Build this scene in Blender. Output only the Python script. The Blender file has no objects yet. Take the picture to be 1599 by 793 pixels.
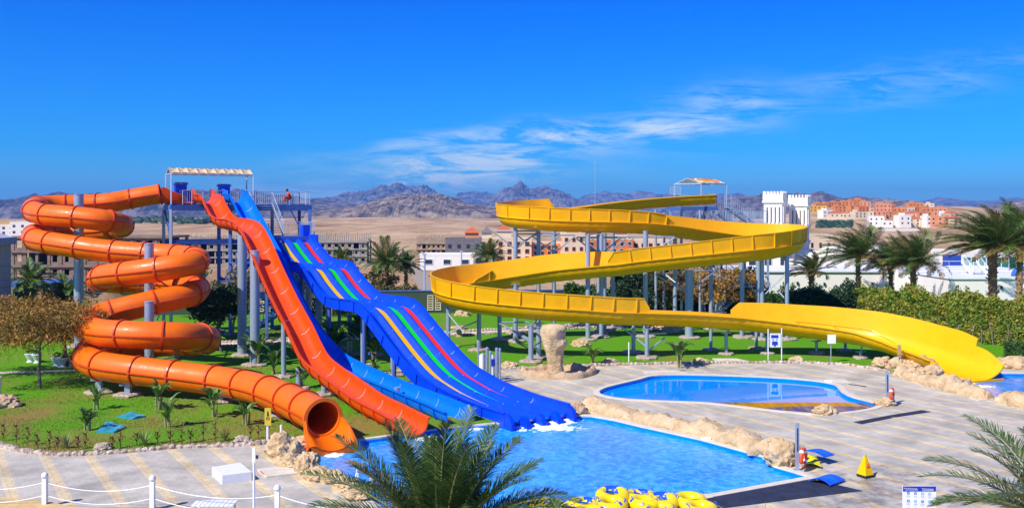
import bpy, math, random
import numpy as np
from mathutils import Vector, Matrix, noise
R = math.radians
rnd = random.Random(7)
S = bpy.context.scene
COL = S.collection

# ------------------------------------------------------------------ camera
FPX, CX, YH, EYE = 1500.0, 799.5, 330.0, 10.0
cam = bpy.data.cameras.new('camera'); camo = bpy.data.objects.new('camera', cam)
COL.objects.link(camo); S.camera = camo
camo.location = (0, 0, EYE); camo.rotation_euler = (R(90), 0, 0)
cam.sensor_width = 36; cam.lens = 36 * FPX / 1599; cam.shift_y = -(396.5 - YH) / 1599
cam.clip_start = 0.3; cam.clip_end = 60000

# ------------------------------------------------------------------ light
SUN_DIR = Vector((0.73, 0.66, -0.96)).normalized()      # the way the light travels
sun_el = math.asin(-SUN_DIR.z)
to_sun = -SUN_DIR
sun = bpy.data.lights.new('sun', 'SUN'); suno = bpy.data.objects.new('sun', sun); COL.objects.link(suno)
sun.energy = 5.0; sun.angle = R(0.53); sun.color = (1.0, 0.95, 0.86)
suno.rotation_euler = SUN_DIR.to_track_quat('-Z', 'Y').to_euler(); suno.location = (0, 0, 60)

W = bpy.data.worlds.new('World'); S.world = W; W.use_nodes = True
nt = W.node_tree; nt.nodes.clear()
def N(t, typ, **kw):
    n = t.nodes.new(typ)
    for k, v in kw.items(): setattr(n, k, v)
    return n
sky = N(nt, 'ShaderNodeTexSky', sky_type='NISHITA')
sky.sun_disc = False; sky.sun_elevation = sun_el; sky.sun_rotation = math.atan2(to_sun.x, to_sun.y)
sky.air_density = 1.0; sky.dust_density = 0.3; sky.ozone_density = 2.0; sky.altitude = 100
def world_nodes():
    L = nt.links
    hs = N(nt, 'ShaderNodeHueSaturation'); hs.inputs['Saturation'].default_value = 1.10; hs.inputs['Value'].default_value = 1.0
    L.new(sky.outputs[0], hs.inputs['Color'])
    mul = N(nt, 'ShaderNodeMix', data_type='RGBA', blend_type='MULTIPLY'); mul.inputs[0].default_value = 1
    L.new(hs.outputs[0], mul.inputs[6])
    tc = N(nt, 'ShaderNodeTexCoord'); sp = N(nt, 'ShaderNodeSeparateXYZ'); L.new(tc.outputs['Generated'], sp.inputs[0])
    def M(op, a, b=None, c=None, clamp=False):
        m = N(nt, 'ShaderNodeMath', operation=op); m.use_clamp = clamp
        for i, v in enumerate((a, b, c)):
            if v is None: continue
            if isinstance(v, (int, float)): m.inputs[i].default_value = v
            else: L.new(v, m.inputs[i])
        return m.outputs[0]
    rp = N(nt, 'ShaderNodeValToRGB'); L.new(M('MULTIPLY', sp.outputs[2], 4.0, clamp=True), rp.inputs[0])
    e = rp.color_ramp.elements
    e[0].position = 0.0; e[0].color = (0.42, 1.10, 2.0, 1); e[1].position = 0.88; e[1].color = SKY_TOP
    k = e.new(0.25); k.color = (0.08, 0.86, 2.05, 1)
    L.new(rp.outputs[0], mul.inputs[7])
    # thin wind-drawn cirrus, lying along one long low streak of the sky
    y = M('MAXIMUM', sp.outputs[1], 0.05)
    u = M('DIVIDE', sp.outputs[0], y); v = M('DIVIDE', sp.outputs[2], y)
    cb = N(nt, 'ShaderNodeCombineXYZ'); L.new(u, cb.inputs[0]); L.new(v, cb.inputs[1])
    mp = N(nt, 'ShaderNodeMapping'); L.new(cb.outputs[0], mp.inputs[0])
    mp.inputs['Rotation'].default_value = (0, 0, R(-7)); mp.inputs['Scale'].default_value = (7, 42, 1)
    n1 = N(nt, 'ShaderNodeTexNoise'); L.new(mp.outputs[0], n1.inputs[0])
    n1.inputs['Scale'].default_value = 1.35; n1.inputs['Detail'].default_value = 12; n1.inputs['Roughness'].default_value = 0.70
    n1.inputs['Distortion'].default_value = 0.5
    mp2 = N(nt, 'ShaderNodeMapping'); L.new(cb.outputs[0], mp2.inputs[0])
    mp2.inputs['Rotation'].default_value = (0, 0, R(-8)); mp2.inputs['Scale'].default_value = (6, 16, 1)
    mp2.inputs['Location'].default_value = (3.3, 1.7, 0)
    n2 = N(nt, 'ShaderNodeTexNoise'); L.new(mp2.outputs[0], n2.inputs[0]); n2.inputs['Scale'].default_value = 1.0
    n2.inputs['Detail'].default_value = 2
    # blobs of cloud in (u, v)
    tot = None
    for (cu, cv, ru, rv, w) in ((-0.07, 0.040, .17, .020, 2.8), (-0.085, 0.072, .075, .010, 1.1), (0.055, 0.076, .085, .014, 1.3),
                                (0.15, 0.087, .06, .008, .8), (0.27, 0.118, .10, .019, .95), (0.33, 0.133, .07, .007, .6), (0.23, 0.093, .08, .008, .35), (0.46, 0.142, .12, .018, .60)):
        du = M('DIVIDE', M('SUBTRACT', u, cu), ru)
        dv = M('DIVIDE', M('SUBTRACT', M('SUBTRACT', v, cv), M('MULTIPLY', M('SUBTRACT', u, cu), 0.13)), rv)
        r2 = M('ADD', M('MULTIPLY', du, du), M('MULTIPLY', dv, dv))
        g = M('MULTIPLY', M('EXPONENT', M('MULTIPLY', r2, -0.9)), w)
        tot = g if tot is None else M('ADD', tot, g)
    a = M('MULTIPLY', M('SUBTRACT', n1.outputs[0], 0.43), 5.5, clamp=True)
    b = M('ADD', M('MULTIPLY', M('SUBTRACT', n2.outputs[0], 0.36), 3.0, clamp=True), 0.18, clamp=True)
    dens = M('MULTIPLY', M('MULTIPLY', M('MULTIPLY', a, b), tot), 1.0, clamp=True)
    mx = N(nt, 'ShaderNodeMix', data_type='RGBA'); L.new(dens, mx.inputs[0]); L.new(mul.outputs[2], mx.inputs[6])
    mx.inputs[7].default_value = (8.0, 10.4, 12.4, 1)
    bg = N(nt, 'ShaderNodeBackground'); bg.inputs[1].default_value = 0.067; L.new(mx.outputs[2], bg.inputs[0])
    o = N(nt, 'ShaderNodeOutputWorld'); L.new(bg.outputs[0], o.inputs[0])
SKY_TOP = (0.0, 0.64, 2.2, 1)
world_nodes()
S.view_settings.view_transform = 'Standard'; S.view_settings.look = 'None'
S.view_settings.exposure = 0.30; S.view_settings.gamma = 1.0
S.cycles.max_bounces = 6; S.cycles.diffuse_bounces = 3; S.cycles.glossy_bounces = 3; S.cycles.transparent_max_bounces = 8
S.cycles.volume_bounces = 0; S.cycles.sample_clamp_indirect = 4
try: S.cycles.use_denoising = True
except Exception: pass

# ------------------------------------------------------------------ helpers
def P(px, py, D):
    """a point of the place, seen at photo pixel (px, py), D metres in front of the viewpoint"""
    return Vector(((px - CX) / FPX * D, D, EYE - (py - YH) / FPX * D))
def G(px, py, z=0.0):
    return P(px, py, (EYE - z) * FPX / (py - YH))
DV = Vector((0.525, -0.851, 0)).normalized()      # the direction the slides and the paving run
NV = Vector((0.851, 0.525, 0)).normalized()
UP = Vector((0, 0, 1))

MATS = {}
def mat(name, col, rough=0.6, var=0.12, scale=3.0, bump=0.0, bscale=None, metal=0.0, coat=0.0, spec=0.5, detail=5,
        island=0.0, trans=0.0, col2=None, coords='Object', stretch=(1, 1, 1), thr=None, wear=0.0):
    if name in MATS: return MATS[name]
    m = bpy.data.materials.new(name); m.use_nodes = True; t = m.node_tree; L = t.links
    b = t.nodes['Principled BSDF']; out = t.nodes['Material Output']
    b.inputs['Roughness'].default_value = rough; b.inputs['Metallic'].default_value = metal
    b.inputs['Specular IOR Level'].default_value = spec
    if coat: b.inputs['Coat Weight'].default_value = coat; b.inputs['Coat Roughness'].default_value = 0.12
    tc = N(t, 'ShaderNodeTexCoord'); mp = N(t, 'ShaderNodeMapping'); L.new(tc.outputs[coords], mp.inputs[0])
    mp.inputs['Scale'].default_value = stretch
    nz = N(t, 'ShaderNodeTexNoise'); nz.inputs['Scale'].default_value = scale; nz.inputs['Detail'].default_value = detail
    nz.inputs['Roughness'].default_value = 0.6; L.new(mp.outputs[0], nz.inputs[0])
    rp = N(t, 'ShaderNodeValToRGB'); L.new(nz.outputs[0], rp.inputs[0])
    lo, hi = thr or (0.32, 0.68)
    rp.color_ramp.elements[0].position = lo; rp.color_ramp.elements[1].position = hi
    c2 = col2 or tuple(min(1, c * (1 + var)) for c in col)
    c1 = col if col2 else tuple(c * (1 - var) for c in col)
    rp.color_ramp.elements[0].color = (*c1, 1); rp.color_ramp.elements[1].color = (*c2, 1)
    cur = rp.outputs[0]
    if island:
        g = N(t, 'ShaderNodeNewGeometry'); h = N(t, 'ShaderNodeHueSaturation')
        mr = N(t, 'ShaderNodeMapRange'); L.new(g.outputs['Random Per Island'], mr.inputs[0])
        mr.inputs[3].default_value = 1 - island; mr.inputs[4].default_value = 1 + island
        L.new(mr.outputs[0], h.inputs['Value'])
        mr2 = N(t, 'ShaderNodeMapRange'); L.new(g.outputs['Random Per Island'], mr2.inputs[0])
        mr2.inputs[3].default_value = 0.5 + 0.03 * island; mr2.inputs[4].default_value = 0.5 - 0.05 * island
        L.new(mr2.outputs[0], h.inputs['Hue'])
        L.new(cur, h.inputs['Color']); cur = h.outputs[0]
    if wear:                                                             # faded patches, scuffs and dried water streaks
        w1 = N(t, 'ShaderNodeTexNoise'); w1.inputs['Scale'].default_value = 2.3; w1.inputs['Detail'].default_value = 11; w1.inputs['Roughness'].default_value = 0.72; L.new(tc.outputs[coords], w1.inputs[0])
        r1 = N(t, 'ShaderNodeMapRange'); L.new(w1.outputs[0], r1.inputs[0]); r1.inputs[1].default_value = .35; r1.inputs[2].default_value = .62; r1.inputs[3].default_value = 1 - wear; r1.inputs[4].default_value = 1.0
        mw = N(t, 'ShaderNodeMix', data_type='RGBA', blend_type='MULTIPLY'); mw.inputs[0].default_value = 1; L.new(cur, mw.inputs[6]); L.new(r1.outputs[0], mw.inputs[7]); cur = mw.outputs[2]
        r2 = N(t, 'ShaderNodeMapRange'); L.new(w1.outputs[0], r2.inputs[0]); r2.inputs[1].default_value = .35; r2.inputs[2].default_value = .65; r2.inputs[3].default_value = rough + .22; r2.inputs[4].default_value = rough - .04; L.new(r2.outputs[0], b.inputs['Roughness'])
    L.new(cur, b.inputs['Base Color'])
    if bump:
        nb = N(t, 'ShaderNodeTexNoise'); nb.inputs['Scale'].default_value = bscale or scale * 3; nb.inputs['Detail'].default_value = 6
        L.new(mp.outputs[0], nb.inputs[0])
        bp = N(t, 'ShaderNodeBump'); bp.inputs['Strength'].default_value = min(1, bump); bp.inputs['Distance'].default_value = 0.15 * bump
        L.new(nb.outputs[0], bp.inputs['Height']); L.new(bp.outputs[0], b.inputs['Normal'])
    if trans:
        tr = N(t, 'ShaderNodeBsdfTranslucent'); ms = N(t, 'ShaderNodeMixShader'); ms.inputs[0].default_value = trans
        L.new(cur, tr.inputs[0]); L.new(b.outputs[0], ms.inputs[1]); L.new(tr.outputs[0], ms.inputs[2]); L.new(ms.outputs[0], out.inputs[0])
    MATS[name] = m
    return m

ORG = {}
def tag(o, label=None, cat=None, group=None, kind=None):
    if label: o['label'] = label
    if cat: o['category'] = cat
    if group: o['group'] = group
    if kind: o['kind'] = kind
    return o
def thing(name, label, cat, loc, group=None, rz=0.0):
    o = bpy.data.objects.new(name, None); COL.objects.link(o); o.location = loc; o.rotation_euler = (0, 0, rz)
    o.empty_display_size = 0.3
    ORG[o.name] = Vector(loc)
    return tag(o, label, cat, group)
def copy_tree(o, parent=None):
    c = o.copy(); COL.objects.link(c); c.parent = parent
    for ch in [x for x in o.children]: copy_tree(ch, c)
    return c

class MB:
    def __init__(s): s.v = []; s.f = []; s.m = []
    def add(s, vs, fs, mi=0):
        k = len(s.v); s.v.extend([tuple(x) for x in vs]); s.f.extend([tuple(i + k for i in f) for f in fs])
        s.m.extend([mi] * len(fs)); return s
    def box(s, c, size, rz=0.0, mi=0, taper=1.0):
        c = Vector(c); a, b, h = size[0] / 2, size[1] / 2, size[2] / 2
        ca, sa = math.cos(rz), math.sin(rz); vs = []
        for z in (-h, h):
            k = taper if z > 0 else 1
            for x, y in ((-a, -b), (a, -b), (a, b), (-a, b)):
                x *= k; y *= k
                vs.append((c.x + x * ca - y * sa, c.y + x * sa + y * ca, c.z + z))
        return s.add(vs, [(3, 2, 1, 0), (4, 5, 6, 7), (0, 1, 5, 4), (1, 2, 6, 5), (2, 3, 7, 6), (3, 0, 4, 7)], mi)
    def obox(s, o, u, v, w, mi=0):
        """a box from corner o with edge vectors u, v, w"""
        o, u, v, w = map(Vector, (o, u, v, w))
        vs = [o, o + u, o + u + v, o + v, o + w, o + u + w, o + u + v + w, o + v + w]
        f = [(3, 2, 1, 0), (4, 5, 6, 7), (0, 1, 5, 4), (1, 2, 6, 5), (2, 3, 7, 6), (3, 0, 4, 7)]
        if u.cross(v).dot(w) < 0: f = [tuple(reversed(q)) for q in f]
        return s.add(vs, f, mi)
    def bar(s, a, b, w, h=None, mi=0):
        a, b = Vector(a), Vector(b); h = h or w; t = (b - a)
        if t.length < 1e-6: return s
        t.normalize(); x = t.cross(UP)
        if x.length < 1e-3: x = Vector((1, 0, 0))
        x.normalize(); y = x.cross(t).normalized()
        return s.obox(a - x * w / 2 - y * h / 2, x * w, y * h, b - a, mi)
    def tube(s, pts, r, seg=8, mi=0, cap=True, closed=False):
        pts = [Vector(p) for p in pts]; n = len(pts); vs = []; prev = None
        for i, p in enumerate(pts):
            a = pts[(i - 1) % n] if closed or i else p; b = pts[(i + 1) % n] if closed or i < n - 1 else p
            t = (b - a).normalized()
            if prev is None:
                x = t.cross(UP)
                if x.length < 1e-3: x = Vector((1, 0, 0))
            else: x = prev - t * prev.dot(t)
            x.normalize(); prev = x; y = t.cross(x)
            rr = r[i] if isinstance(r, (list, tuple)) else r
            for k in range(seg):
                q = 2 * math.pi * k / seg
                vs.append(p + x * rr * math.cos(q) + y * rr * math.sin(q))
        fs = []
        for i in range(n if closed else n - 1):
            j = (i + 1) % n
            for k in range(seg):
                l = (k + 1) % seg
                fs.append((i * seg + k, i * seg + l, j * seg + l, j * seg + k))
        if cap and not closed:
            fs.append(tuple(range(seg - 1, -1, -1))); fs.append(tuple((n - 1) * seg + k for k in range(seg)))
        return s.add(vs, fs, mi)
    def lathe(s, c, prof, seg=20, mi=0, sx=1, sy=1):
        c = Vector(c); vs = []; fs = []
        for r, z in prof:
            for k in range(seg):
                q = 2 * math.pi * k / seg; vs.append((c.x + r * sx * math.cos(q), c.y + r * sy * math.sin(q), c.z + z))
        for i in range(len(prof) - 1):
            for k in range(seg):
                l = (k + 1) % seg; fs.append((i * seg + k, i * seg + l, (i + 1) * seg + l, (i + 1) * seg + k))
        fs.append(tuple(range(seg - 1, -1, -1))); fs.append(tuple((len(prof) - 1) * seg + k for k in range(seg)))
        return s.add(vs, fs, mi)
    def torus(s, c, Rr, r, seg=32, sg=12, mi=0, rot=None, zs=1.0):
        c = Vector(c); vs = []; fs = []
        for i in range(seg):
            a = 2 * math.pi * i / seg
            for k in range(sg):
                q = 2 * math.pi * k / sg
                p = Vector(((Rr + r * math.cos(q)) * math.cos(a), (Rr + r * math.cos(q)) * math.sin(a), r * math.sin(q) * zs))
                if rot is not None: p = rot @ p
                vs.append(c + p)
        for i in range(seg):
            for k in range(sg):
                j = (i + 1) % seg; l = (k + 1) % sg
                fs.append((i * sg + k, j * sg + k, j * sg + l, i * sg + l))
        return s.add(vs, fs, mi)
    def sweep(s, frames, profs, mi=0, mis=None, cap=True):
        """frames: (pos, right, up); profs: one closed profile per frame, points (across, up)"""
        n = len(profs[0]); vs = []
        for (p, x, y), pr in zip(frames, profs):
            for a, b in pr: vs.append(p + x * a + y * b)
        k0 = len(s.v); s.v.extend([tuple(q) for q in vs])
        for i in range(len(frames) - 1):
            for k in range(n):
                l = (k + 1) % n
                s.f.append((k0 + i * n + k, k0 + (i + 1) * n + k, k0 + (i + 1) * n + l, k0 + i * n + l))
                s.m.append(mis[k] if mis else mi)
        if cap:
            s.f.append(tuple(k0 + k for k in range(n))); s.m.append(mi)
            s.f.append(tuple(k0 + (len(frames) - 1) * n + k for k in range(n - 1, -1, -1))); s.m.append(mi)
        return s
    def build(s, name, mats, parent=None, smooth=False, angle=None, root=None):
        me = bpy.data.meshes.new(name)
        if parent is not None:
            r = parent
            while r.parent is not None: r = r.parent
            o0 = ORG.get(r.name, Vector((0, 0, 0)))
        else:
            a = np.array(s.v); lo = a.min(0); hi = a.max(0); o0 = Vector(((lo[0] + hi[0]) / 2, (lo[1] + hi[1]) / 2, lo[2]))
            if root is not None: o0 = Vector(root)
        a = np.array(s.v, dtype=float) - np.array(o0)
        me.from_pydata([tuple(q) for q in a], [], s.f)
        if not isinstance(mats, (list, tuple)): mats = [mats]
        for q in mats: me.materials.append(q)
        if len(mats) > 1: me.polygons.foreach_set('material_index', s.m)
        if smooth or angle:
            me.polygons.foreach_set('use_smooth', [True] * len(me.polygons))
            if angle: me.set_sharp_from_angle(angle=R(angle))
        me.update()
        o = bpy.data.objects.new(name, me); COL.objects.link(o)
        if parent is not None: o.parent = parent
        else: o.location = o0
        ORG[o.name] = o0
        return o

def catmull(pts, step, closed=False):
    """even resampling of a smooth curve through the points (vectors of any length)"""
    P0 = [np.array(p, float) for p in pts]; n = len(P0); out = []
    rng = n if closed else n - 1
    for i in range(rng):
        if closed: a, b, c, d = P0[i - 1], P0[i], P0[(i + 1) % n], P0[(i + 2) % n]
        else:
            b, c = P0[i], P0[i + 1]; a = P0[i - 1] if i else 2 * b - c; d = P0[i + 2] if i + 2 < n else 2 * c - b
        for k in range(24):
            t = k / 24.0
            out.append(0.5 * ((2 * b) + (-a + c) * t + (2 * a - 5 * b + 4 * c - d) * t * t + (-a + 3 * b - 3 * c + d) * t ** 3))
    if not closed: out.append(P0[-1])
    else: out.append(out[0])
    A = np.array(out); seg = np.linalg.norm(np.diff(A[:, :3] if A.shape[1] > 3 else A, axis=0), axis=1); s = np.concatenate([[0], np.cumsum(seg)])
    m = max(2, int(round(s[-1] / step)) + 1); q = np.linspace(0, s[-1], m)
    B = np.stack([np.interp(q, s, A[:, k]) for k in range(A.shape[1])], 1)
    if closed: B = B[:-1]
    return B
def frames_of(B, keep_level=True):
    fr = []; n = len(B)
    for i in range(n):
        a = B[max(0, i - 1)]; b = B[min(n - 1, i + 1)]
        t = Vector(b[:3]) - Vector(a[:3]); t.normalize()
        x = t.cross(UP); x.normalize(); y = x.cross(t).normalized()
        fr.append((Vector(B[i][:3]), x, y))
    return fr
def sstep(x): x = max(0, min(1, x)); return x * x * (3 - 2 * x)
def pw(x, pts):
    return float(np.interp(x, [p[0] for p in pts], [p[1] for p in pts]))

def tz(x, y):
    """height of the land beyond the park"""
    d = math.hypot(x, y)
    z = pw(d, ((0, -2.6), (97, -2.6), (112, -1.2), (130, -2.5), (190, -6), (360, -6), (620, -5), (1000, -3), (1500, -0.4), (2600, -14), (9000, -60)))
    if y > 250:
        az = x / y
        h = pw(y, ((560, 0), (720, 2.6), (860, 7.2), (980, 11.6), (1080, 17), (1300, 13), (1700, 4), (2300, 0)))
        z += h * sstep((az - 0.265) / 0.04) * (1 - sstep((az - 0.47) / 0.10))
        if y > 700:
            z += (noise.noise(Vector((x / 140, y / 260, 3))) * 2.6 + noise.noise(Vector((x / 50, y / 90, 8))) * 0.8) * sstep((y - 700) / 300)
    return z

def fill_sheet(name, loops, z, material, kind='structure', thick=0.0):
    """a flat sheet: first loop outside, further loops are holes"""
    cu = bpy.data.curves.new(name, 'CURVE'); cu.dimensions = '2D'; cu.fill_mode = 'BOTH'
    if thick: cu.extrude = thick / 2
    for lp in loops:
        sp = cu.splines.new('POLY'); sp.points.add(len(lp) - 1); sp.use_cyclic_u = True
        for i, p in enumerate(lp): sp.points[i].co = (p[0], p[1], 0, 1)
    tmp = bpy.data.objects.new('tmp', cu); COL.objects.link(tmp)
    dg = bpy.context.evaluated_depsgraph_get()
    me = bpy.data.meshes.new_from_object(tmp.evaluated_get(dg)); me.name = name
    bpy.data.objects.remove(tmp); bpy.data.curves.remove(cu)
    me.materials.clear(); me.materials.append(material)
    o = bpy.data.objects.new(name, me); COL.objects.link(o); o.location = (0, 0, z)
    if kind: o['kind'] = kind
    return o
def offset_loop(lp, d):
    """offset of a closed counter-clockwise loop; positive = outwards"""
    A = np.array([(p[0], p[1]) for p in lp]); area = 0.5 * np.sum(A[:, 0] * np.roll(A[:, 1], -1) - np.roll(A[:, 0], -1) * A[:, 1])
    t = np.roll(A, -1, 0) - np.roll(A, 1, 0); t /= np.linalg.norm(t, axis=1)[:, None]
    nn = np.stack([t[:, 1], -t[:, 0]], 1) * (1 if area > 0 else -1)
    return A + nn * d
def ring(mb, lo, zo, li, zi, mi=0):
    n = len(lo); vs = [(p[0], p[1], zo) for p in lo] + [(p[0], p[1], zi) for p in li]
    mb.add(vs, [(i, (i + 1) % n, n + (i + 1) % n, n + i) for i in range(n)], mi)
# ------------------------------------------------------------------ materials
M_orange = mat('orange_grp', (0.88, 0.155, 0.001), wear=0.16, rough=0.36, var=0.06, scale=1.2, coat=0.08, spec=0.3)
M_orange_rim = mat('orange_rim', (0.62, 0.055, 0.004), rough=0.4, var=0.1, scale=2)
M_red_o = mat('red_orange_grp', (0.85, 0.074, 0.0005), wear=0.16, rough=0.34, var=0.06, scale=1.5, coat=0.08, spec=0.3)
M_lblue = mat('light_blue_grp', (0.0, 0.17, 0.86), wear=0.18, rough=0.35, var=0.07, scale=1.5, coat=0.1, spec=0.3)
M_blue = mat('deep_blue_grp', (0.0, 0.060, 0.72), wear=0.2, rough=0.36, var=0.12, scale=1.5, coat=0.1, spec=0.3)
M_yellow = mat('yellow_grp', (0.93, 0.465, 0.0), wear=0.09, rough=0.34, var=0.04, scale=1.0, coat=0.08, spec=0.3)
M_syel = mat('yellow_stripe', (0.85, 0.48, 0.0), spec=0.15, rough=0.5, var=0.06)
M_sgreen = mat('green_stripe', (0.01, 0.66, 0.01), spec=0.15, rough=0.5, var=0.06)
M_sred = mat('red_stripe', (0.85, 0.035, 0.0), spec=0.15, rough=0.5, var=0.06)
M_seam = mat('pale_sealant', (0.55, 0.60, 0.68), rough=0.5)
M_galv = mat('galvanised_steel', (0.36, 0.43, 0.53), rough=0.42, var=0.14, scale=6, metal=0.35, stretch=(1, 1, 4))
M_bsteel = mat('blue_painted_steel', (0.06, 0.13, 0.42), rough=0.5, var=0.15, scale=3)
M_rail = mat('pale_rail_steel', (0.46, 0.55, 0.66), rough=0.4, var=0.1, metal=0.3)
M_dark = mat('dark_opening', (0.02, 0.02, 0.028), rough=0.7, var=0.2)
M_glass = mat('window_glass', (0.03, 0.05, 0.08), rough=0.12, var=0.2, spec=0.8)
M_white = mat('white_render', (0.80, 0.755, 0.66), rough=0.8, var=0.05, scale=1.2, bump=0.05)
M_wpaint = mat('white_paint', (0.80, 0.80, 0.80), rough=0.45, var=0.05, scale=3)
M_conc = mat('grey_concrete', (0.30, 0.265, 0.225), rough=0.9, var=0.22, scale=1.2, bump=0.2)
M_concd = mat('dark_blockwork', (0.155, 0.15, 0.155), rough=0.9, var=0.2, scale=1.2)
M_rock = mat('sandstone', (0.46, 0.30, 0.145), rough=0.95, var=0.30, scale=1.6, bump=0.9, bscale=6, col2=(0.70, 0.52, 0.30))
M_rock2 = mat('brown_rock', (0.40, 0.24, 0.12), rough=0.95, var=0.3, scale=2.0, bump=0.8, bscale=8, col2=(0.60, 0.44, 0.27))
M_pad = mat('rubble_footing', (0.33, 0.24, 0.17), rough=0.95, var=0.3, scale=5, bump=1.0, bscale=9, col2=(0.58, 0.47, 0.36))
M_timber = mat('tan_fabric', (0.66, 0.46, 0.24), rough=0.9, var=0.16, scale=2)
M_trunk = mat('palm_trunk', (0.36, 0.205, 0.095), rough=0.95, var=0.4, scale=5, bump=0.9, bscale=12, stretch=(1, 1, 2))
M_bark = mat('grey_bark', (0.20, 0.155, 0.12), rough=0.95, var=0.3, scale=6, bump=0.6)
M_palm = mat('palm_leaf', (0.090, 0.170, 0.028), rough=0.5, var=0.3, scale=0.8, island=0.45, trans=0.18)
M_palmy = mat('palm_leaf_dry', (0.26, 0.17, 0.04), rough=0.65, var=0.3, scale=0.8, island=0.4, trans=0.18)
M_palmf = mat('palm_leaf_near', (0.062, 0.125, 0.024), rough=0.45, var=0.35, scale=1.5, island=0.5, trans=0.15)
M_rachis = mat('palm_rib', (0.22, 0.20, 0.06), rough=0.5, var=0.2)
M_hedge = mat('hedge_leaf', (0.11, 0.23, 0.018), rough=0.6, var=0.45, scale=0.9, island=0.5, trans=0.2, col2=(0.34, 0.31, 0.03))
M_bushd = mat('dark_bush_leaf', (0.018, 0.055, 0.014), rough=0.6, var=0.4, scale=0.8, island=0.5, trans=0.1)
M_bushg = mat('green_bush_leaf', (0.05, 0.14, 0.02), rough=0.6, var=0.5, scale=0.7, island=0.5, trans=0.2)
M_autumn = mat('rusty_leaf', (0.36, 0.17, 0.02), rough=0.7, var=0.4, scale=0.8, island=0.5, trans=0.2, col2=(0.36, 0.25, 0.04))
M_golden = mat('golden_leaf', (0.17, 0.15, 0.025), rough=0.7, var=0.4, scale=0.7, island=0.5, trans=0.2, col2=(0.42, 0.22, 0.025))
M_olive = mat('olive_leaf', (0.10, 0.13, 0.035), rough=0.7, var=0.4, scale=0.8, island=0.5, trans=0.15, col2=(0.22, 0.16, 0.04))
M_redleaf = mat('red_brown_leaf', (0.13, 0.03, 0.018), rough=0.6, var=0.4, island=0.5, trans=0.1)
M_banana = mat('broad_leaf', (0.05, 0.16, 0.025), rough=0.45, var=0.4, scale=2.5, island=0.45, trans=0.25, col2=(0.15, 0.24, 0.05))
M_agave = mat('agave_leaf', (0.24, 0.28, 0.08), rough=0.5, var=0.3, island=0.35, trans=0.1)
M_bluemat = mat('blue_foam', (0.004, 0.10, 0.72), rough=0.6, var=0.1)
M_yelmat = mat('yellow_foam', (0.85, 0.72, 0.01), rough=0.6, var=0.1)
M_black = mat('black_rubber', (0.018, 0.024, 0.05), rough=0.8, var=0.45, scale=2.0, bump=0.15)
M_lifering = mat('life_ring_orange', (0.85, 0.09, 0.02), rough=0.5, var=0.06)
M_tan = mat('tan_tiles', (0.62, 0.43, 0.18), rough=0.85, var=0.16, scale=4)

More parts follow.
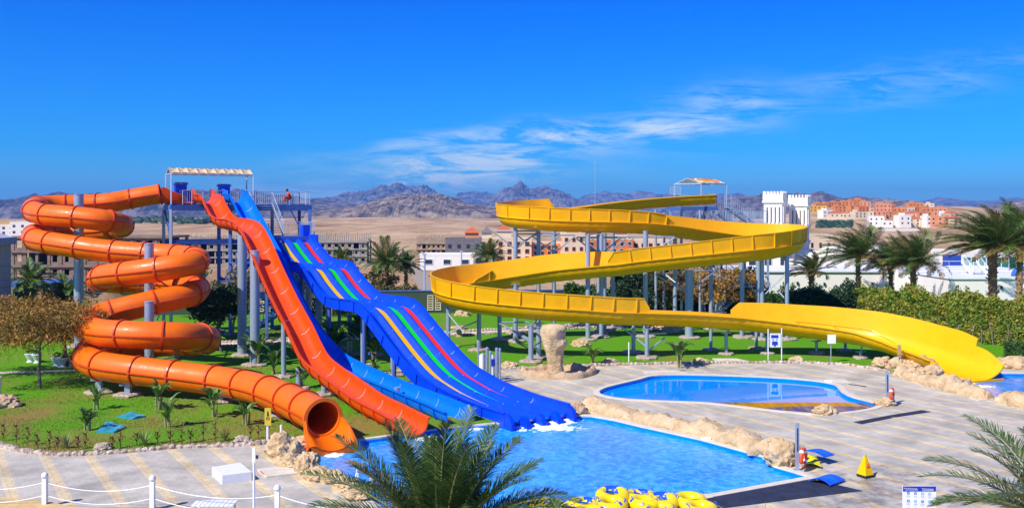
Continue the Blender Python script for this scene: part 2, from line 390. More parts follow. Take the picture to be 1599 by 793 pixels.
def deck_material():
    m = bpy.data.materials.new('deck_paving'); m.use_nodes = True; t = m.node_tree; L = t.links
    b = t.nodes['Principled BSDF']; b.inputs['Roughness'].default_value = 0.72
    tc = N(t, 'ShaderNodeTexCoord')
    mp = N(t, 'ShaderNodeMapping'); L.new(tc.outputs['Object'], mp.inputs[0]); mp.vector_type = 'TEXTURE'
    mp.inputs['Rotation'].default_value = (0, 0, math.atan2(NV.y, NV.x))
    br = N(t, 'ShaderNodeTexBrick'); L.new(mp.outputs[0], br.inputs[0])
    br.offset = 0.5; br.inputs['Scale'].default_value = 1.0; br.inputs['Brick Width'].default_value = 0.39; br.inputs['Row Height'].default_value = 0.39
    br.inputs['Mortar Size'].default_value = 0.012; br.inputs['Mortar Smooth'].default_value = 0.3
    br.inputs['Color1'].default_value = (0.49, 0.45, 0.36, 1); br.inputs['Color2'].default_value = (0.56, 0.515, 0.415, 1); br.inputs['Mortar'].default_value = (0.46, 0.41, 0.34, 1)
    br2 = N(t, 'ShaderNodeTexBrick'); L.new(mp.outputs[0], br2.inputs[0])
    br2.offset = 0.5; br2.inputs['Scale'].default_value = 1.0; br2.inputs['Brick Width'].default_value = 0.39; br2.inputs['Row Height'].default_value = 0.39
    br2.inputs['Mortar Size'].default_value = 0.012; br2.inputs['Mortar Smooth'].default_value = 0.3
    br2.inputs['Color1'].default_value = (0.68, 0.53, 0.29, 1); br2.inputs['Color2'].default_value = (0.73, 0.60, 0.37, 1); br2.inputs['Mortar'].default_value = (0.46, 0.36, 0.24, 1)
    sp = N(t, 'ShaderNodeSeparateXYZ'); L.new(mp.outputs[0], sp.inputs[0])
    def Mx(op, a, b_=None, clamp=False):
        q = N(t, 'ShaderNodeMath', operation=op); q.use_clamp = clamp
        for i, v in enumerate((a, b_)):
            if v is None: continue
            if isinstance(v, (int, float)): q.inputs[i].default_value = v
            else: L.new(v, q.inputs[i])
        return q.outputs[0]
    fr = Mx('FRACT', Mx('ADD', Mx('DIVIDE', sp.outputs[0], 1.56), 100 - 7.27 / 1.56))
    st = Mx('LESS_THAN', fr, 0.25)
    mx = N(t, 'ShaderNodeMix', data_type='RGBA'); L.new(st, mx.inputs[0]); L.new(br.outputs[0], mx.inputs[6]); L.new(br2.outputs[0], mx.inputs[7])
    # old stains and dark trodden areas
    n1 = N(t, 'ShaderNodeTexNoise'); L.new(tc.outputs['Object'], n1.inputs[0]); n1.inputs['Scale'].default_value = 0.5; n1.inputs['Detail'].default_value = 7; n1.inputs['Roughness'].default_value = 0.65
    r1 = N(t, 'ShaderNodeValToRGB'); L.new(n1.outputs[0], r1.inputs[0])
    r1.color_ramp.elements[0].position = 0.30; r1.color_ramp.elements[0].color = (0.62, 0.62, 0.62, 1)
    r1.color_ramp.elements[1].position = 0.62; r1.color_ramp.elements[1].color = (1.08, 1.06, 1.03, 1)
    mu = N(t, 'ShaderNodeMix', data_type='RGBA', blend_type='MULTIPLY'); mu.inputs[0].default_value = 1
    L.new(mx.outputs[2], mu.inputs[6]); L.new(r1.outputs[0], mu.inputs[7])
    # wet, dirty patches on the floor by the corner of the big pool
    n2 = N(t, 'ShaderNodeTexNoise'); L.new(tc.outputs['Object'], n2.inputs[0]); n2.inputs['Scale'].default_value = 1.1; n2.inputs['Detail'].default_value = 8; n2.inputs['Roughness'].default_value = 0.7
    d = N(t, 'ShaderNodeVectorMath', operation='DISTANCE'); L.new(tc.outputs['Object'], d.inputs[0]); d.inputs[1].default_value = (13.5, 34.0, 0)
    fall = N(t, 'ShaderNodeMapRange'); L.new(d.outputs['Value'], fall.inputs[0]); fall.inputs[1].default_value = 1.0; fall.inputs[2].default_value = 8.0
    fall.inputs[3].default_value = 0.13; fall.inputs[4].default_value = -0.10
    wet = Mx('MULTIPLY', Mx('SUBTRACT', Mx('ADD', n2.outputs[0], fall.outputs[0]), 0.57), 9.0, True)
    mw = N(t, 'ShaderNodeMix', data_type='RGBA', blend_type='MULTIPLY'); L.new(Mx('MULTIPLY', wet, 0.75), mw.inputs[0]); L.new(mu.outputs[2], mw.inputs[6]); mw.inputs[7].default_value = (0.50, 0.46, 0.42, 1)
    L.new(mw.outputs[2], b.inputs['Base Color'])
    rr = N(t, 'ShaderNodeMapRange'); L.new(wet, rr.inputs[0]); rr.inputs[3].default_value = 0.72; rr.inputs[4].default_value = 0.35; L.new(rr.outputs[0], b.inputs['Roughness'])
    bp = N(t, 'ShaderNodeBump'); bp.inputs['Strength'].default_value = 0.4; bp.inputs['Distance'].default_value = 0.01; L.new(br.outputs['Fac'], bp.inputs['Height']); bp.invert = True
    L.new(bp.outputs[0], b.inputs['Normal'])
    return m
def lawn_material():
    m = bpy.data.materials.new('lawn_grass'); m.use_nodes = True; t = m.node_tree; L = t.links
    b = t.nodes['Principled BSDF']; b.inputs['Roughness'].default_value = 0.9; b.inputs['Specular IOR Level'].default_value = 0.15
    tc = N(t, 'ShaderNodeTexCoord')
    def nz(s, d, r=0.6):
        n = N(t, 'ShaderNodeTexNoise'); L.new(tc.outputs['Object'], n.inputs[0]); n.inputs['Scale'].default_value = s; n.inputs['Detail'].default_value = d; n.inputs['Roughness'].default_value = r; return n.outputs[0]
    r1 = N(t, 'ShaderNodeValToRGB'); L.new(nz(9, 6, 0.75), r1.inputs[0])
    r1.color_ramp.elements[0].position = 0.33; r1.color_ramp.elements[0].color = (0.045, 0.17, 0.003, 1)
    r1.color_ramp.elements[1].position = 0.66; r1.color_ramp.elements[1].color = (0.15, 0.40, 0.005, 1)
    r2 = N(t, 'ShaderNodeValToRGB'); L.new(nz(14, 6, 0.75), r2.inputs[0])
    r2.color_ramp.elements[0].position = 0.3; r2.color_ramp.elements[0].color = (0.16, 0.13, 0.02, 1)
    r2.color_ramp.elements[1].position = 0.7; r2.color_ramp.elements[1].color = (0.36, 0.24, 0.07, 1)
    # worn, dry grass: broad patches, and a bare margin towards the water and the stone edge
    sp = N(t, 'ShaderNodeSeparateXYZ'); L.new(tc.outputs['Object'], sp.inputs[0])
    mr = N(t, 'ShaderNodeMapRange'); L.new(sp.outputs[1], mr.inputs[0]); mr.inputs[1].default_value = 41; mr.inputs[2].default_value = 58; mr.inputs[3].default_value = 0.13; mr.inputs[4].default_value = -0.06
    ad = N(t, 'ShaderNodeMath', operation='ADD'); L.new(nz(0.22, 6, 0.6), ad.inputs[0]); L.new(mr.outputs[0], ad.inputs[1])
    r3 = N(t, 'ShaderNodeValToRGB'); L.new(ad.outputs[0], r3.inputs[0]); r3.color_ramp.elements[0].position = 0.47; r3.color_ramp.elements[1].position = 0.70
    mx = N(t, 'ShaderNodeMix', data_type='RGBA'); L.new(r3.outputs[0], mx.inputs[0]); L.new(r1.outputs[0], mx.inputs[6]); L.new(r2.outputs[0], mx.inputs[7])
    L.new(mx.outputs[2], b.inputs['Base Color'])
    bp = N(t, 'ShaderNodeBump'); bp.inputs['Strength'].default_value = 0.8; bp.inputs['Distance'].default_value = 0.06; L.new(nz(12, 5, 0.8), bp.inputs['Height']); L.new(bp.outputs[0], b.inputs['Normal'])
    return m
def water_material(name, deep, shallow, ripple, rscale, rough, caustic):
    m = bpy.data.materials.new(name); m.use_nodes = True; t = m.node_tree; L = t.links
    b = t.nodes['Principled BSDF']; b.inputs['Roughness'].default_value = rough; b.inputs['IOR'].default_value = 1.33; b.inputs['Specular IOR Level'].default_value = 0.5
    tc = N(t, 'ShaderNodeTexCoord')
    n = N(t, 'ShaderNodeTexNoise'); L.new(tc.outputs['Object'], n.inputs[0]); n.inputs['Scale'].default_value = rscale; n.inputs['Detail'].default_value = 5; n.inputs['Distortion'].default_value = 0.9; n.inputs['Roughness'].default_value = 0.62
    n2 = N(t, 'ShaderNodeTexNoise'); L.new(tc.outputs['Object'], n2.inputs[0]); n2.inputs['Scale'].default_value = 0.35; n2.inputs['Detail'].default_value = 3
    w = N(t, 'ShaderNodeTexVoronoi', feature='SMOOTH_F1'); w.inputs['Smoothness'].default_value = 0.4
    dm = N(t, 'ShaderNodeVectorMath', operation='ADD'); sc = N(t, 'ShaderNodeVectorMath', operation='SCALE'); L.new(n.outputs['Color'], sc.inputs[0]); sc.inputs[3].default_value = 0.9
    L.new(tc.outputs['Object'], dm.inputs[0]); L.new(sc.outputs[0], dm.inputs[1]); L.new(dm.outputs[0], w.inputs[0]); w.inputs['Scale'].default_value = rscale * 1.1
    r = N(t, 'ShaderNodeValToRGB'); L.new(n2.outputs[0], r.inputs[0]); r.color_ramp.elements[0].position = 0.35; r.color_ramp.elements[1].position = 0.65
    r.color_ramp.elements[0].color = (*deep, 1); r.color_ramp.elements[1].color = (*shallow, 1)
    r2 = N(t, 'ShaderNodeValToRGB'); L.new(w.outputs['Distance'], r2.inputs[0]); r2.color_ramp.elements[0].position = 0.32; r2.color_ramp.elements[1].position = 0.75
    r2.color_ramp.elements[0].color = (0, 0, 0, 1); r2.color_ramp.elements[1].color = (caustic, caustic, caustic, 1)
    mx = N(t, 'ShaderNodeMix', data_type='RGBA'); L.new(r2.outputs[0], mx.inputs[0]); L.new(r.outputs[0], mx.inputs[6]); mx.inputs[7].default_value = (0.10, 0.55, 0.85, 1)  # caustic light painted into the water colour as a paler net
    L.new(mx.outputs[2], b.inputs['Base Color'])
    if ripple:
        bp = N(t, 'ShaderNodeBump'); bp.inputs['Strength'].default_value = ripple; bp.inputs['Distance'].default_value = 0.05; L.new(n.outputs[0], bp.inputs['Height']); L.new(bp.outputs[0], b.inputs['Normal'])
    return m
M_deck = deck_material(); M_lawn = lawn_material()
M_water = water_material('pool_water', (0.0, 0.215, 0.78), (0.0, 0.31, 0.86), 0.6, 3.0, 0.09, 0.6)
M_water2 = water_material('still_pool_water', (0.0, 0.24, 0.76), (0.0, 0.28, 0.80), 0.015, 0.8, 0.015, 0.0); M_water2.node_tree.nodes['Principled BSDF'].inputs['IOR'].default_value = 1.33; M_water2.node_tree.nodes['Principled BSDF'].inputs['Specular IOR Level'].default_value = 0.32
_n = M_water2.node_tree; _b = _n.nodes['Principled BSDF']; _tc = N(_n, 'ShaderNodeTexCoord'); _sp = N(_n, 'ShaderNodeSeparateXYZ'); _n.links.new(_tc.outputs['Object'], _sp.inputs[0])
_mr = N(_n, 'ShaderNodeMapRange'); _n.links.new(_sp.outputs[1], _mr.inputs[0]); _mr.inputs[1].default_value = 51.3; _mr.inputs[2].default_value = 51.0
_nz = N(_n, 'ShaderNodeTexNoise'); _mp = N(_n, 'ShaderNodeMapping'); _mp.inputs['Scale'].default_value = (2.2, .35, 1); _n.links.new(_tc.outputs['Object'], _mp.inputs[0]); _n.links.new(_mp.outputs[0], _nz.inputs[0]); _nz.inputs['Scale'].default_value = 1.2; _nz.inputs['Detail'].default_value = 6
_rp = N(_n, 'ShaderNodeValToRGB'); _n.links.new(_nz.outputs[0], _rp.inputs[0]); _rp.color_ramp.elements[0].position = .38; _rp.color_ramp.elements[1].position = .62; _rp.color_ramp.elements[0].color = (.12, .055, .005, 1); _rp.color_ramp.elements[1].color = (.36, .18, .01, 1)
_mx = N(_n, 'ShaderNodeMix', data_type='RGBA'); _n.links.new(_mr.outputs[0], _mx.inputs[0]); _n.links.new(_b.inputs['Base Color'].links[0].from_socket, _mx.inputs[6]); _n.links.new(_rp.outputs[0], _mx.inputs[7]); _n.links.new(_mx.outputs[2], _b.inputs['Base Color'])   # yellow slide's reflection painted in brown into the water colour, near side
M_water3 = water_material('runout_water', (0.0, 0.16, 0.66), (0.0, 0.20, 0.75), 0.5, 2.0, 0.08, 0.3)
M_tile = mat('blue_pool_tiles', (0.0, 0.22, 0.72), rough=0.25, var=0.12, scale=6)
M_coping = mat('pale_coping', (0.66, 0.58, 0.45), rough=0.8, var=0.1, scale=3)
def desert_material():
    m = bpy.data.materials.new('desert_sand'); m.use_nodes = True; t = m.node_tree; L = t.links; b = t.nodes['Principled BSDF']; b.inputs['Roughness'].default_value = 1; b.inputs['Specular IOR Level'].default_value = .05
    tc = N(t, 'ShaderNodeTexCoord')
    def nz(s, d, r=.6, st=(1, 1, 1)):
        mp = N(t, 'ShaderNodeMapping'); L.new(tc.outputs['Object'], mp.inputs[0]); mp.inputs['Scale'].default_value = st
        n = N(t, 'ShaderNodeTexNoise'); L.new(mp.outputs[0], n.inputs[0]); n.inputs['Scale'].default_value = s; n.inputs['Detail'].default_value = d; n.inputs['Roughness'].default_value = r; return n.outputs[0]
    r1 = N(t, 'ShaderNodeValToRGB'); L.new(nz(.02, 12, .7, (1, .3, 1)), r1.inputs[0]); e = r1.color_ramp.elements; e[0].position = .36; e[0].color = (.36, .22, .11, 1); e[1].position = .60; e[1].color = (.66, .47, .28, 1)
    r2 = N(t, 'ShaderNodeValToRGB'); L.new(nz(.012, 13, .72, (1, .16, 1)), r2.inputs[0]); e = r2.color_ramp.elements; e[0].position = .52; e[0].color = (1, 1, 1, 1); e[1].position = .66; e[1].color = (.55, .47, .42, 1)
    r3 = N(t, 'ShaderNodeValToRGB'); L.new(nz(.5, 10, .75), r3.inputs[0]); e = r3.color_ramp.elements; e[0].position = .36; e[0].color = (.62, .58, .55, 1); e[1].position = .58; e[1].color = (1.05, 1.03, 1, 1)
    c = r1.outputs[0]
    for r in (r2, r3):
        k = N(t, 'ShaderNodeMix', data_type='RGBA', blend_type='MULTIPLY'); k.inputs[0].default_value = 1; L.new(c, k.inputs[6]); L.new(r.outputs[0], k.inputs[7]); c = k.outputs[2]
    L.new(c, b.inputs['Base Color']); bp = N(t, 'ShaderNodeBump'); bp.inputs['Strength'].default_value = .9; bp.inputs['Distance'].default_value = 2.0; L.new(nz(.06, 12, .7), bp.inputs['Height']); L.new(bp.outputs[0], b.inputs['Normal'])
    return m
M_desert = desert_material()

# ------------------------------------------------------------------ pools (outlines on the ground)
def gl(pts, z=0.0): return [G(px, py, z) for px, py in pts]
pool1 = gl([(1262, 744), (1236, 736), (1208, 728), (1206, 720), (1192, 713), (1137, 698), (1093, 686), (1038, 674), (999, 665.6), (959, 656), (924, 650), (890, 648.5),
            (820, 655), (780, 662), (740, 664), (680, 670), (640, 676), (596, 683), (540, 690), (500, 697), (470, 701), (461, 707), (478, 716), (490, 728), (520, 745), (546, 757), (570, 775),
            (610, 800), (680, 815), (760, 806), (840, 789), (913, 779.5), (981, 765.5), (1040, 770), (1106, 772)])
pool2 = [Vector((q[0], q[1], 0)) for q in catmull(gl([(935.5, 612), (943.5, 606.5), (959, 602), (999, 592.5), (1018.5, 587.4), (1058, 585), (1137, 586.6), (1216, 590), (1271, 594.5), (1300, 599.5), (1308, 605), (1314, 612),
            (1329, 619.5), (1354, 626), (1367, 630.5), (1366, 635), (1346, 640), (1304, 645), (1275, 645.5), (1216, 641), (1157, 634), (1097, 628), (1018.5, 625), (971, 622), (943.5, 617)]), 0.5, True)]
pool3 = gl([(1440, 588), (1470, 592), (1490, 600), (1520, 607), (1545, 617), (1600, 632), (1680, 640), (1700, 600), (1640, 583), (1560, 582.5), (1500, 583), (1455, 583)])
pool1 = [Vector((p.x, p.y, 0)) for p in pool1]
WZ = -0.16
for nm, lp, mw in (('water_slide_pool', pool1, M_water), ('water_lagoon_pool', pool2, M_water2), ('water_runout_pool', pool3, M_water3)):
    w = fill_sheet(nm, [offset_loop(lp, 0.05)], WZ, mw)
    mb = MB(); cl = [(p[0], p[1]) for p in lp]
    ring(mb, offset_loop(lp, 0.33), 0.0, offset_loop(lp, 0.33), 0.035, 0); ring(mb, offset_loop(lp, 0.33), 0.035, cl, 0.035, 0)
    ring(mb, cl, 0.035, cl, -0.03, 0); ring(mb, cl, -0.03, cl, -1.3, 1)
    n = len(cl); mb.add([(p[0], p[1], -1.3) for p in cl], [tuple(range(n))], 1)
    tag(mb.build('pool_basin', [M_coping, M_tile]), kind='structure')

# ------------------------------------------------------------------ deck, lawns, kerb line
kerb_left = [(-120, 672), (-50, 684), (0, 696), (37, 705), (92, 710.5), (155, 708.6), (222, 704), (277, 699), (369, 696), (400, 694), (430, 690)]
kerb_right = [(774, 576.5), (860, 574), (930, 571), (1000, 569), (1100, 567), (1200, 566.6), (1260, 567), (1328, 571), (1373.5, 578), (1392, 583)]
# the deck reaches from left of the photo round the pools to the far right
deck_out = gl(kerb_left) + gl([(470, 690), (600, 668), (760, 640), (764, 600)]) + gl(kerb_right) + gl([(1420, 586), (1436, 580), (1500, 572), (1570, 572), (1640, 575)]) + [Vector((70, 58, 0)), Vector((70, -12, 0)), Vector((-50, -12, 0)), Vector((-50, 42, 0))]
deck_out = [Vector((p.x, p.y, 0)) for p in deck_out]
hole = [list(offset_loop(p, 0.3)) for p in (pool1, pool2, pool3)]
# lawn strip between the slides and the water
deck = fill_sheet('pool_deck', [deck_out] + hole, 0.0, M_deck)
strip = gl([(430, 692), (470, 690), (600, 668), (760, 640), (764, 600), (774, 577), (800, 640), (835, 652), (800, 657), (740, 663), (640, 674.5), (540, 688), (470, 699)])
lawn = fill_sheet('lawn', [[(-110, -12), (120, -12), (120, 104), (-110, 104)], [p[:2] for p in deck_out]], 0.03, M_lawn)
bank = fill_sheet('lawn_bank', [[p[:2] for p in strip]], 0.045, M_lawn)

def kerb(name, pts, label, closed=False, h=0.17, w=0.30):
    """a low border of set rubble stones"""
    B = catmull([(p.x, p.y, 0) for p in pts], 0.09, closed); mb = MB(); fr = frames_of(B); pr = []
    for i, (p, x, y) in enumerate(fr):
        q = []; cell = int(i / 3)
        rr = random.Random(cell * 7 + len(pts)); hh = h * rr.uniform(0.75, 1.15) * (0.72 if i % 3 == 0 else 1.0); ww = w * rr.uniform(0.85, 1.1) * (0.85 if i % 3 == 0 else 1)
        for a, b in ((-.5, -.05), (-.5, .55), (-.36, .92), (-.1, 1.0), (.1, 1.0), (.36, .92), (.5, .55), (.5, -.05)): q.append((a * ww, b * hh))
        pr.append(q)
    mb.sweep(fr, pr); o = mb.build(name, M_kerb, smooth=False)
    return tag(o, label, 'kerb')
M_kerb = mat('kerb_stone', (0.30, 0.19, 0.13), rough=0.95, var=0.3, scale=5, bump=0.8, bscale=14, col2=(0.66, 0.55, 0.44), thr=(0.4, 0.6))
kerb('stone_border', gl(kerb_left), 'low rubble stone border curving round the left lawn beside the paving')
kerb('stone_border', gl(kerb_right), 'low rubble stone border between the back lawn and the paving behind the lagoon pool')
# garden path with stone edging across the back lawn
pth = [(0, 582.5), (110, 578.5)]
fill_sheet('garden_path', [[p[:2] for p in gl([(-60, 586), (60, 582), (150, 578.5), (150, 576), (60, 579), (-60, 583)])]], 0.036, M_coping)
pa = gl([(300, 541), (380, 540), (470, 535), (600, 529), (680, 526), (760, 522), (860, 516), (960, 511), (1080, 508.5), (1250, 507)])
pb = gl([(300, 536), (380, 535), (470, 530), (600, 524), (680, 521), (760, 517), (860, 511.5), (960, 507), (1080, 505), (1250, 504)])
fill_sheet('back_path', [[p[:2] for p in pa] + [p[:2] for p in reversed(pb)]], 0.038, M_coping)
kerb('path_edging', pa, 'near stone edging of the path across the back lawn', h=0.2, w=0.25)
kerb('path_edging', pb, 'far stone edging of the path across the back lawn', h=0.28, w=0.3)

# ------------------------------------------------------------------ land beyond, mountains
def terrain():
    ds = [97 * (9000 / 97) ** (i / 150) for i in range(151)]
    azs = np.linspace(-0.95, 0.95, 221); vs = []; fs = []
    for d in ds:
        for a in azs:
            x = d * a; vs.append((x, d, tz(x, d)))
    n = len(azs)
    for i in range(len(ds) - 1):
        for k in range(n - 1): fs.append((i * n + k, i * n + k + 1, (i + 1) * n + k + 1, (i + 1) * n + k))
    mb = MB(); mb.add(vs, fs); o = mb.build('desert_ground', M_desert, smooth=True, root=(0, 0, 0)); tag(o, kind='structure')
    mb = MB(); mb.add([(-9000, -4000, -2.7), (9000, -4000, -2.7), (9000, 97.5, -2.7), (-9000, 97.5, -2.7)], [(0, 1, 2, 3)])
    tag(mb.build('ground', M_desert, root=(0, 0, 0)), kind='structure')
terrain()
def mountain(name, sil, D, depth, material, seed, rough=0.35, base=345, fs=1.0):
    """a real ridge: height field over a strip of land, crest following the silhouette"""
    xs0, xs1 = sil[0][0], sil[-1][0]; nx = int((xs1 - xs0) / 1.6) + 2; ny = 40; vs = []; fc = []
    for j in range(ny):
        t = j / (ny - 1); y = D - depth * 0.55 + depth * t
        prof = (1 - abs((t - 0.55) / 0.55)) if t < 0.55 else max(0, 1 - (t - 0.55) / 0.45)
        for i in range(nx):
            px = xs0 + (xs1 - xs0) * i / (nx - 1); x = (px - CX) / FPX * D
            hz = EYE + (YH - pw(px, sil)) / FPX * D
            q = Vector((x / (D * 0.045) * fs, y / (D * 0.045) * fs, seed))
            rg = noise.ridged_multi_fractal(q, 0.9, 2.1, 6, 1.0, 2.0)      # about 0..2.5
            fine = noise.fractal(q * 5, 0.7, 2.2, 5)
            edge = min(1, (px - xs0) / 25, (xs1 - px) / 25)
            k = prof ** 0.8
            z = hz * k * (1 - rough * (1 - k) * 1.1) + (rg - 1.1) * hz * rough * (0.26 + (1 - k) * 0.9) * min(1, k * 3) + fine * hz * 0.13 * min(1, k * 3)
            vs.append((x, y, -60 + (z + 55) * max(0.0, edge) if edge < 1 else z - 70 * (1 - min(1, k * 4))))
    for j in range(ny - 1):
        for i in range(nx - 1): fc.append((j * nx + i, j * nx + i + 1, (j + 1) * nx + i + 1, (j + 1) * nx + i))
    mb = MB(); mb.add(vs, fc); o = mb.build(name, material, smooth=False); tag(o, kind='structure'); return o
def mtn_mat(name, c1, c2, sc): return mat(name, c1, rough=1.0, col2=c2, scale=sc, detail=12, bump=1.0, bscale=sc * 2.5, spec=0.05, thr=(.40, .60))
MM_near = mtn_mat('brown_mountain_rock', (0.085, 0.06, 0.045), (0.34, 0.25, 0.165), 0.026)
MM_mid = mtn_mat('grey_mountain_rock', (0.05, 0.043, 0.045), (0.22, 0.17, 0.145), 0.018)
MM_far = mtn_mat('far_mountain_rock', (0.06, 0.058, 0.07), (0.24, 0.20, 0.185), 0.010)
mountain('mountain_range', [(380, 322), (430, 316), (480, 312), (510, 309), (540, 302), (565, 299), (590, 291), (610, 290), (625, 286.5), (640, 290), (658, 293), (668, 291), (680, 298), (700, 309), (730, 318), (760, 312), (775, 304), (790, 293), (803, 288), (812, 285.5), (825, 292), (840, 296), (852, 292.5), (868, 296), (885, 303), (905, 313), (940, 322), (1000, 326)], 7600, 2400, MM_far, 4.1, 0.34)
mountain('mountain_range', [(690, 312), (715, 302), (745, 300), (765, 303), (800, 305), (870, 312), (905, 308), (925, 302), (950, 300), (985, 303), (1010, 299), (1020, 301), (1050, 305), (1090, 308), (1130, 303), (1160, 301), (1190, 306), (1230, 310), (1380, 316), (1440, 314), (1470, 308), (1490, 311), (1540, 316), (1570, 309), (1640, 310), (1750, 315)], 10500, 2600, MM_far, 9.7, 0.25)
mountain('mountain_range', [(-200, 300), (-90, 306), (-30, 318), (0, 314), (30, 311), (60, 305), (85, 301), (110, 303), (140, 305), (165, 298), (185, 304), (230, 306), (290, 300), (330, 296), (365, 298), (400, 302), (440, 304), (470, 308), (500, 313), (540, 318), (600, 322), (680, 325)], 4600, 1500, MM_mid, 2.3, 0.36)
mountain('mountain_range', [(500, 331), (530, 325), (555, 322), (580, 316), (605, 309), (625, 304.5), (650, 303.5), (675, 305), (700, 304.5), (720, 312), (740, 320), (760, 323), (790, 322), (830, 324), (860, 321), (900, 326), (960, 329), (1010, 331)], 3300, 1100, MM_near, 6.6, 0.36)
mountain('mountain_range', [(1080, 320), (1130, 312), (1160, 306), (1185, 305), (1215, 302), (1245, 301), (1262, 303), (1278, 298.5), (1292, 304), (1307, 311), (1325, 310), (1345, 306.5), (1360, 307), (1372, 309), (1388, 316), (1420, 320), (1480, 324)], 4300, 1300, MM_mid, 12.2, 0.34)
mountain('mountain_range', [(1340, 327), (1362, 318), (1378, 313), (1392, 312.5), (1405, 318), (1425, 320), (1450, 322), (1480, 324), (1520, 326), (1555, 322), (1580, 316), (1599, 315), (1660, 318), (1760, 322)], 2900, 900, MM_near, 15.5, 0.36)

mb = MB(); mb.box((0, 6000, 100), (22000, 14000, 440)); hz = mb.build('haze', None); hz.data.materials.clear()
hm = bpy.data.materials.new('desert_air'); hm.use_nodes = True; hm.node_tree.nodes.clear(); vo = N(hm.node_tree, 'ShaderNodeVolumePrincipled'); ho = N(hm.node_tree, 'ShaderNodeOutputMaterial'); hm.node_tree.links.new(vo.outputs[0], ho.inputs['Volume'])
vo.inputs['Color'].default_value = (.16, .46, 1.0, 1); vo.inputs['Density'].default_value = 0.000095; vo.inputs['Anisotropy'].default_value = 0.1
hz.data.materials.append(hm); tag(hz, 'thin bluish desert air', kind='stuff')
# ================================================================== the orange tube slide
def column(root, x, y, z1, r=0.16, name='support_column', pad=True, seg=14, z0=0.0, m=None, padr=0.62):
    mb = MB(); pts = [(x, y, z0)]; mb.lathe((x, y, z0), [(r * 1.7, 0.0), (r * 1.7, 0.05), (r, 0.05), (r, z1 - z0 - 0.06), (r * 1.08, z1 - z0 - 0.06), (r * 1.08, z1 - z0)], seg)
    mb.build(name, m or M_galv, root, angle=40)
    if pad and z0 == 0: footing(root, x, y, padr)
def footing(root, x, y, r=0.62, h=0.17):
    mb = MB(); vs = []; n = 16; s = int(x * 31 + y * 17)
    prof = [(1.02, -0.02), (1.05, 0.5), (0.93, 0.9), (0.72, 1.0), (0.3, 0.95)]; rr = random.Random(s)
    k = [rr.uniform(0.85, 1.12) for _ in range(n)]
    for q, (a, b) in enumerate(prof):
        for i in range(n):
            g = 2 * math.pi * i / n; rad = r * a * k[i]
            vs.append((x + rad * math.cos(g), y + rad * math.sin(g), 0.03 + h * b * rr.uniform(0.85, 1.1)))
    fs = [(q * n + i, q * n + (i + 1) % n, (q + 1) * n + (i + 1) % n, (q + 1) * n + i) for q in range(len(prof) - 1) for i in range(n)]
    fs.append(tuple((len(prof) - 1) * n + i for i in range(n)))
    mb.add(vs, fs); mb.build('footing', M_pad, root)

TUBE = [(250, 303, 76), (225, 307, 75.7), (200, 311.5, 75.5), (175, 316, 75), (150, 318.5, 74.8), (120, 319.5, 74.5), (90, 320.5, 74), (66, 322, 73), (52, 326.5, 71), (62, 334, 69), (97, 337.7, 68),
        (130, 340.5, 67.8), (160, 344, 68), (182, 348, 69), (191, 353, 70.8), (180, 358, 72.6), (150, 362, 73), (100, 363, 73), (66, 364.5, 72), (51, 369.5, 70), (62, 376, 67.8), (90, 381, 66.8), (130, 387, 66.2),
        (175, 392.5, 66), (220, 396, 65.8), (260, 398.5, 65.5), (292, 401.5, 64.5), (309, 405.5, 62.8), (303, 410.5, 61.2), (280, 415, 60.4), (250, 420, 60.2), (215, 425, 60.3), (182, 429, 60.9), (158, 433, 62.3), (157, 437.5, 64.3),
        (178, 440, 65.8), (210, 441.5, 66.3), (250, 442.5, 66.3), (285, 445, 65.4), (307, 450, 63.6), (303, 457, 61.6), (280, 463.5, 60.4), (250, 470, 59.7), (210, 479, 59.0), (175, 488, 58.6), (150, 496, 58.0), (135, 505, 56.6),
        (139, 513, 55.2), (160, 519.5, 54), (200, 522, 53.3), (240, 523.5, 53.3), (280, 524.5, 53.8), (308, 526, 55), (324, 529.5, 56.8), (312, 533.5, 58.6), (280, 536, 59.6), (230, 538, 59.8), (180, 541, 59),
        (148, 547, 57.5), (134, 555, 55.5), (140, 563.5, 53.8), (160, 571, 52.7), (200, 577, 52), (250, 583, 51.5), (300, 589, 51), (350, 596, 50.2), (400, 606, 48.4), (440, 620, 46.2), (472, 635, 43.9), (490, 644, 42.7), (504, 652, 41.6)]
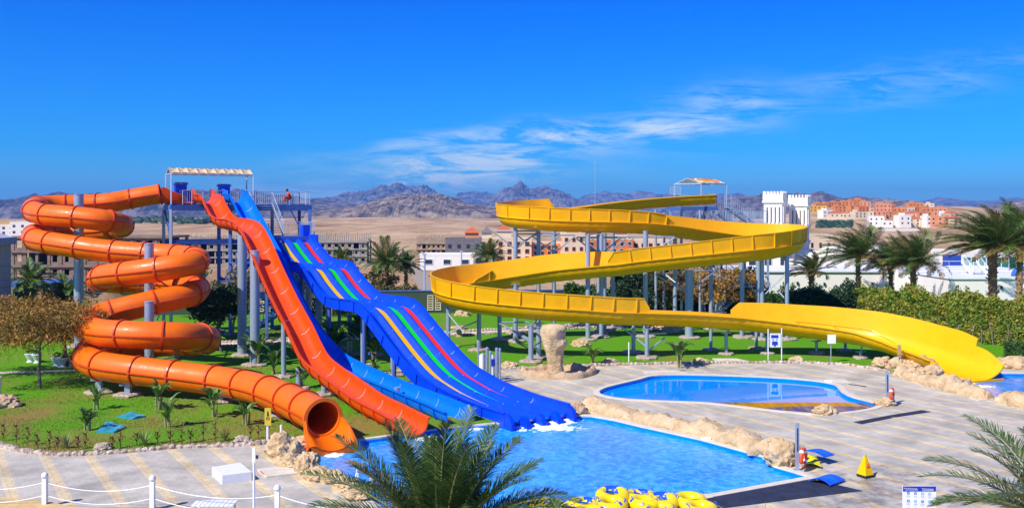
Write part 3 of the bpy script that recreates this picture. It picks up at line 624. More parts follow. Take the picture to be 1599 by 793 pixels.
def orange_tube():
    root = thing('tube_slide', 'orange enclosed spiral tube slide winding down in wide loops above the left lawn', 'water slide', G(233, 560))
    B = catmull([P(*q) for q in TUBE], 0.28); fr = frames_of(B); r = 0.77
    seg = 24; prof = [(r * math.cos(2 * math.pi * k / seg), r * math.sin(2 * math.pi * k / seg)) for k in range(seg)]
    prof_in = [((r - .05) * math.cos(-2 * math.pi * k / seg), (r - .05) * math.sin(-2 * math.pi * k / seg)) for k in range(seg)]
    mb = MB(); mb.sweep(fr, [prof] * len(fr), cap=False); mb.sweep(fr, [prof_in] * len(fr), cap=False)
    for e in (0, -1):
        p, x, y = fr[e]; vs = [p + x * a + y * b for a, b in prof] + [p + x * a * .935 + y * b * .935 for a, b in prof]
        mb.add(vs, [(k, (k + 1) % seg, seg + (k + 1) % seg, seg + k) for k in range(seg)])
    mb.build('tube', M_orange, root, smooth=True)
    # long side flange where the two half shells are bolted together
    for sgn in (-1, 1):
        mb = MB(); pr = [(sgn * (r - .02), -.035), (sgn * (r + .075), -.03), (sgn * (r + .075), .03), (sgn * (r - .02), .035)]
        mb.sweep(fr, [pr] * len(fr)); mb.build('seam_flange', M_orange_rim, root)
    step = 8.6; i = 0.0
    ringp = lambda rr: [(rr * math.cos(2 * math.pi * k / 28), rr * math.sin(2 * math.pi * k / 28)) for k in range(28)]
    while i < len(fr):
        p, x, y = fr[int(i)]; t = y.cross(x).normalized(); mb = MB()
        sec = [(r - .01, -.05), (r + .08, -.05), (r + .08, .05), (r - .01, .05)]
        vs = []
        for k in range(28):
            q = 2 * math.pi * k / 28
            for (rr, w) in sec: vs.append(p + x * rr * math.cos(q) + y * rr * math.sin(q) + t * w)
        mb.add(vs, [(k * 4 + a, k * 4 + (a + 1) % 4, ((k + 1) % 28) * 4 + (a + 1) % 4, ((k + 1) % 28) * 4 + a) for k in range(28) for a in range(4)])
        mb.build('joint_ring', M_orange_rim, root); i += step
    p, x, y = fr[-1]; t = x.cross(y).normalized() * -1
    if t.y > 0: t = -t
    # mouth lip and the open run-out chute
    mb = MB(); vs = []
    for k in range(28):
        q = 2 * math.pi * k / 28
        for (rr, w) in ((r - .06, 0), (r + .10, 0), (r + .10, .10), (r - .06, .10)): vs.append(p + x * rr * math.cos(q) + y * rr * math.sin(q) + t * w)
    mb.add(vs, [(k * 4 + a, k * 4 + (a + 1) % 4, ((k + 1) % 28) * 4 + (a + 1) % 4, ((k + 1) % 28) * 4 + a) for k in range(28) for a in range(4)]); mb.build('mouth_rim', M_orange, root)
    mb = MB(); f2 = []; prs = []; n = 10
    hd = Vector((.46, -.89, 0)).normalized(); hx = Vector((-hd.y, hd.x, 0))          # hx points to the viewer's right
    for j in range(n):
        s = j / (n - 1); q = p + hd * (.05 + 1.55 * s) - UP * (.30 * s); f2.append((q, hx, UP)); ww = 1.0 + .24 * s
        tl = pw(s, ((0, .02), (.25, -.12), (.45, -.42), (1, -.50))); tr = pw(s, ((0, .02), (.35, -.02), (.6, -.14), (.85, -.34), (1, -.52))); inn = []
        for k in range(17):
            g = math.pi + math.pi * k / 16; xx, yy = math.cos(g) * r * ww, math.sin(g) * r
            if yy > (tl if k < 8 else tr): yy = tl if k < 8 else tr
            inn.append((xx, yy))
        prs.append(inn + [(a * 1.06 + math.copysign(.03, a), b_ - (.02 if k in (0, 16) else .06)) for k, (a, b_) in reversed(list(enumerate(inn)))])
    mb.sweep(f2, prs); mb.build('runout_chute', M_orange, root, angle=50)
    mb = MB(); e = f2[-1][0]; w_ = r * 1.24 * 1.07
    for sg in (-1, 1):
        pts = [(f2[j][0] + hx * sg * r * (1 + .24 * j / (n - 1)) * 1.05, prs[j][0 if sg < 0 else 16][1]) for j in range(n)]; vs = []
        for q, tp in pts:
            for dx in (0, .05): vs += [q + hx * sg * dx + UP * (tp - .02), Vector((q.x, q.y, -.25)) + hx * sg * dx]
        mb.add(vs, [(j * 4, j * 4 + 4, j * 4 + 5, j * 4 + 1) for j in range(n - 1)] + [(j * 4 + 2, j * 4 + 3, j * 4 + 7, j * 4 + 6) for j in range(n - 1)])
    prof = [e + hx * a + UP * b_ for a, b_ in prs[-1][:17]]; low = [Vector((v.x, v.y, -.25)) for v in prof]; mb.add(prof + low, [(k, k + 1, 17 + k + 1, 17 + k) for k in range(16)])
    mb.build('chute_skirt', M_orange, root)
    # tall galvanised masts through the loops, with arms to the tube
    for (px, D, ytop, rr) in ((123, 70.7, 303, .34), (233, 63.4, 380, .30), (233, 57.6, 470, .27)):
        b = P(px, ytop, D); column(root, b.x, b.y, b.z, rr, 'mast', seg=18, padr=.9)
    def arm(px, D, z, tx, TD, tz_):
        a = P(px, 330, D); a.z = z; b = Vector((tx, TD, tz_)); mb = MB(); mb.tube([a, b], .055, 8); mb.tube([a - UP * 1.0, b - UP * .05], .04, 8); mb.build('arm', M_galv, root)
    for (px, D, i) in ((123, 70.7, 60), (123, 70.7, 11), (123, 70.7, 17), (123, 70.7, 22), (233, 63.4, 24), (233, 63.4, 31), (233, 63.4, 36), (233, 57.6, 42), (233, 57.6, 50), (233, 57.6, 55), (123, 70.7, 16)):
        if i >= len(TUBE) or i == 60: continue
        q = P(*TUBE[i]); a = P(px, 330, D); q.z -= r + .02
        v = Vector((q.x - a.x, q.y - a.y, 0))
        if v.length > 6.5: continue
        arm(px, D, q.z - .05, q.x, q.y, q.z + .03)
    for (px, py, D) in ((200, 577, 52), (345, 595, 50.3), (440, 619, 47), (155, 570, 52.8)):
        q = P(px, py, D); mb = MB(); mb.box((q.x, q.y, (q.z - r) / 2 + .05), (.3, .3, max(.15, q.z - r - .05))); mb.box((q.x, q.y, q.z - r - .02), (.9, .25, .10), rz=.4); mb.build('saddle', M_galv, root); footing(root, q.x, q.y, .7)
    # open entry chute at the deck
    mb = MB(); a = P(249, 304, 76.05); b = P(275, 309, 76.6); c = P(288, 316, 77.0); d = P(306, 317.5, 77.3)
    B2 = catmull([a - UP * .1, b - UP * .2, c, d], .15); f2 = frames_of(B2); prs = []
    for j in range(len(f2)):
        s = j / (len(f2) - 1); h = pw(s, ((0, .75), (.5, .5), (.66, .25), (.75, .08), (1, .08))); inn = []
        for k in range(11):
            q = math.pi + math.pi * k / 10; inn.append((.7 * math.cos(q), .45 * math.sin(q) * (1 if s < .6 else .35)))
        inn = [(-.74, h)] + inn + [(.74, h)]; prs.append(inn + [(x_ * 1.07, y_ - .04) for x_, y_ in inn[::-1]])
    mb.sweep(f2, prs); mb.build('entry_chute', M_red_o, root, angle=50)
    return fr
orange_tube()

# ================================================================== straight slides: common tools
def plane_fit(A, Bv, off, pts):
    """heights along a straight plan line A-B (offset sideways): list of (t, z)"""
    A2 = Vector((A[0], A[1], 0)) + NV * off; B2 = Vector((Bv[0], Bv[1], 0)) + NV * off; out = []
    for px, py in pts:
        k = (px - CX) / FPX; t = (A2.x - k * A2.y) / (k * (B2.y - A2.y) - (B2.x - A2.x)); D = A2.y + t * (B2.y - A2.y)
        out.append((t, EYE - (py - YH) / FPX * D))
    return out
def line_path(A, Bv, tz_, step=.25):
    A, Bv = Vector((A[0], A[1], 0)), Vector((Bv[0], Bv[1], 0))
    pts = [A.lerp(Bv, t) + UP * z for t, z in tz_]
    B = catmull(pts, step); t = (Bv - A).normalized(); x = UP.cross(t).normalized(); fr = []
    for i in range(len(B)):
        g = (Vector(B[min(len(B) - 1, i + 1)]) - Vector(B[max(0, i - 1)])).normalized(); fr.append((Vector(B[i]), x, g.cross(x).normalized()))
    return fr
def u_profile(a, dep, lip=.10, flare=0.0, n=12, th=.05):
    inn = []
    for k in range(n + 1):
        q = math.pi + math.pi * k / n; c, s_ = math.cos(q), math.sin(q)
        inn.append((a * math.copysign(abs(c) ** .75, c), dep * math.copysign(abs(s_) ** .8, s_)))
    out = [(a + th + lip, 0.02), (a + th + lip, -.05), (a + th, -.06)] + [(x * (a + th) / a, y - th) for x, y in inn[::-1][1:-1]] + [(-a - th, -.06), (-a - th - lip, -.05), (-a - th - lip, .02)]
    return inn + out
def speed_slide(label, A, Bv, off, pts, material, start_lip, cols, hw=.70, dep=.70):
    tzs = plane_fit(A, Bv, off, pts); fr = line_path(A, Bv, tzs)
    root = thing('speed_slide', label, 'water slide', (Bv[0], Bv[1], 0))
    mb = MB(); pr = u_profile(hw, dep); mb.sweep(fr, [pr] * len(fr)); mb.build('chute', material, root, angle=55)
    th = .05
    for i in range(8, len(fr), 6):
        p, x, y = fr[i]; t = x.cross(y).normalized(); mb = MB()       # outside stiffening ribs
        vs = []; n = 12
        for k in range(n + 1):
            q = math.pi + math.pi * k / n; c, s_ = math.cos(q), math.sin(q); cx_ = math.copysign(abs(c) ** .75, c); sy_ = math.copysign(abs(s_) ** .8, s_)
            for g in (.03, .13):
                for w in (-.03, .03): vs.append(p + x * (hw + g) * cx_ + y * ((dep + g) * sy_ - .02) + t * w)
        fs = []
        for k in range(n):
            b = k * 4; fs += [(b, b + 1, b + 5, b + 4), (b + 2, b + 6, b + 7, b + 3), (b, b + 4, b + 6, b + 2), (b + 1, b + 3, b + 7, b + 5)]
        mb.add(vs, fs)
        mb.build('rib', material, root)
    for i in range(14, len(fr) - 4, 9):                                  # pale joint seams on the inside
        p, x, y = fr[i]; t = x.cross(y).normalized(); mb = MB(); vs = []; n = 14
        for k in range(n + 1):
            q = math.pi * 1.58 + (math.pi * .36) * k / n; c, s_ = math.cos(q), math.sin(q); cx_ = math.copysign(abs(c) ** .75, c); sy_ = math.copysign(abs(s_) ** .8, s_)
            for w in (-.013, .013): vs.append(p + x * (hw - .012) * cx_ + y * (dep - .012) * sy_ + t * w)
        mb.add(vs, [(k * 2, k * 2 + 1, k * 2 + 3, k * 2 + 2) for k in range(n)]); mb.build('joint_seam', M_seam, root)
    # raised curved cheeks where riders start
    p, x, y = fr[0]
    for sg in (-1, 1):
        mb = MB(); f2 = fr[:7]; prs = []
        for j, (p, x, y) in enumerate(f2):
            h = start_lip * (1 - (j / 6) ** 2) + .02; prs.append([(sg * hw, -.2), (sg * (hw + .02), h), (sg * (hw + .16), h - .02), (sg * (hw + .16), h - .10), (sg * (hw + .08), h - .12), (sg * (hw + .07), -.2)][::sg])
        mb.sweep(f2, prs); mb.build('start_cheek', material, root)
    for (px, py) in cols:
        b = G(px, py); best = min(fr, key=lambda f: (f[0].x - b.x) ** 2 + (f[0].y - b.y) ** 2)
        q = best[0]; ztop = q.z - dep - .25
        if ztop < .4: ztop = .4
        column(root, b.x, b.y, ztop + .2, .155, padr=.6)
        mb = MB(); mb.bar(Vector((b.x, b.y, ztop)), Vector((q.x, q.y, q.z - dep - .06)), .12); mb.bar(Vector((b.x, b.y, max(.3, ztop - .9))), Vector((q.x, q.y, q.z - dep - .1)), .08); mb.build('bracket', M_galv, root)
    return root, fr
OA, OB = (-24.3, 76.0), (-4.3, 42.7)
o_right = [(330, 303), (338, 303.5), (345, 305.5), (353.5, 320.6), (362, 334.5), (368.6, 339), (377, 341), (386, 341.5), (395, 344), (404, 348.5), (413, 359), (425, 382), (442, 420), (464, 465), (487, 507), (501, 536), (514, 557), (535, 574), (562, 592), (596, 615), (633, 633), (671, 652)]
oroot, ofr = speed_slide('orange open chute slide with one hump, ending beside the light blue chute', OA, OB, .80, o_right, M_red_o, .38, [(443, 590), (506, 618), (466, 608)])
LA, LB = (-21.6, 76.0), (-2.2, 44.8)
l_right = [(378, 303), (385, 303.5), (391, 307), (401, 326), (414, 348), (423, 365), (434, 385), (447, 410), (464, 445), (481, 479), (498, 507), (520, 534), (540, 553), (558, 563), (578, 572.5), (615.6, 588.6), (661, 606), (701, 621), (742, 638)]
lroot, lfr = speed_slide('light blue open chute slide, between the orange chute and the deep blue racer', LA, LB, .80, l_right, M_lblue, .38, [(546, 585), (620, 622)])
# two thick steel masts carry the humps
for root, px, yb, yt in ((oroot, 378, 556, 362), (lroot, 398, 571, 391)):
    b = G(px, yb); D = b.y; z = EYE - (yt - YH) / FPX * D
    column(root, b.x, b.y, z, .31, 'mast', seg=20, padr=.8)
    mb = MB(); k = root is oroot
    f = min(ofr, key=lambda f: (f[0] - b).xy.length) if not k else min(ofr, key=lambda f: abs(f[0].z - .7 - z) + .3 * abs(f[0].y - b.y))
    tgt = f[0] - f[2] * .76
    mb.tube([Vector((b.x, b.y, z - (1.6 if k else 2.2))), tgt], .07, 8); mb.tube([Vector((b.x, b.y, z - .1 if k else z - 3.4)), tgt], .08, 8)
    mb.build('bracket', M_galv, root)

# ================================================================== the four-lane racer
def racer():
    A, Bv, w = (-17.2, 74.0), (1.24, 45.9), 3.6
    right = [(480, 366), (484, 366.5), (489, 370), (497, 381), (506, 392), (515, 401.5), (522, 404.5), (530, 405.5), (540, 407), (549, 411), (561, 427), (575, 443), (589, 456), (600, 460), (618, 462), (634, 464), (645, 468), (655, 476), (671, 495), (701, 531), (725, 557), (742, 572), (760, 583), (782, 595), (819, 610), (850, 620.5), (874, 628.5), (888, 634)]
    tzs = [(t, max(z, .60)) for t, z in plane_fit(A, Bv, w / 2, right)]; fr = line_path(A, Bv, tzs, .25)
    root = thing('racer_slide', 'deep blue four-lane racing slide with yellow, green and red stripes and three humps', 'water slide', (Bv[0], Bv[1], 0))
    lane = w / 4; inn = []; tags = []
    H = .52                                                              # wall height above the lane floors
    # across: left wall, then lanes and rounded dividers, right wall (index 0 blue, 1 yellow, 2 green, 3 red)
    def addp(x, y, m=0): inn.append((x, y)); tags.append(m)
    addp(-w / 2, 0)
    for i in range(4):
        x0 = -w / 2 + i * lane; s0 = .0 if i == 0 else .11
        addp(x0 + s0 + .0, -H + .11, 0)
        addp(x0 + s0 + .03, -H + .02, i)                                 # the coloured stripe starts here
        addp(x0 + s0 + (.50 if i else .2), -H - .03, 0)
        addp(x0 + lane * .70, -H, 0); addp(x0 + lane - .20, -H + .05, 0)
        if i < 3:
            xd = x0 + lane; addp(xd - .13, -H + .13); addp(xd - .08, -H + .21); addp(xd, -H + .24); addp(xd + .06, -H + .21)
    addp(w / 2 - .06, -H + .14); addp(w / 2, 0)
    n_in = len(inn); out = [(w / 2 + .16, .02), (w / 2 + .16, -.07), (w / 2 + .06, -.09), (w / 2 + .04, -H - .08), (-w / 2 - .04, -H - .08), (-w / 2 - .06, -.09), (-w / 2 - .16, -.07), (-w / 2 - .16, .02)]
    prof = inn + out; mis = tags + [0] * len(out)
    mb = MB(); k0 = 14
    n = len(prof); vs = []
    for (p, x, y) in fr:
        for a, b in prof: vs.append(p + x * a + y * b)
    fs = []; ms = []
    for i in range(len(fr) - 1):
        for k in range(n):
            l = (k + 1) % n; fs.append((i * n + k, (i + 1) * n + k, (i + 1) * n + l, i * n + l)); ms.append(mis[k] if 3 < i < len(fr) - 1 else 0)
    mb.v = [tuple(q) for q in vs]; mb.f = fs + [tuple(range(n)), tuple((len(fr) - 1) * n + k for k in range(n - 1, -1, -1))]; mb.m = ms + [0, 0]
    mb.build('lane_bed', [M_blue, M_syel, M_sgreen, M_sred], root, angle=50)
    # rounded noses of the walls and dividers at the water
    p, x, y = fr[-1]; t = DV
    for i in range(5):
        mb = MB(); xo = -w / 2 + i * lane; hh = (.36 if 0 < i < 4 else .55); c = p + x * xo + UP * (-H - .06)
        nn = 10; vs = []; wd = .12 if 0 < i < 4 else .09
        for j in range(nn + 1):
            q = (math.pi / 2) * j / nn
            for sx in (-1, 1): vs.append(c + x * sx * wd + t * (.62 * math.sin(q)) + UP * (hh * math.cos(q)))
        for sx in (-1, 1): vs.append(c + x * sx * wd + UP * -.25)
        for sx in (-1, 1): vs.append(c + x * sx * wd + t * .62 + UP * -.25)
        m_ = 2 * (nn + 1); fs = [(2 * j, 2 * j + 1, 2 * j + 3, 2 * j + 2) for j in range(nn)]
        fs.append(tuple([2 * j for j in range(nn + 1)] + [m_ + 2, m_])); fs.append(tuple([2 * j + 1 for j in range(nn, -1, -1)] + [m_ + 1, m_ + 3])); fs.append((2 * nn, 2 * nn + 1, m_ + 3, m_ + 2))
        mb.add(vs, fs); mb.build('nose', M_blue, root, angle=40)
    # side skirts with box ribs, lips
    for sg in (-1, 1):
        mb = MB(); pr = [(sg * (w / 2 + .06), -.06), (sg * (w / 2 + .10), -.06), (sg * (w / 2 + .10), -.72), (sg * (w / 2 + .05), -.72)][::sg]
        mb.sweep(fr[10:], [pr] * len(fr[10:])); mb.build('side_skirt', M_blue, root)
    for i in range(18, len(fr), 9):
        p, x, y = fr[i]; t = x.cross(y).normalized()
        for sg in (-1, 1):
            mb = MB(); mb.obox(p + x * sg * (w / 2 + .10) - t * .04 + y * -.74, x * sg * .07, t * .08, y * .68); mb.build('rib', M_blue, root)
    for i in range(10, len(fr) - 3, 11):                                # sealed joints, pale, over the lanes
        p, x, y = fr[i]; t = x.cross(y).normalized()
        for L_ in range(4):
            x0 = -w / 2 + L_ * lane + lane - .16; mb = MB(); pts = [(x0 - .06, -H + .03), (x0, -H + .055), (x0 + .075, -H + .17), (x0 + .10, -H + .26)] if L_ < 3 else [(x0 - .02, -H + .06), (x0 + .09, -H + .15), (x0 + .14, -H + .35)]
            vs = []
            for a, b in pts:
                for ww in (-.012, .012): vs.append(p + x * a + y * (b + .012) + t * (ww + (a - x0) * .5))
            mb.add(vs, [(k * 2, k * 2 + 1, k * 2 + 3, k * 2 + 2) for k in range(len(pts) - 1)]); mb.build('joint_seam', M_seam, root)
    # end wall at the start, right of the lanes
    p, x, y = fr[0]
    mb = MB(); mb.obox(p + x * (w / 2 - .42) - DV * .5 + UP * (-.6), x * .55, DV * .8, UP * 1.35); mb.obox(p + x * (w / 2 + .06) + DV * .4 + UP * (-.6), x * .10, DV * 1.6, UP * .62); mb.build('start_panel', M_blue, root)
    for (px, py) in ((567, 571), (546, 556), (614, 587), (628, 582), (500, 548), (482, 553), (512, 543), (585, 556), (690, 612), (705, 600)):
        b = G(px, py); f = min(fr, key=lambda f: (f[0] - b).xy.dot(DV.xy) ** 2 if True else 0)
        q = f[0]; z = q.z - H - .35
        if z > .3: column(root, b.x, b.y, z, .17, padr=.65)
    for i in (30, 52, 74, 92):
        p, x, y = fr[i]; mb = MB(); mb.bar(p - x * w / 2 - y * .72, p + x * w / 2 - y * .72, .16, .2); mb.build('cross_beam', M_bsteel, root)
        for sg in (-1, 1):
            q = p + x * sg * 1.45
            if p.z - H - .8 > .6: column(root, q.x, q.y, p.z - H - .3, .12, padr=.5, m=M_bsteel)
    return root, fr
rroot, rfr = racer()

# ================================================================== the yellow slide
# px, py of the rim level, D, half width, depth, wall left, wall right
YEL = [(1114, 304, 88, .95, .85, .0, .0), (1085, 305.5, 88, .95, .85, 0, 0), (1050, 307.5, 88, .95, .85, 0, 0), (1000, 311.5, 87.5, .95, .85, 0, 0), (950, 317, 87, .95, .85, 0, 0), (905, 323, 86.5, .95, .85, 0, 0),
       (880, 326, 86, .95, .85, 0, 0), (868, 327, 85.6, .95, .85, 0, .98), (845, 329, 85, .95, .85, 0, 1.0), (815, 332, 83.6, .95, .85, 0, 1.0), (797, 334.5, 81.5, .95, .85, 0, 1.0), (800, 337.5, 79.2, .95, .85, 0, 1.0), (820, 340.5, 77.9, .95, .85, 0, 1.0), (862, 343.5, 77.2, .95, .85, 0, 1.0),
       (910, 345, 77, .95, .85, 0, .98), (960, 346, 77.1, .95, .85, 0, .95), (1005, 348, 77.6, .95, .85, 0, .9), (1026, 350, 78, .95, .85, .5, .82), (1044, 352, 78.4, .95, .85, .9, 0), (1090, 359, 79.6, .95, .85, 1.0, 0), (1140, 365.5, 80.6, .95, .88, 1.05, 0), (1185, 369, 80.8, .95, .88, 1.08, 0), (1220, 371, 80.2, .95, .88, 1.1, 0), (1236, 374, 78.2, .95, .9, 1.12, 0),
       (1232, 378.5, 75.8, .95, .9, 1.12, 0), (1210, 383.5, 74.3, .95, .92, 1.12, 0), (1180, 387.5, 73.6, .95, .92, 1.12, 0), (1123, 393.5, 73.4, .95, .92, 1.05, 0), (1060, 400, 73.5, .95, .92, .98, .2), (1000, 406.5, 73.8, .95, .92, 1.0, .55), (962, 411.5, 74, .95, .92, .95, .85), (944, 413, 74.1, .95, .92, 0, .95), (900, 417, 74.3, .95, .92, 0, 1.1),
       (854, 422, 74.5, .95, .92, 0, 1.15), (800, 430, 74.4, .95, .92, 0, 1.15), (775, 433.5, 74.2, .95, .92, .0, 1.15), (762, 435.5, 74, .95, .92, .75, 1.15), (742, 438, 73.5, .95, .92, .4, 1.15), (722, 441, 72.7, .95, .92, .05, 1.15), (702, 446.5, 70.8, .95, .92, 0, 1.12), (699, 453, 68.6, .95, .92, 0, 1.1), (716, 460.5, 67, .95, .92, 0, 1.08), (745, 467, 66.2, .95, .92, 0, 1.06), (790, 472.5, 65.6, .95, .92, 0, 1.03),
       (849, 477.5, 65.2, .95, .92, 0, 1.0), (900, 480.5, 65.1, .95, .92, 0, .98), (960, 484.5, 65.3, .95, .92, 0, .98), (998, 485.5, 65.6, .95, .92, 0, .98), (1014, 486, 65.7, .95, .92, 0, 0), (1060, 487.5, 66, .95, .92, 0, 0), (1110, 490, 66.3, .95, .92, 0, 0), (1143, 492.5, 66.5, .98, .92, 0, 0), (1162, 494, 66.6, 1.0, .92, .85, 0), (1200, 498, 66.6, 1.1, .94, 1.0, 0),
       (1250, 503.5, 66.4, 1.2, .95, 1.1, 0), (1300, 509.5, 65.9, 1.3, .95, 1.2, 0), (1350, 517, 65, 1.4, .95, 1.25, 0), (1395, 528.5, 63.5, 1.5, .95, 1.3, 0), (1432, 540.5, 61.9, 1.6, .95, 1.3, 0), (1464, 551, 60.3, 1.65, .92, 1.3, 0), (1487, 560, 59.2, 1.65, .90, 1.2, 0)]
def yellow():
    root = thing('serpentine_slide', 'wide yellow open slide zigzagging from the right tower down to the small far pool', 'water slide', G(960, 560))
    ctl = [tuple(P(q[0], q[1], q[2])) + tuple(q[3:]) for q in YEL]
    B = catmull(ctl, .25); fr = frames_of(B); n = len(fr); A_ = B[:, 3]; Dp = B[:, 4]; hl = np.interp(np.arange(n), np.arange(n), B[:, 5]); hr = B[:, 6]
    # walls: linear in the control points, no overshoot
    s = np.concatenate([[0], np.cumsum(np.linalg.norm(np.diff(B[:, :3], axis=0), axis=1))]); cs = []
    for c in ctl: cs.append(s[int(np.argmin(np.linalg.norm(B[:, :3] - np.array(c[:3]), axis=1)))])
    hl = np.interp(s, cs, [c[5] for c in ctl]); hr = np.interp(s, cs, [c[6] for c in ctl]); th = .05
    profs = []; NN = 16
    for i in range(n):
        a, d = A_[i], Dp[i]; inn = [(a * math.cos(math.pi + math.pi * k / NN), d * math.sin(math.pi + math.pi * k / NN)) for k in range(NN + 1)]
        bump = .018 if i % 3 == 0 else 0
        out = [((a + th + bump) * math.cos(math.pi + math.pi * k / NN), (d + th + bump) * math.sin(math.pi + math.pi * k / NN)) for k in range(NN - 1, 0, -1)]
        profs.append(inn + [(a + .16, .0), (a + .16, -.06), (a + th, -.08)] + out + [(-a - th, -.08), (-a - .16, -.06), (-a - .16, .0)])
    mb = MB(); mb.sweep(fr, profs); mb.build('chute', M_yellow, root, angle=55)
    for sg, h in ((-1, hl), (1, hr)):
        i = 0
        while i < n:
            if h[i] > .03:
                j = i
                while j < n - 1 and h[j + 1] > .03: j += 1
                if j - i > 2:
                    f2 = fr[i:j + 1]; prs = []
                    for q in range(i, j + 1):
                        a, hh = A_[q], h[q]; o = .16 * hh
                        prs.append([(sg * a, -.02), (sg * (a + o), hh), (sg * (a + o + .09), hh), (sg * (a + o + .09), hh - .05), (sg * (a + o + .045), hh - .06), (sg * (a + .05), -.02)][::sg])
                    mb = MB(); mb.sweep(f2, prs); w = mb.build('side_wall', M_yellow, root, angle=50)
                    q = i + 3
                    while q < j - 1:
                        hh = h[q]; p, x, y = fr[q]; t = x.cross(y).normalized(); a = A_[q]
                        if hh > .35 and 5 < q < n - 8:
                            m2 = MB(); o = .16 * hh
                            vs = []
                            for ww in (-.03, .03):
                                for (xx, yy) in ((a + .04, 0), (a + .17, 0), (a + o + .12, hh - .02), (a + o + .03, hh - .02)): vs.append(p + x * sg * xx + y * yy + t * ww)
                            m2.add(vs, [(0, 1, 2, 3), (7, 6, 5, 4), (0, 4, 5, 1), (1, 5, 6, 2), (2, 6, 7, 3), (3, 7, 4, 0)]); m2.build('rib', M_yellow, w)
                        q += 6
                i = j + 1
            else: i += 1
    # moulded relief panel inside the tall wall of the last stretch
    for ia, ib in ((int(n * .905), int(n * .945)),):
        def wp(i, g):
            p, x, y = fr[i]; a = A_[i]; ang = math.pi + g * math.pi; return p + x * (a - .03) * math.cos(ang) + y * (Dp[i] - .03) * math.sin(ang)
        mb = MB()
        top = [wp(i, .02) for i in range(ia, ib)]; mb.tube(top, .03, 6)
        for i in (ia, (ia + ib) // 2, ib - 1): mb.tube([wp(i + int(k * 2.5), g) for k, g in enumerate((.02, .10, .18, .26))] if i + 10 < n else [wp(i, g) for g in (.02, .1, .18, .26)], .03, 6)
        mb.build('relief_panel', M_yellow, root)
    # rounded open end: far side runs on, floor slopes into the water
    p, x, y = fr[-1]; t = (x.cross(y)).normalized(); 
    if t.dot(Vector(B[-1][:3]) - Vector(B[-3][:3])) < 0: t = -t
    f2 = []; prs = []; m = 10; a0, d0 = A_[-1], Dp[-1]
    for j in range(m):
        sft = j / (m - 1); q = p + t * (2.3 * sft); q.z = p.z - .12 * sft; f2.append((q, x, y)); inn = []
        for k in range(NN + 1):
            an = math.pi + math.pi * k / NN; c = math.cos(an); sn = math.sin(an)
            xx, yy = a0 * c, d0 * sn
            if c > 0:                                # the near side falls away
                lim = -d0 * min(1, .15 + 1.2 * sft); yy = min(yy, lim + 0) if yy > lim else yy
                xx = min(xx, a0 * (1 - .25 * sft))
            else:
                top = .75 * (1 - sft ** 2.5) - .15 * sft
                if k == 0: xx, yy = -a0 * 1.05, max(yy, top)
            inn.append((xx, yy))
        out = [(a * 1.04, b - .05) for a, b in inn]; prs.append(inn + out[::-1])
    mb = MB(); mb.sweep(f2, prs); mb.build('runout_lip', M_yellow, root, angle=60)
    q, x, y = f2[-1]; mb = MB(); mb.obox(q - x * a0 * 1.05 - UP * (d0 + .45) - t * .1, x * a0 * 1.8, t * .06, UP * .5); 
    mb.obox(fr[-1][0] + x * (a0 + .02) - UP * (d0 + .4), t * .4, x * .06, UP * (d0 + .38)); mb.build('end_skirt', M_yellow, root)
    # columns with outrigger frames
    def ch_z(b, far=None):
        c = [f for f in fr if (f[0] - b).xy.length < 3.2]
        return sorted(set(round(f[0].z, 2) for f in c))
    cols = [(829, 566, .17), (841, 560, .17), (780, 532, .17), (805, 534, .19), (918, 531.5, .18), (939, 527, .17), (989, 552, .14), (1010, 560, .14), (1134, 554, .12), (1110, 547.6, .12), (1181, 545.5, .12), (1198, 553, .12), (700, 543, .16), (748, 548, .16), (1343.6, 560, .10), (1275, 553, .10), (1320, 549, .1),
            (1190, 531, .16), (1229, 531, .16), (1158, 528, .14)]
    for (px, py, r_) in cols:
        b = G(px, py); c = [f[0].z for f in fr if (f[0] - b).xy.length < 3.0]
        if not c: 
            c = [min(fr, key=lambda f: (f[0] - b).xy.length)[0].z]
        zt = min(c) - 1.0 if py > 535 else (max(c) - 1.05 if px < 1000 or px > 1150 else min(c) - 1.0)
        zt = max(zt, .35); column(root, b.x, b.y, zt, r_, padr=.75 if r_ > .13 else .55)
        f = min([f for f in fr], key=lambda f: (f[0] - b).xy.length + abs(f[0].z - 1.0 - zt) * 2)
        tgt = f[0] - UP * .99
        if (tgt - Vector((b.x, b.y, zt))).length > .2:
            mb = MB(); mb.tube([Vector((b.x, b.y, zt - .05)), tgt], .06, 8); mb.build('arm', M_galv, root)
        mb = MB(); mb.box((b.x, b.y, zt - .02), (.7, .22, .06), rz=.3); mb.build('saddle', M_galv, root)
    # cross frames (outrigger beams with diagonal struts) as in the tall bents
    def bent(px, py, D, r_, arms, z0=0.0):
        b = P(px, py, D); column(root, b.x, b.y, b.z, r_, seg=16, z0=z0 if z0 else 0.0, padr=.8)
        for (dx, dz, L_) in arms:
            mb = MB(); e = Vector((b.x + dx, b.y + L_, b.z + dz)); mb.tube([Vector((b.x, b.y, b.z + dz)), e], .055, 8); mb.tube([Vector((b.x, b.y, b.z + dz - 1.5)), e - UP * .08], .055, 8); mb.build('arm', M_galv, root)
    bent(1076, 421, 75.6, .33, ((-2.6, -.35, 0.3), (2.4, -.15, 1.6), (-1.6, -.4, 1.5)))
    bent(1008, 352 + 8, 76.4, .2, ((-2.2, -.5, 0), (2.3, -.5, 0)))
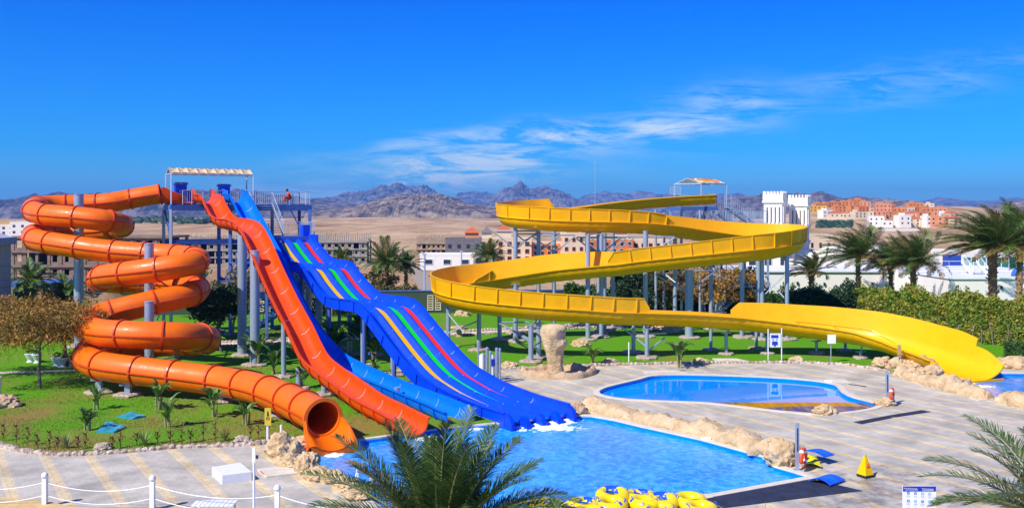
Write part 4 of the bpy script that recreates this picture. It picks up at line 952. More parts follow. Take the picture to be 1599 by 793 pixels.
    for (px, py, D) in ((805, 353, 78.5), (841, 358, 80), (865, 360, 81), (935, 363, 78), (944, 364, 80), (957, 363, 81.5), (1159, 405, 76.5), (1184, 403, 77.8), (1190, 403, 79), (1229, 400, 77.5), (1054, 372, 80), (1110, 378, 81.5), (1093, 316 + 12, 87.5), (1037, 328, 87.5), (1024, 327, 86.5)):
        bent(px, py, D, .17 if D < 86 else .12, ((1.8, -.4, .4), (-1.8, -.4, .2)) if D < 81.6 and px < 1000 else ())
    for (x1, y1, D1, x2, y2, D2) in ((812, 380, 78.5, 843, 362, 80), (1159, 430, 76.5, 1190, 470, 79), (1190, 425, 79, 1229, 470, 77.5), (1184, 470, 77.8, 1229, 425, 77.5), (700, 520, 70, 748, 500, 69), (700, 490, 70, 725, 520, 69), (829, 530, 64, 780, 505, 73)):
        mb = MB(); mb.tube([P(x1, y1, D1), P(x2, y2, D2)], .05, 8); mb.build('brace', M_galv, root)
    for pts in (((784, 503, 72.5), (826, 503, 64)), ((833, 512, 64), (862, 511, 65)), ((833, 540, 64), (862, 524, 65)), ((990, 520, 67), (1008, 521, 65.3)), ((962, 503, 66), (1008, 540, 65.3)), ((1012, 521, 65.3), (1040, 520, 66)), ((1012, 548, 65.3), (1038, 527, 66)), ((786, 507, 72.5), (826, 532, 64))):
        mb = MB(); mb.tube([P(*pts[0]), P(*pts[1])], .06, 8); mb.build('strut', M_galv, root)
    return fr
yfr = yellow()
# ================================================================== slide towers
def railing(root, pts, h=1.1, gap=.16, m=None, z=0, name='railing'):
    mb = MB(); m = m or M_rail; pts = [Vector(p) for p in pts]
    for a, b in zip(pts[:-1], pts[1:]):
        mb.tube([a + UP * h, b + UP * h], .028, 6); mb.tube([a + UP * .12, b + UP * .12], .018, 5)
        L_ = (b - a).length; k = max(1, int(L_ / gap))
        for i in range(k + 1):
            q = a.lerp(b, i / k); big = i % 9 == 0 or i == k
            mb.bar(q + UP * (0 if big else .12), q + UP * h, .05 if big else .016)
    mb.build(name, m, root)
def stairs(root, a, b, w, side, m=None, mr=None):
    """a flight from a (top) down to b; side = width direction"""
    a, b, side = Vector(a), Vector(b), Vector(side); n = max(3, int(abs(a.z - b.z) / .18)); mb = MB(); run = Vector((b.x - a.x, b.y - a.y, 0)) / n
    for i in range(n):
        z = a.z - (i + 1) * (a.z - b.z) / n; mb.obox(a + run * i + UP * (z - a.z) - side * w / 2, side * w, run * 1.05, UP * .04)
    mb.build('stair_tread', m or M_bsteel, root)
    for s_ in (-1, 1):
        mb = MB(); o = side * s_ * w / 2; mb.bar(a + o - UP * .1, b + o - UP * .1, .06, .22); mb.build('stringer', m or M_bsteel, root)
        railing(root, [a + o, b + o], 1.0, .25, mr)
def canopy(root, corners, zt, ridge, m, bays, lash=True):
    c = [Vector((p.x, p.y, zt)) for p in corners]; mb = MB()
    for i in range(4): mb.bar(c[i], c[(i + 1) % 4], .09)
    mid0 = (c[0] + c[3]) / 2 + UP * ridge; mid1 = (c[1] + c[2]) / 2 + UP * ridge
    mb.bar(mid0, mid1, .07); mb.bar(mid0, c[0], .06); mb.bar(mid0, c[3], .06); mb.bar(mid1, c[1], .06); mb.bar(mid1, c[2], .06)
    for i in range(1, bays):
        s_ = i / bays; r_ = mid0.lerp(mid1, s_); mb.bar(r_, c[0].lerp(c[1], s_), .05); mb.bar(r_, c[3].lerp(c[2], s_), .05)
    mb.build('canopy_frame', M_rail, root)
    rr = random.Random(3); mb = MB()
    for i in range(bays):                                                # cloth panels laced between the hoops, slack and puckered
        for (e0, e1) in ((c[0], c[1]), (c[3], c[2])):
            g = 5; vs = []
            for a in range(g + 1):
                for b in range(g + 1):
                    s_ = (i + .07 + .86 * a / g) / bays; p = mid0.lerp(mid1, s_).lerp(e0.lerp(e1, s_), .06 + .88 * b / g)
                    ed = math.sin(math.pi * a / g) * math.sin(math.pi * b / g); pin = (1 - abs(2 * a / g - 1)) * .0
                    p = p - UP * (.10 * ed - .05) + UP * rr.uniform(-.02, .02)
                    if b in (0, g) and a in (2, 3): p = p.lerp((mid0.lerp(mid1, s_) + e0.lerp(e1, s_)) / 2, .22)
                    vs.append(p)
            mb.add(vs, [(a * (g + 1) + b, (a + 1) * (g + 1) + b, (a + 1) * (g + 1) + b + 1, a * (g + 1) + b + 1) for a in range(g) for b in range(g)])
    mb.build('canopy_cloth', m, root)
def left_tower():
    O = Vector((-26.7, 75.2, 0)); V = -DV
    def T(u, v, z=0): return O + NV * u + V * v + UP * z
    root = thing('slide_tower', 'tall blue steel slide tower with long deck, railings and tan cloth canopy at the left', 'tower', O)
    def post(u, v, z0, z1, w=.2, m=None):
        mb = MB(); mb.bar(T(u, v, z0), T(u, v, z1), w); mb.build('post', m or M_bsteel, root)
    ZD = 10.55
    mb = MB(); mb.obox(T(0, 0, ZD - .06), NV * 11.4, V * 2.6, UP * .06); mb.build('deck_floor', M_bsteel, root)
    for (u0, v0, du, dv) in ((0, 0, 11.4, 0), (0, 2.6, 11.4, 0), (0, 0, 0, 2.6), (11.4, 0, 0, 2.6)):
        mb = MB(); mb.bar(T(u0, v0, ZD - .28), T(u0 + du, v0 + dv, ZD - .28), .12, .42); mb.build('deck_beam', M_bsteel, root)
    for (u, v) in ((0, 0), (0, 2.6), (4.4, 2.6), (11.3, 0), (11.3, 2.6), (8.9, 2.6), (4.6, -.1)):
        post(u, v, 0, ZD - .4, .24 if u > 1 else .2, M_bsteel if u > 1 else M_galv)
        footing(root, T(u, v).x, T(u, v).y, .5)
    # rails; gaps where the slides start
    gaps = ((-.0, .9), (1.6, 3.5), (4.5, 6.4))
    railing(root, [T(0.2, 2.6, ZD), T(11.3, 2.6, ZD)]); railing(root, [T(11.3, 2.6, ZD), T(11.3, 0.05, ZD)]); railing(root, [T(6.6, 0, ZD), T(11.3, 0, ZD)])
    railing(root, [T(3.5, 0.02, ZD), T(4.4, .02, ZD)]); railing(root, [T(.9, 0.02, ZD), T(1.6, .02, ZD)])
    # canopy
    cs = [T(0.02, 0), T(6.5, 0), T(6.5, 1.9), T(0.02, 1.9)]; zc = 12.95
    for c in cs:
        mb = MB(); mb.bar(Vector((c.x, c.y, ZD)), Vector((c.x, c.y, zc)), .10); mb.build('canopy_post', M_rail, root)
    canopy(root, cs, zc, .48, M_timber, 9)
    # lower ring beams and bracing
    for z, us in ((7.55, (0, 5.6)), (4.3, (4.4, 11.3))):
        for v in (0, 2.6):
            mb = MB(); mb.bar(T(us[0], v, z), T(us[1], v, z), .14, .34); mb.build('ring_beam', M_bsteel, root)
    for a, b in (((0, 0, 8.2), (0, 2.6, 10.2)), ((0.05, .2, 7.4), (0.05, 2.4, 10.1)), ((9.6, 0, 10.2), (10.6, 0, 8.3)), ((4.5, 1, 2), (8.8, 2.6, 5.6)), ((8.9, 2.6, 1.2), (4.5, 2.6, 4.6)), ((8.9, 2.6, 4.4), (11.3, 2.6, 7.6)), ((9.0, 0, 9.9), (8.6, -.0, 9.2))):
        mb = MB(); mb.bar(T(*a), T(*b), .09); mb.build('brace', M_bsteel, root)
    # middle platform where the racer starts, reached by a flight from the top deck
    ZM = 8.05
    mb = MB(); mb.obox(T(5.9, -5.6, ZM - .06), NV * 4.0, V * 3.4, UP * .06); mb.build('deck_floor', M_bsteel, root)
    mb = MB(); mb.bar(T(5.9, -2.2, ZM - .2), T(9.9, -2.2, ZM - .2), .12, .3); mb.bar(T(5.9, -5.6, ZM - .2), T(9.9, -5.6, ZM - .2), .12, .3); mb.build('deck_beam', M_bsteel, root)
    stairs(root, T(7.15, 0, ZD), T(7.15, -2.9, ZM), 1.9, NV, M_galv)
    railing(root, [T(8.2, -2.2, ZM), T(9.85, -2.2, ZM)]); railing(root, [T(9.9, -2.2, ZM), T(9.9, -5.0, ZM)])
    for (u, v) in ((5.9, -2.2), (9.9, -2.2), (5.9, -5.5), (9.9, -5.5), (8.0, -5.5)):
        post(u, v, 0, ZM - .2, .2)
        footing(root, T(u, v).x, T(u, v).y, .5)
    mb = MB()
    mb.build
    # lower landings and zigzag stairs inside the frame
    for (u, v, du, dv, z) in ((4.4, .2, 4.6, 2.2, 4.3), (4.4, -2.4, 1.6, 2.6, 5.9), (7.6, -2.2, 2.6, 4.4, 2.2)):
        mb = MB(); mb.obox(T(u, v, z - .06), NV * du, V * dv, UP * .06); mb.build('landing', M_bsteel, root)
        railing(root, [T(u, v, z), T(u + du, v, z)], 1.0, .25, M_bsteel)
    stairs(root, T(8.4, 1.4, ZM - .1), T(5.2, 1.4, 4.3), 1.1, V, M_bsteel, M_bsteel)
    stairs(root, T(5.4, .6, 4.3), T(8.6, .6, 2.2), 1.1, V, M_bsteel, M_bsteel)
    stairs(root, T(8.8, -1.2, 2.2), T(5.4, -1.2, .1), 1.2, V, M_bsteel, M_bsteel)
    return T, ZD
LT, LZD = left_tower()
def tower_box(u, v, s, label):
    """a tapering blue control cabinet standing on the deck"""
    c = LT(u, v, LZD); r = thing('ride_cabinet', label, 'cabinet', c); mb = MB()
    rz = math.atan2(NV.y, NV.x); mb.box(c + UP * .62 * s, (.62 * s, .55, 1.24 * s), rz, taper=1.14); mb.build('cabinet_body', M_blue, r)
    mb = MB(); mb.box(c + UP * (1.24 * s + .05), (.86 * s, .75, .10), rz); mb.box(c + UP * (1.24 * s + .14), (.74 * s, .6, .08), rz); mb.build('cabinet_lid', M_bsteel, r)
    mb = MB(); mb.box(c - V2 * .36 + UP * .7 * s, (.28, .03, .5), rz); mb.build('cabinet_door', M_bsteel, r)
V2 = -DV
tower_box(1.0, 1.3, 1.28, 'tall dark blue cabinet with a flared lid under the left end of the tan canopy')
tower_box(1.9, 1.7, .75, 'low dark blue cabinet on the tower deck, right of the tall left one')
tower_box(4.35, .9, 1.2, 'tall dark blue cabinet between the orange and the light blue slide starts')

def right_tower():
    a = R(14); U = Vector((math.cos(a), math.sin(a), 0)); V = Vector((-math.sin(a), math.cos(a), 0)); O = P(1064, 330, 90); O.z = 0
    def T(u, v, z=0): return O + U * u + V * v + UP * z
    root = thing('slide_tower', 'pale steel slide tower with stairs and patchy orange canopy behind the yellow slide', 'tower', O)
    ZD = 10.5
    mb = MB(); mb.obox(T(0, 0, ZD - .06), U * 3.6, V * 2.6, UP * .06); mb.build('deck_floor', M_galv, root)
    for (p, q) in (((0, 0), (3.6, 0)), ((0, 2.6), (3.6, 2.6)), ((0, 0), (0, 2.6)), ((3.6, 0), (3.6, 2.6))):
        mb = MB(); mb.bar(T(*p, ZD - .25), T(*q, ZD - .25), .12, .38); mb.build('deck_beam', M_bsteel, root)
    for (u, v) in ((0, 0), (1.95, 0), (3.55, 0), (0, 2.6), (3.55, 2.6), (2.6, 1.4)):
        mb = MB(); mb.bar(T(u, v), T(u, v, ZD - .4), .22 if u != 1.95 else .32); mb.build('post', M_galv, root); footing(root, T(u, v).x, T(u, v).y, .5)
    railing(root, [T(0, 2.6, ZD), T(3.5, 2.6, ZD)]); railing(root, [T(1.75, 0, ZD), T(3.55, 0, ZD)]); railing(root, [T(3.55, 0, ZD), T(3.55, .8, ZD)]); railing(root, [T(0, .2, ZD + 1.0), T(0, 2.6, ZD + 1.0)], .8)
    cs = [T(1.85, -.1), T(5.1, .3), T(3.4, 2.9), T(0.0, 2.4)]; cs = [T(0, 0), T(3.4, -.6), T(5.2, 1.6), T(1.6, 2.4)]
    cs = [T(1.8, -.4), T(5.05, .9), T(3.3, 2.9), T(0.0, 1.6)]; zc = 12.6
    for c in cs:
        mb = MB(); mb.bar(Vector((c.x, c.y, ZD - (2 if c == cs[1] else 0))), Vector((c.x, c.y, zc)), .10); mb.build('canopy_post', M_rail, root)
    canopy(root, cs, zc, .52, M_orpatch, 4)
    # stairs to the right with two landings
    stairs(root, T(3.6, 1.2, ZD), T(6.0, 1.4, 8.9), 1.3, V, M_galv)
    mb = MB(); mb.obox(T(6.0, .1, 8.84), U * 1.9, V * 2.6, UP * .06); mb.obox(T(2.9, -1.9, 8.84), U * 5.0, V * 1.6, UP * .06); mb.build('landing', M_galv, root)
    railing(root, [T(2.9, -1.9, 8.9), T(7.9, -1.9, 8.9)], 1.15); railing(root, [T(7.9, -1.9, 8.9), T(7.9, 2.7, 8.9)], 1.15); railing(root, [T(2.9, -.3, 8.9), T(6, -.3, 8.9)], 1.15)
    mb = MB(); mb.bar(T(2.9, -1.9, 8.7), T(7.9, -1.9, 8.7), .1, .3); mb.build('deck_beam', M_bsteel, root)
    stairs(root, T(4.2, -1.1, ZD), T(6.6, -1.1, 8.95), 1.3, V, M_galv)
    for (u, v) in ((2.9, -1.9), (5.2, -1.9), (7.9, -1.9), (7.9, 2.6), (5.4, 2.6)):
        mb = MB(); mb.bar(T(u, v), T(u, v, 8.7), .18); mb.build('post', M_galv, root); footing(root, T(u, v).x, T(u, v).y, .5)
    for z in (5.6, 2.9):
        mb = MB(); mb.obox(T(3.0, -1.6, z - .06), U * 4.8, V * 1.4, UP * .06); mb.build('landing', M_bsteel, root)
        railing(root, [T(3.0, -1.6, z), T(7.8, -1.6, z)], 1.1, .2)
    stairs(root, T(6.8, .6, 8.8), T(3.4, .6, 5.6), 1.2, V, M_bsteel); stairs(root, T(3.4, 1.8, 5.6), T(6.8, 1.8, 2.9), 1.2, V, M_bsteel); stairs(root, T(6.8, .4, 2.9), T(3.4, .4, .1), 1.2, V, M_galv)
    for p, q in (((0, 0, 8), (1.9, 0, 10.1)), ((3.5, 0, 8), (2.2, 0, 10.1)), ((3.5, 0, 3), (7.9, -1.9, 7)), ((3.5, 0, 7), (7.9, -1.9, 3))):
        mb = MB(); mb.bar(T(*p), T(*q), .09); mb.build('brace', M_galv, root)
M_orpatch = mat('orange_patch_cloth', (0.62, 0.24, 0.03), rough=0.9, scale=0.9, col2=(0.80, 0.66, 0.45), thr=(0.45, 0.52), detail=2)
right_tower()

# ================================================================== buildings
def win(root, mbw, c, w, h, u, nrm, material, depth=.12, frame=None, sill=False):
    """a window set into a facade: dark pane inside a projecting surround"""
    c, u, nrm = Vector(c), Vector(u), Vector(nrm); m = MB()
    m.obox(c - u * w / 2 - UP * h / 2 + nrm * .004, u * w, UP * h, nrm * .03); o = m.build('window', material, root)
    if frame:
        t = .09; m = MB()
        m.obox(c - u * (w / 2 + t) - UP * (h / 2 + t), u * t, UP * (h + 2 * t), nrm * depth); m.obox(c + u * (w / 2) - UP * (h / 2 + t), u * t, UP * (h + 2 * t), nrm * depth)
        m.obox(c - u * w / 2 - UP * (h / 2 + t), u * w, UP * t, nrm * depth); m.obox(c - u * w / 2 + UP * h / 2, u * w, UP * t, nrm * depth)
        m.build('frame', frame, o)
    return o
def gridfacade(root, o, u, nrm, L_, z0, z1, nx, nz, w, h, mt, frame=None, jit=0):
    dx = L_ / nx; dz = (z1 - z0) / nz
    for k in range(nz):
        for i in range(nx):
            win(root, None, Vector(o) + u * (dx * (i + .5)) + UP * (z0 + dz * (k + .5)) - UP * Vector(o).z, w, h, u, nrm, mt, frame=frame)
def house(name, label, cat, px, D, w, d, h, rz, wall, nx=3, nz=2, side=2, roof='flat', roofm=None, z=None, group=None, winm=None, frame=None, ww=.9, wh=1.1, sink=0.6, extra=None):
    x = (px - CX) / FPX * D; z = tz(x, D) if z is None else z
    root = thing(name, label, cat, (x, D, z), group); u = Vector((math.cos(rz), math.sin(rz), 0)); v = Vector((-math.sin(rz), math.cos(rz), 0)); c = Vector((x, D, z))
    mb = MB(); mb.box(c + UP * ((h - sink) / 2), (w, d, h + sink), rz); mb.build('wall', wall, root)
    fr0 = c - u * w / 2 - v * d / 2
    if nx: gridfacade(root, fr0, u, -v, w, z + .15, z + h - .25, nx, nz, ww, wh, winm or M_dark, frame)
    if side: gridfacade(root, fr0 + v * d, -v, -u, d, z + .15, z + h - .25, side, nz, ww, wh, winm or M_dark, frame)
    if side: gridfacade(root, fr0 + u * w, v, u, d, z + .15, z + h - .25, side, nz, ww, wh, winm or M_dark, frame)
    mb = MB(); t = .25
    if roof == 'flat':
        for (a, b, s1, s2) in ((0, -d / 2 + t / 2, w + .16, t + .06), (0, d / 2 - t / 2, w + .16, t + .06)): mb.box(c + u * a + v * b + UP * (h + .25), (s1, s2, .5), rz)
        for a in (-1, 1): mb.box(c + u * a * (w / 2 - t / 2) + UP * (h + .247), (t + .06, d - 2 * t + .02, .49), rz)
    elif roof == 'hip':
        e = .35; a = [c + u * sx * (w / 2 + e) + v * sy * (d / 2 + e) + UP * h for sx, sy in ((-1, -1), (1, -1), (1, 1), (-1, 1))]; k = max(0, w - d) / 2
        b = [c - u * k + UP * (h + min(w, d) * .28), c + u * k + UP * (h + min(w, d) * .28)]
        mb.add(a + b, [(0, 1, 5, 4), (1, 2, 5), (2, 3, 4, 5), (3, 0, 4), (3, 2, 1, 0)])
    mb.build('roof', roofm or wall, root)
    if extra: extra(root, c, u, v)
    return root
def frame_block(label, px0, px1, ytop, ybase, D, nx, nz, depth=9, rz=0.0, roofcols=True, seed=1, m=None):
    """unfinished reinforced-concrete frame: slabs, columns and part-bricked bays"""
    m = m or M_conc
    x0, x1 = (px0 - CX) / FPX * D, (px1 - CX) / FPX * D; z0 = EYE - (ybase - YH) / FPX * D; z1 = EYE - (ytop - YH) / FPX * D
    root = thing('unfinished_building', label, 'building', ((x0 + x1) / 2, D, z0)); h = (z1 - z0) / nz; rr = random.Random(seed)
    u = Vector((math.cos(rz), math.sin(rz), 0)); v = Vector((-math.sin(rz), math.cos(rz), 0)); o = Vector((x0, D, z0)); L_ = (x1 - x0)
    for k in range(nz + 1):
        if k == nz and roofcols == 'open': continue
        mb = MB(); mb.obox(o - u * .3 - v * .3 + UP * (k * h - (.0 if k else 1.5)), u * (L_ + .6), v * (depth + .6), UP * (.35 + (0 if k else 1.5))); mb.build('floor_slab', m, root)
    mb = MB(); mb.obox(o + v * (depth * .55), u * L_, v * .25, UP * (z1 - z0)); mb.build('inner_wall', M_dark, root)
    for i in range(nx + 1):
        for dv in (0, depth - .4):
            mb = MB(); mb.obox(o + u * (L_ * i / nx - .2) + v * dv + UP * .3, u * .4, v * .4, UP * (nz * h - .3)); mb.build('column', m, root)
    for k in range(nz):
        for i in range(nx):
            q = o + u * (L_ * i / nx + .2) + UP * (k * h + .35); ww = L_ / nx - .4; hh = h - .36
            if rr.random() < .7:                                       # bricked bay with an opening left in it
                mb = MB(); a = ww * rr.uniform(.2, .3); b_ = hh * rr.uniform(.2, .35)
                mb.obox(q + v * .1, u * a, v * .2, UP * hh); mb.obox(q + u * (ww - a) + v * .1, u * a, v * .2, UP * hh); mb.obox(q + u * a + v * .1, u * (ww - 2 * a), v * .2, UP * b_); mb.obox(q + u * a + v * .1 + UP * (hh - .35), u * (ww - 2 * a), v * .2, UP * .34)
                mb.build('infill_wall', m, root)
    if roofcols:
        for i in range(nx * 3 + 1):
            for dv in (0.2, depth - .5):
                mb = MB(); hh = rr.uniform(1.6, 2.6); mb.obox(o + u * (L_ * i / nx / 3 - .12) + v * dv + UP * (nz * h + .3), u * .24, v * .24, UP * hh); mb.build('starter_column', m, root)
    return root
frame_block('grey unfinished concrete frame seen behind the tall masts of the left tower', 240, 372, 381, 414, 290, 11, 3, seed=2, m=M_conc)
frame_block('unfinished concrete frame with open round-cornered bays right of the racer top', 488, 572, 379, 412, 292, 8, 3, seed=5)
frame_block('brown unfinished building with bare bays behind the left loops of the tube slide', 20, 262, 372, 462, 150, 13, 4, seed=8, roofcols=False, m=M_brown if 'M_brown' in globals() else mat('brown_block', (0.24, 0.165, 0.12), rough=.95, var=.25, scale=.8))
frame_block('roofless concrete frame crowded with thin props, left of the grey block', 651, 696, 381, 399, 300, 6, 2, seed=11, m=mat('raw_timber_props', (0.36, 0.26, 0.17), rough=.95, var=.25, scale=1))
M_terra = mat('orange_render', (0.72, 0.17, 0.025), rough=.9, var=.15, scale=.15); M_cream = mat('cream_render', (0.70, 0.56, 0.38), rough=.9, var=.1, scale=.2)
M_rooft = mat('red_roof_tiles', (0.50, 0.12, 0.04), rough=.9, var=.2, scale=1.5); M_salmon = mat('salmon_render', (0.66, 0.27, 0.13), rough=.9, var=.12, scale=.2)
M_ochre = mat('ochre_render', (0.68, 0.40, 0.07), rough=.9, var=.12, scale=.2)
def cupola(at_u, hh=2.4, w=4.2, m=None, rm=None):
    def f(root, c, u, v):
        q = c + u * at_u[0] + UP * at_u[1]; mb = MB(); mb.box(q + UP * hh / 2, (w, w, hh), math.atan2(u.y, u.x)); o = mb.build('roof_turret', m or M_cream, root)
        a = [q + u * sx * (w / 2 + .5) + v * sy * (w / 2 + .5) + UP * hh for sx, sy in ((-1, -1), (1, -1), (1, 1), (-1, 1))]; mb = MB(); mb.add(a + [q + UP * (hh + 2.0)], [(0, 1, 4), (1, 2, 4), (2, 3, 4), (3, 0, 4), (3, 2, 1, 0)]); mb.build('turret_roof', rm or M_rooft, o)
    return f
def two(*fs):
    def f(*a):
        for g in fs: g(*a)
    return f
house('grey_building', 'dark grey blockwork building with small windows and one red-roofed turret', 'building', 724, 300, 11.2, 10, 7.6, 0.05, M_concd, 4, 2, 2, winm=M_dark, ww=1.1, wh=1.2, z=-6.3, extra=cupola((2.6, 8, ), 1.6, 4.2, M_salmon))
house('apartment_block', 'cream block with orange lower walls and a red pyramid turret, left of the slide posts', 'building', 788, 312, 17, 10, 7.4, 0.03, M_cream, 6, 3, 2, winm=M_dark, frame=M_terra, ww=1.2, wh=1.3, z=-6.4, extra=two(cupola((-.2, 7.9), 2.2, 4.6), cupola((-5.8, 7.9), 1.6, 3.2, M_cream, M_concd)))
house('apartment_block', 'orange block right of the cream one, seen between the yellow slide posts', 'building', 856, 314, 11, 10, 6.0, 0.03, M_terra, 5, 3, 2, winm=M_dark, frame=M_cream, ww=1.1, wh=1.2, z=-6.4, roofm=M_cream)
house('apartment_block', 'tall narrow cream block with orange-framed windows, between two wide orange blocks', 'building', 894, 305, 7, 9, 9.0, 0.03, M_cream, 3, 3, 2, winm=M_dark, frame=M_terra, z=-6.2, extra=cupola((0, 9.5), 1.6, 3.8, M_terra))
house('apartment_block', 'wide orange block with cream window surrounds, seen below the top yellow loop', 'building', 945, 315, 17, 10, 7.2, 0.02, M_terra, 7, 3, 2, winm=M_dark, frame=M_cream, ww=1.1, wh=1.2, z=-6.4, roofm=M_cream, extra=two(cupola((-5, 7.8), 1.8, 3.8, M_cream), cupola((5, 7.8), 1.8, 3.8, M_cream)))
house('apartment_block', 'cream and orange end block, right end of the row under the yellow loops', 'building', 1012, 318, 12, 10, 6.6, 0.02, M_cream, 5, 3, 2, winm=M_dark, frame=M_terra, ww=1.1, wh=1.2, z=-6.4)
house('site_office', 'long low white prefab building with three dark windows on the desert edge', 'building', 700, 235, 13.2, 6, 2.9, -0.03, M_white, 3, 1, 1, winm=M_glass, frame=M_wpaint, ww=1.7, wh=1.1, z=-3.6)
house('shed', 'low grey shed with an open dark front beside the white prefab', 'building', 755, 232, 4.6, 5, 2.6, -0.03, M_conc, 1, 1, 1, winm=M_dark, ww=3.2, wh=2.0, z=-3.6)
mb = MB(); a = P(643, 330, 225); b = P(684, 330, 125); a.z = -5.2; b.z = -3.5
mb.obox(a, b - a, Vector((.3, 0, 0)), UP * 3.6); wl = mb.build('block_wall', M_conc); tag(wl, 'long grey block boundary wall running across the desert towards the racer', 'wall')
# far left villas
for i, (px, w, h, m, lab) in enumerate(((6, 14, 7, M_ochre, 'ochre villa far off at the left edge, behind the tube slide'), (22, 12, 6, M_white, 'white villa far off, second from the left edge'), (40, 14, 7.5, M_white, 'larger white villa far off beside the first tube loop'), (-14, 14, 6, M_cream, 'cream villa far off beyond the left edge'))):
    house('villa', lab, 'house', px, 560, w, 9, h, .1, m, 3, 2, 1, winm=M_glass, z=-4, ww=1.5, wh=1.5, group='far villas at the left')

# left edge service house with plank siding and shallow roof
hx = P(-42 - 36, 330, 74); root = thing('service_house', 'pale plank-sided house with a grey roof cut by the left edge', 'building', (hx.x, 74, 0))
mb = MB(); nb = 13
for k in range(nb): mb.box((hx.x, 74, .32 + k * .565), (6.3, 6, .54), 0)
mb.build('wall', mat('plank_siding', (0.46, 0.40, 0.36), rough=.85, var=.08, scale=.5, stretch=(1, 1, 8)), root)
mb = MB(); mb.box((hx.x, 74, 3.7), (6.2, 5.9, 7.3)); mb.build('wall_core', M_bsteel, root)
mb = MB(); mb.box((hx.x, 74, 7.65), (6.9, 6.6, .55)); mb.build('eaves', mat('grey_eaves', (.30, .34, .42), rough=.7), root)
mb = MB(); c = Vector((hx.x, 74, 7.93)); mb.add([c + Vector((-3.3, -3.1, 0)), c + Vector((3.3, -3.1, 0)), c + Vector((3.3, 3.1, 0)), c + Vector((-3.3, 3.1, 0)), c + Vector((-1.8, 0, 1.1)), c + Vector((1.6, 0, 1.1))], [(0, 1, 5, 4), (1, 2, 5), (2, 3, 4, 5), (3, 0, 4)]); mb.build('roof', M_wpaint, root)
# low pavilion behind the left palms
pv = P(57, 330, 86); root = thing('pavilion', 'low dark pavilion with orange crates under a flat slab behind the left palm', 'shelter', (pv.x, 86, 0))
mb = MB(); mb.box((pv.x, 86, 3.55), (5.4, 4, .45)); mb.build('roof', M_bsteel, root)
for dx in (-2.4, .2, 2.4):
    mb = MB(); mb.box((pv.x + dx, 85, 1.65), (.5, .5, 3.3)); mb.build('post', M_concd, root)
mb = MB(); mb.box((pv.x, 84.2, .9), (7.4, .25, 1.8)); mb.build('parapet', M_concd, root)
for i, dx in enumerate((-.9, 1.3)):
    q = Vector((pv.x + dx, 85.6, 1.8)); c = thing('crate', ('left' if i == 0 else 'right') + ' orange slatted crate on the pavilion parapet', 'crate', q, 'orange crates in the pavilion'); mb = MB()
    for k in range(4): mb.box(q + UP * (.15 + k * .24), (.9, .7, .18))
    mb.build('slats', M_ochre, c); mb = MB(); mb.box(q + UP * .5, (.85, .65, .98)); mb.build('liner', M_brown2 if 'M_brown2' in globals() else M_rooft, c)
for k in (0, 1):
    pass
# thatched shade
q = P(172, 330, 80); root = thing('thatched_parasol', 'round brown thatched parasol behind the spiral of the tube slide', 'parasol', (q.x, 80, 0))
mb = MB(); prof = [(2.45, 1.95), (2.5, 2.05), (1.9, 2.42), (1.2, 2.85), (.5, 3.25), (.06, 3.5)]; mb.lathe((q.x, 80, 0), prof, 28)
for i in range(90):
    a = i * 2.399; mb.bar(Vector((q.x + 1.8 * math.cos(a), 80 + 1.8 * math.sin(a), 2.5)), Vector((q.x + 2.62 * math.cos(a), 80 + 2.62 * math.sin(a), 1.86 + rnd.uniform(-.1, .05))), .06)
mb.build('thatch', mat('thatch', (0.27, 0.16, 0.08), rough=1, var=.35, scale=6, stretch=(1, 1, .2), bump=.8), root)
mb = MB(); mb.tube([(q.x, 80, 0), (q.x, 80, 2.9)], .09, 8); mb.build('pole', M_bark, root)

# dark green boundary wall with pale grilles
a = P(150, 330, 92); b = P(1075, 330, 96); a.z = b.z = 0; L_ = b - a; u = L_.normalized(); nrm = Vector((u.y, -u.x, 0))
root = thing('boundary_wall', 'long dark green boundary wall with pale grilles behind the back lawn', 'wall', a)
mb = MB(); mb.obox(a, L_, -nrm * .3, UP * 2.15); mb.build('wall', mat('green_wall', (0.045, 0.075, 0.045), rough=.85, var=.15, scale=.6), root)
mb = MB(); mb.obox(a + nrm * .06 + UP * 2.15, L_, -nrm * .42, UP * .1); mb.build('wall_cap', M_bsteel, root)
for px in (214, 302, 318, 408, 422, 533, 541, 592, 604, 672, 684, 790, 802, 1000, 1012):
    k = (px - CX) / FPX; t = (a.x - k * a.y) / (k * L_.y - L_.x); c = a + L_ * t + nrm * .02 + UP * .3; mb = MB()
    for sx in (-.3, .22): mb.obox(c + u * sx, u * .08, nrm * .06, UP * 1.5)
    for z in np.linspace(0, 1.4, 7): mb.obox(c + u * -.22 + UP * float(z), u * .44, nrm * .05, UP * .11)
    mb.build('grille', M_cream, root)
k = (500 - CX) / FPX; t = (a.x - k * a.y) / (k * L_.y - L_.x); c = a + L_ * t + nrm * .06 + UP * .35; mb = MB()
for i in range(6):
    for j in range(5): mb.lathe(c + u * (i * .28 - .8 + (j % 2) * .14) + UP * (j * .3), [(.07, 0), (.07, .12)], 8)
mb.build('pierced_panel', M_cream, root)

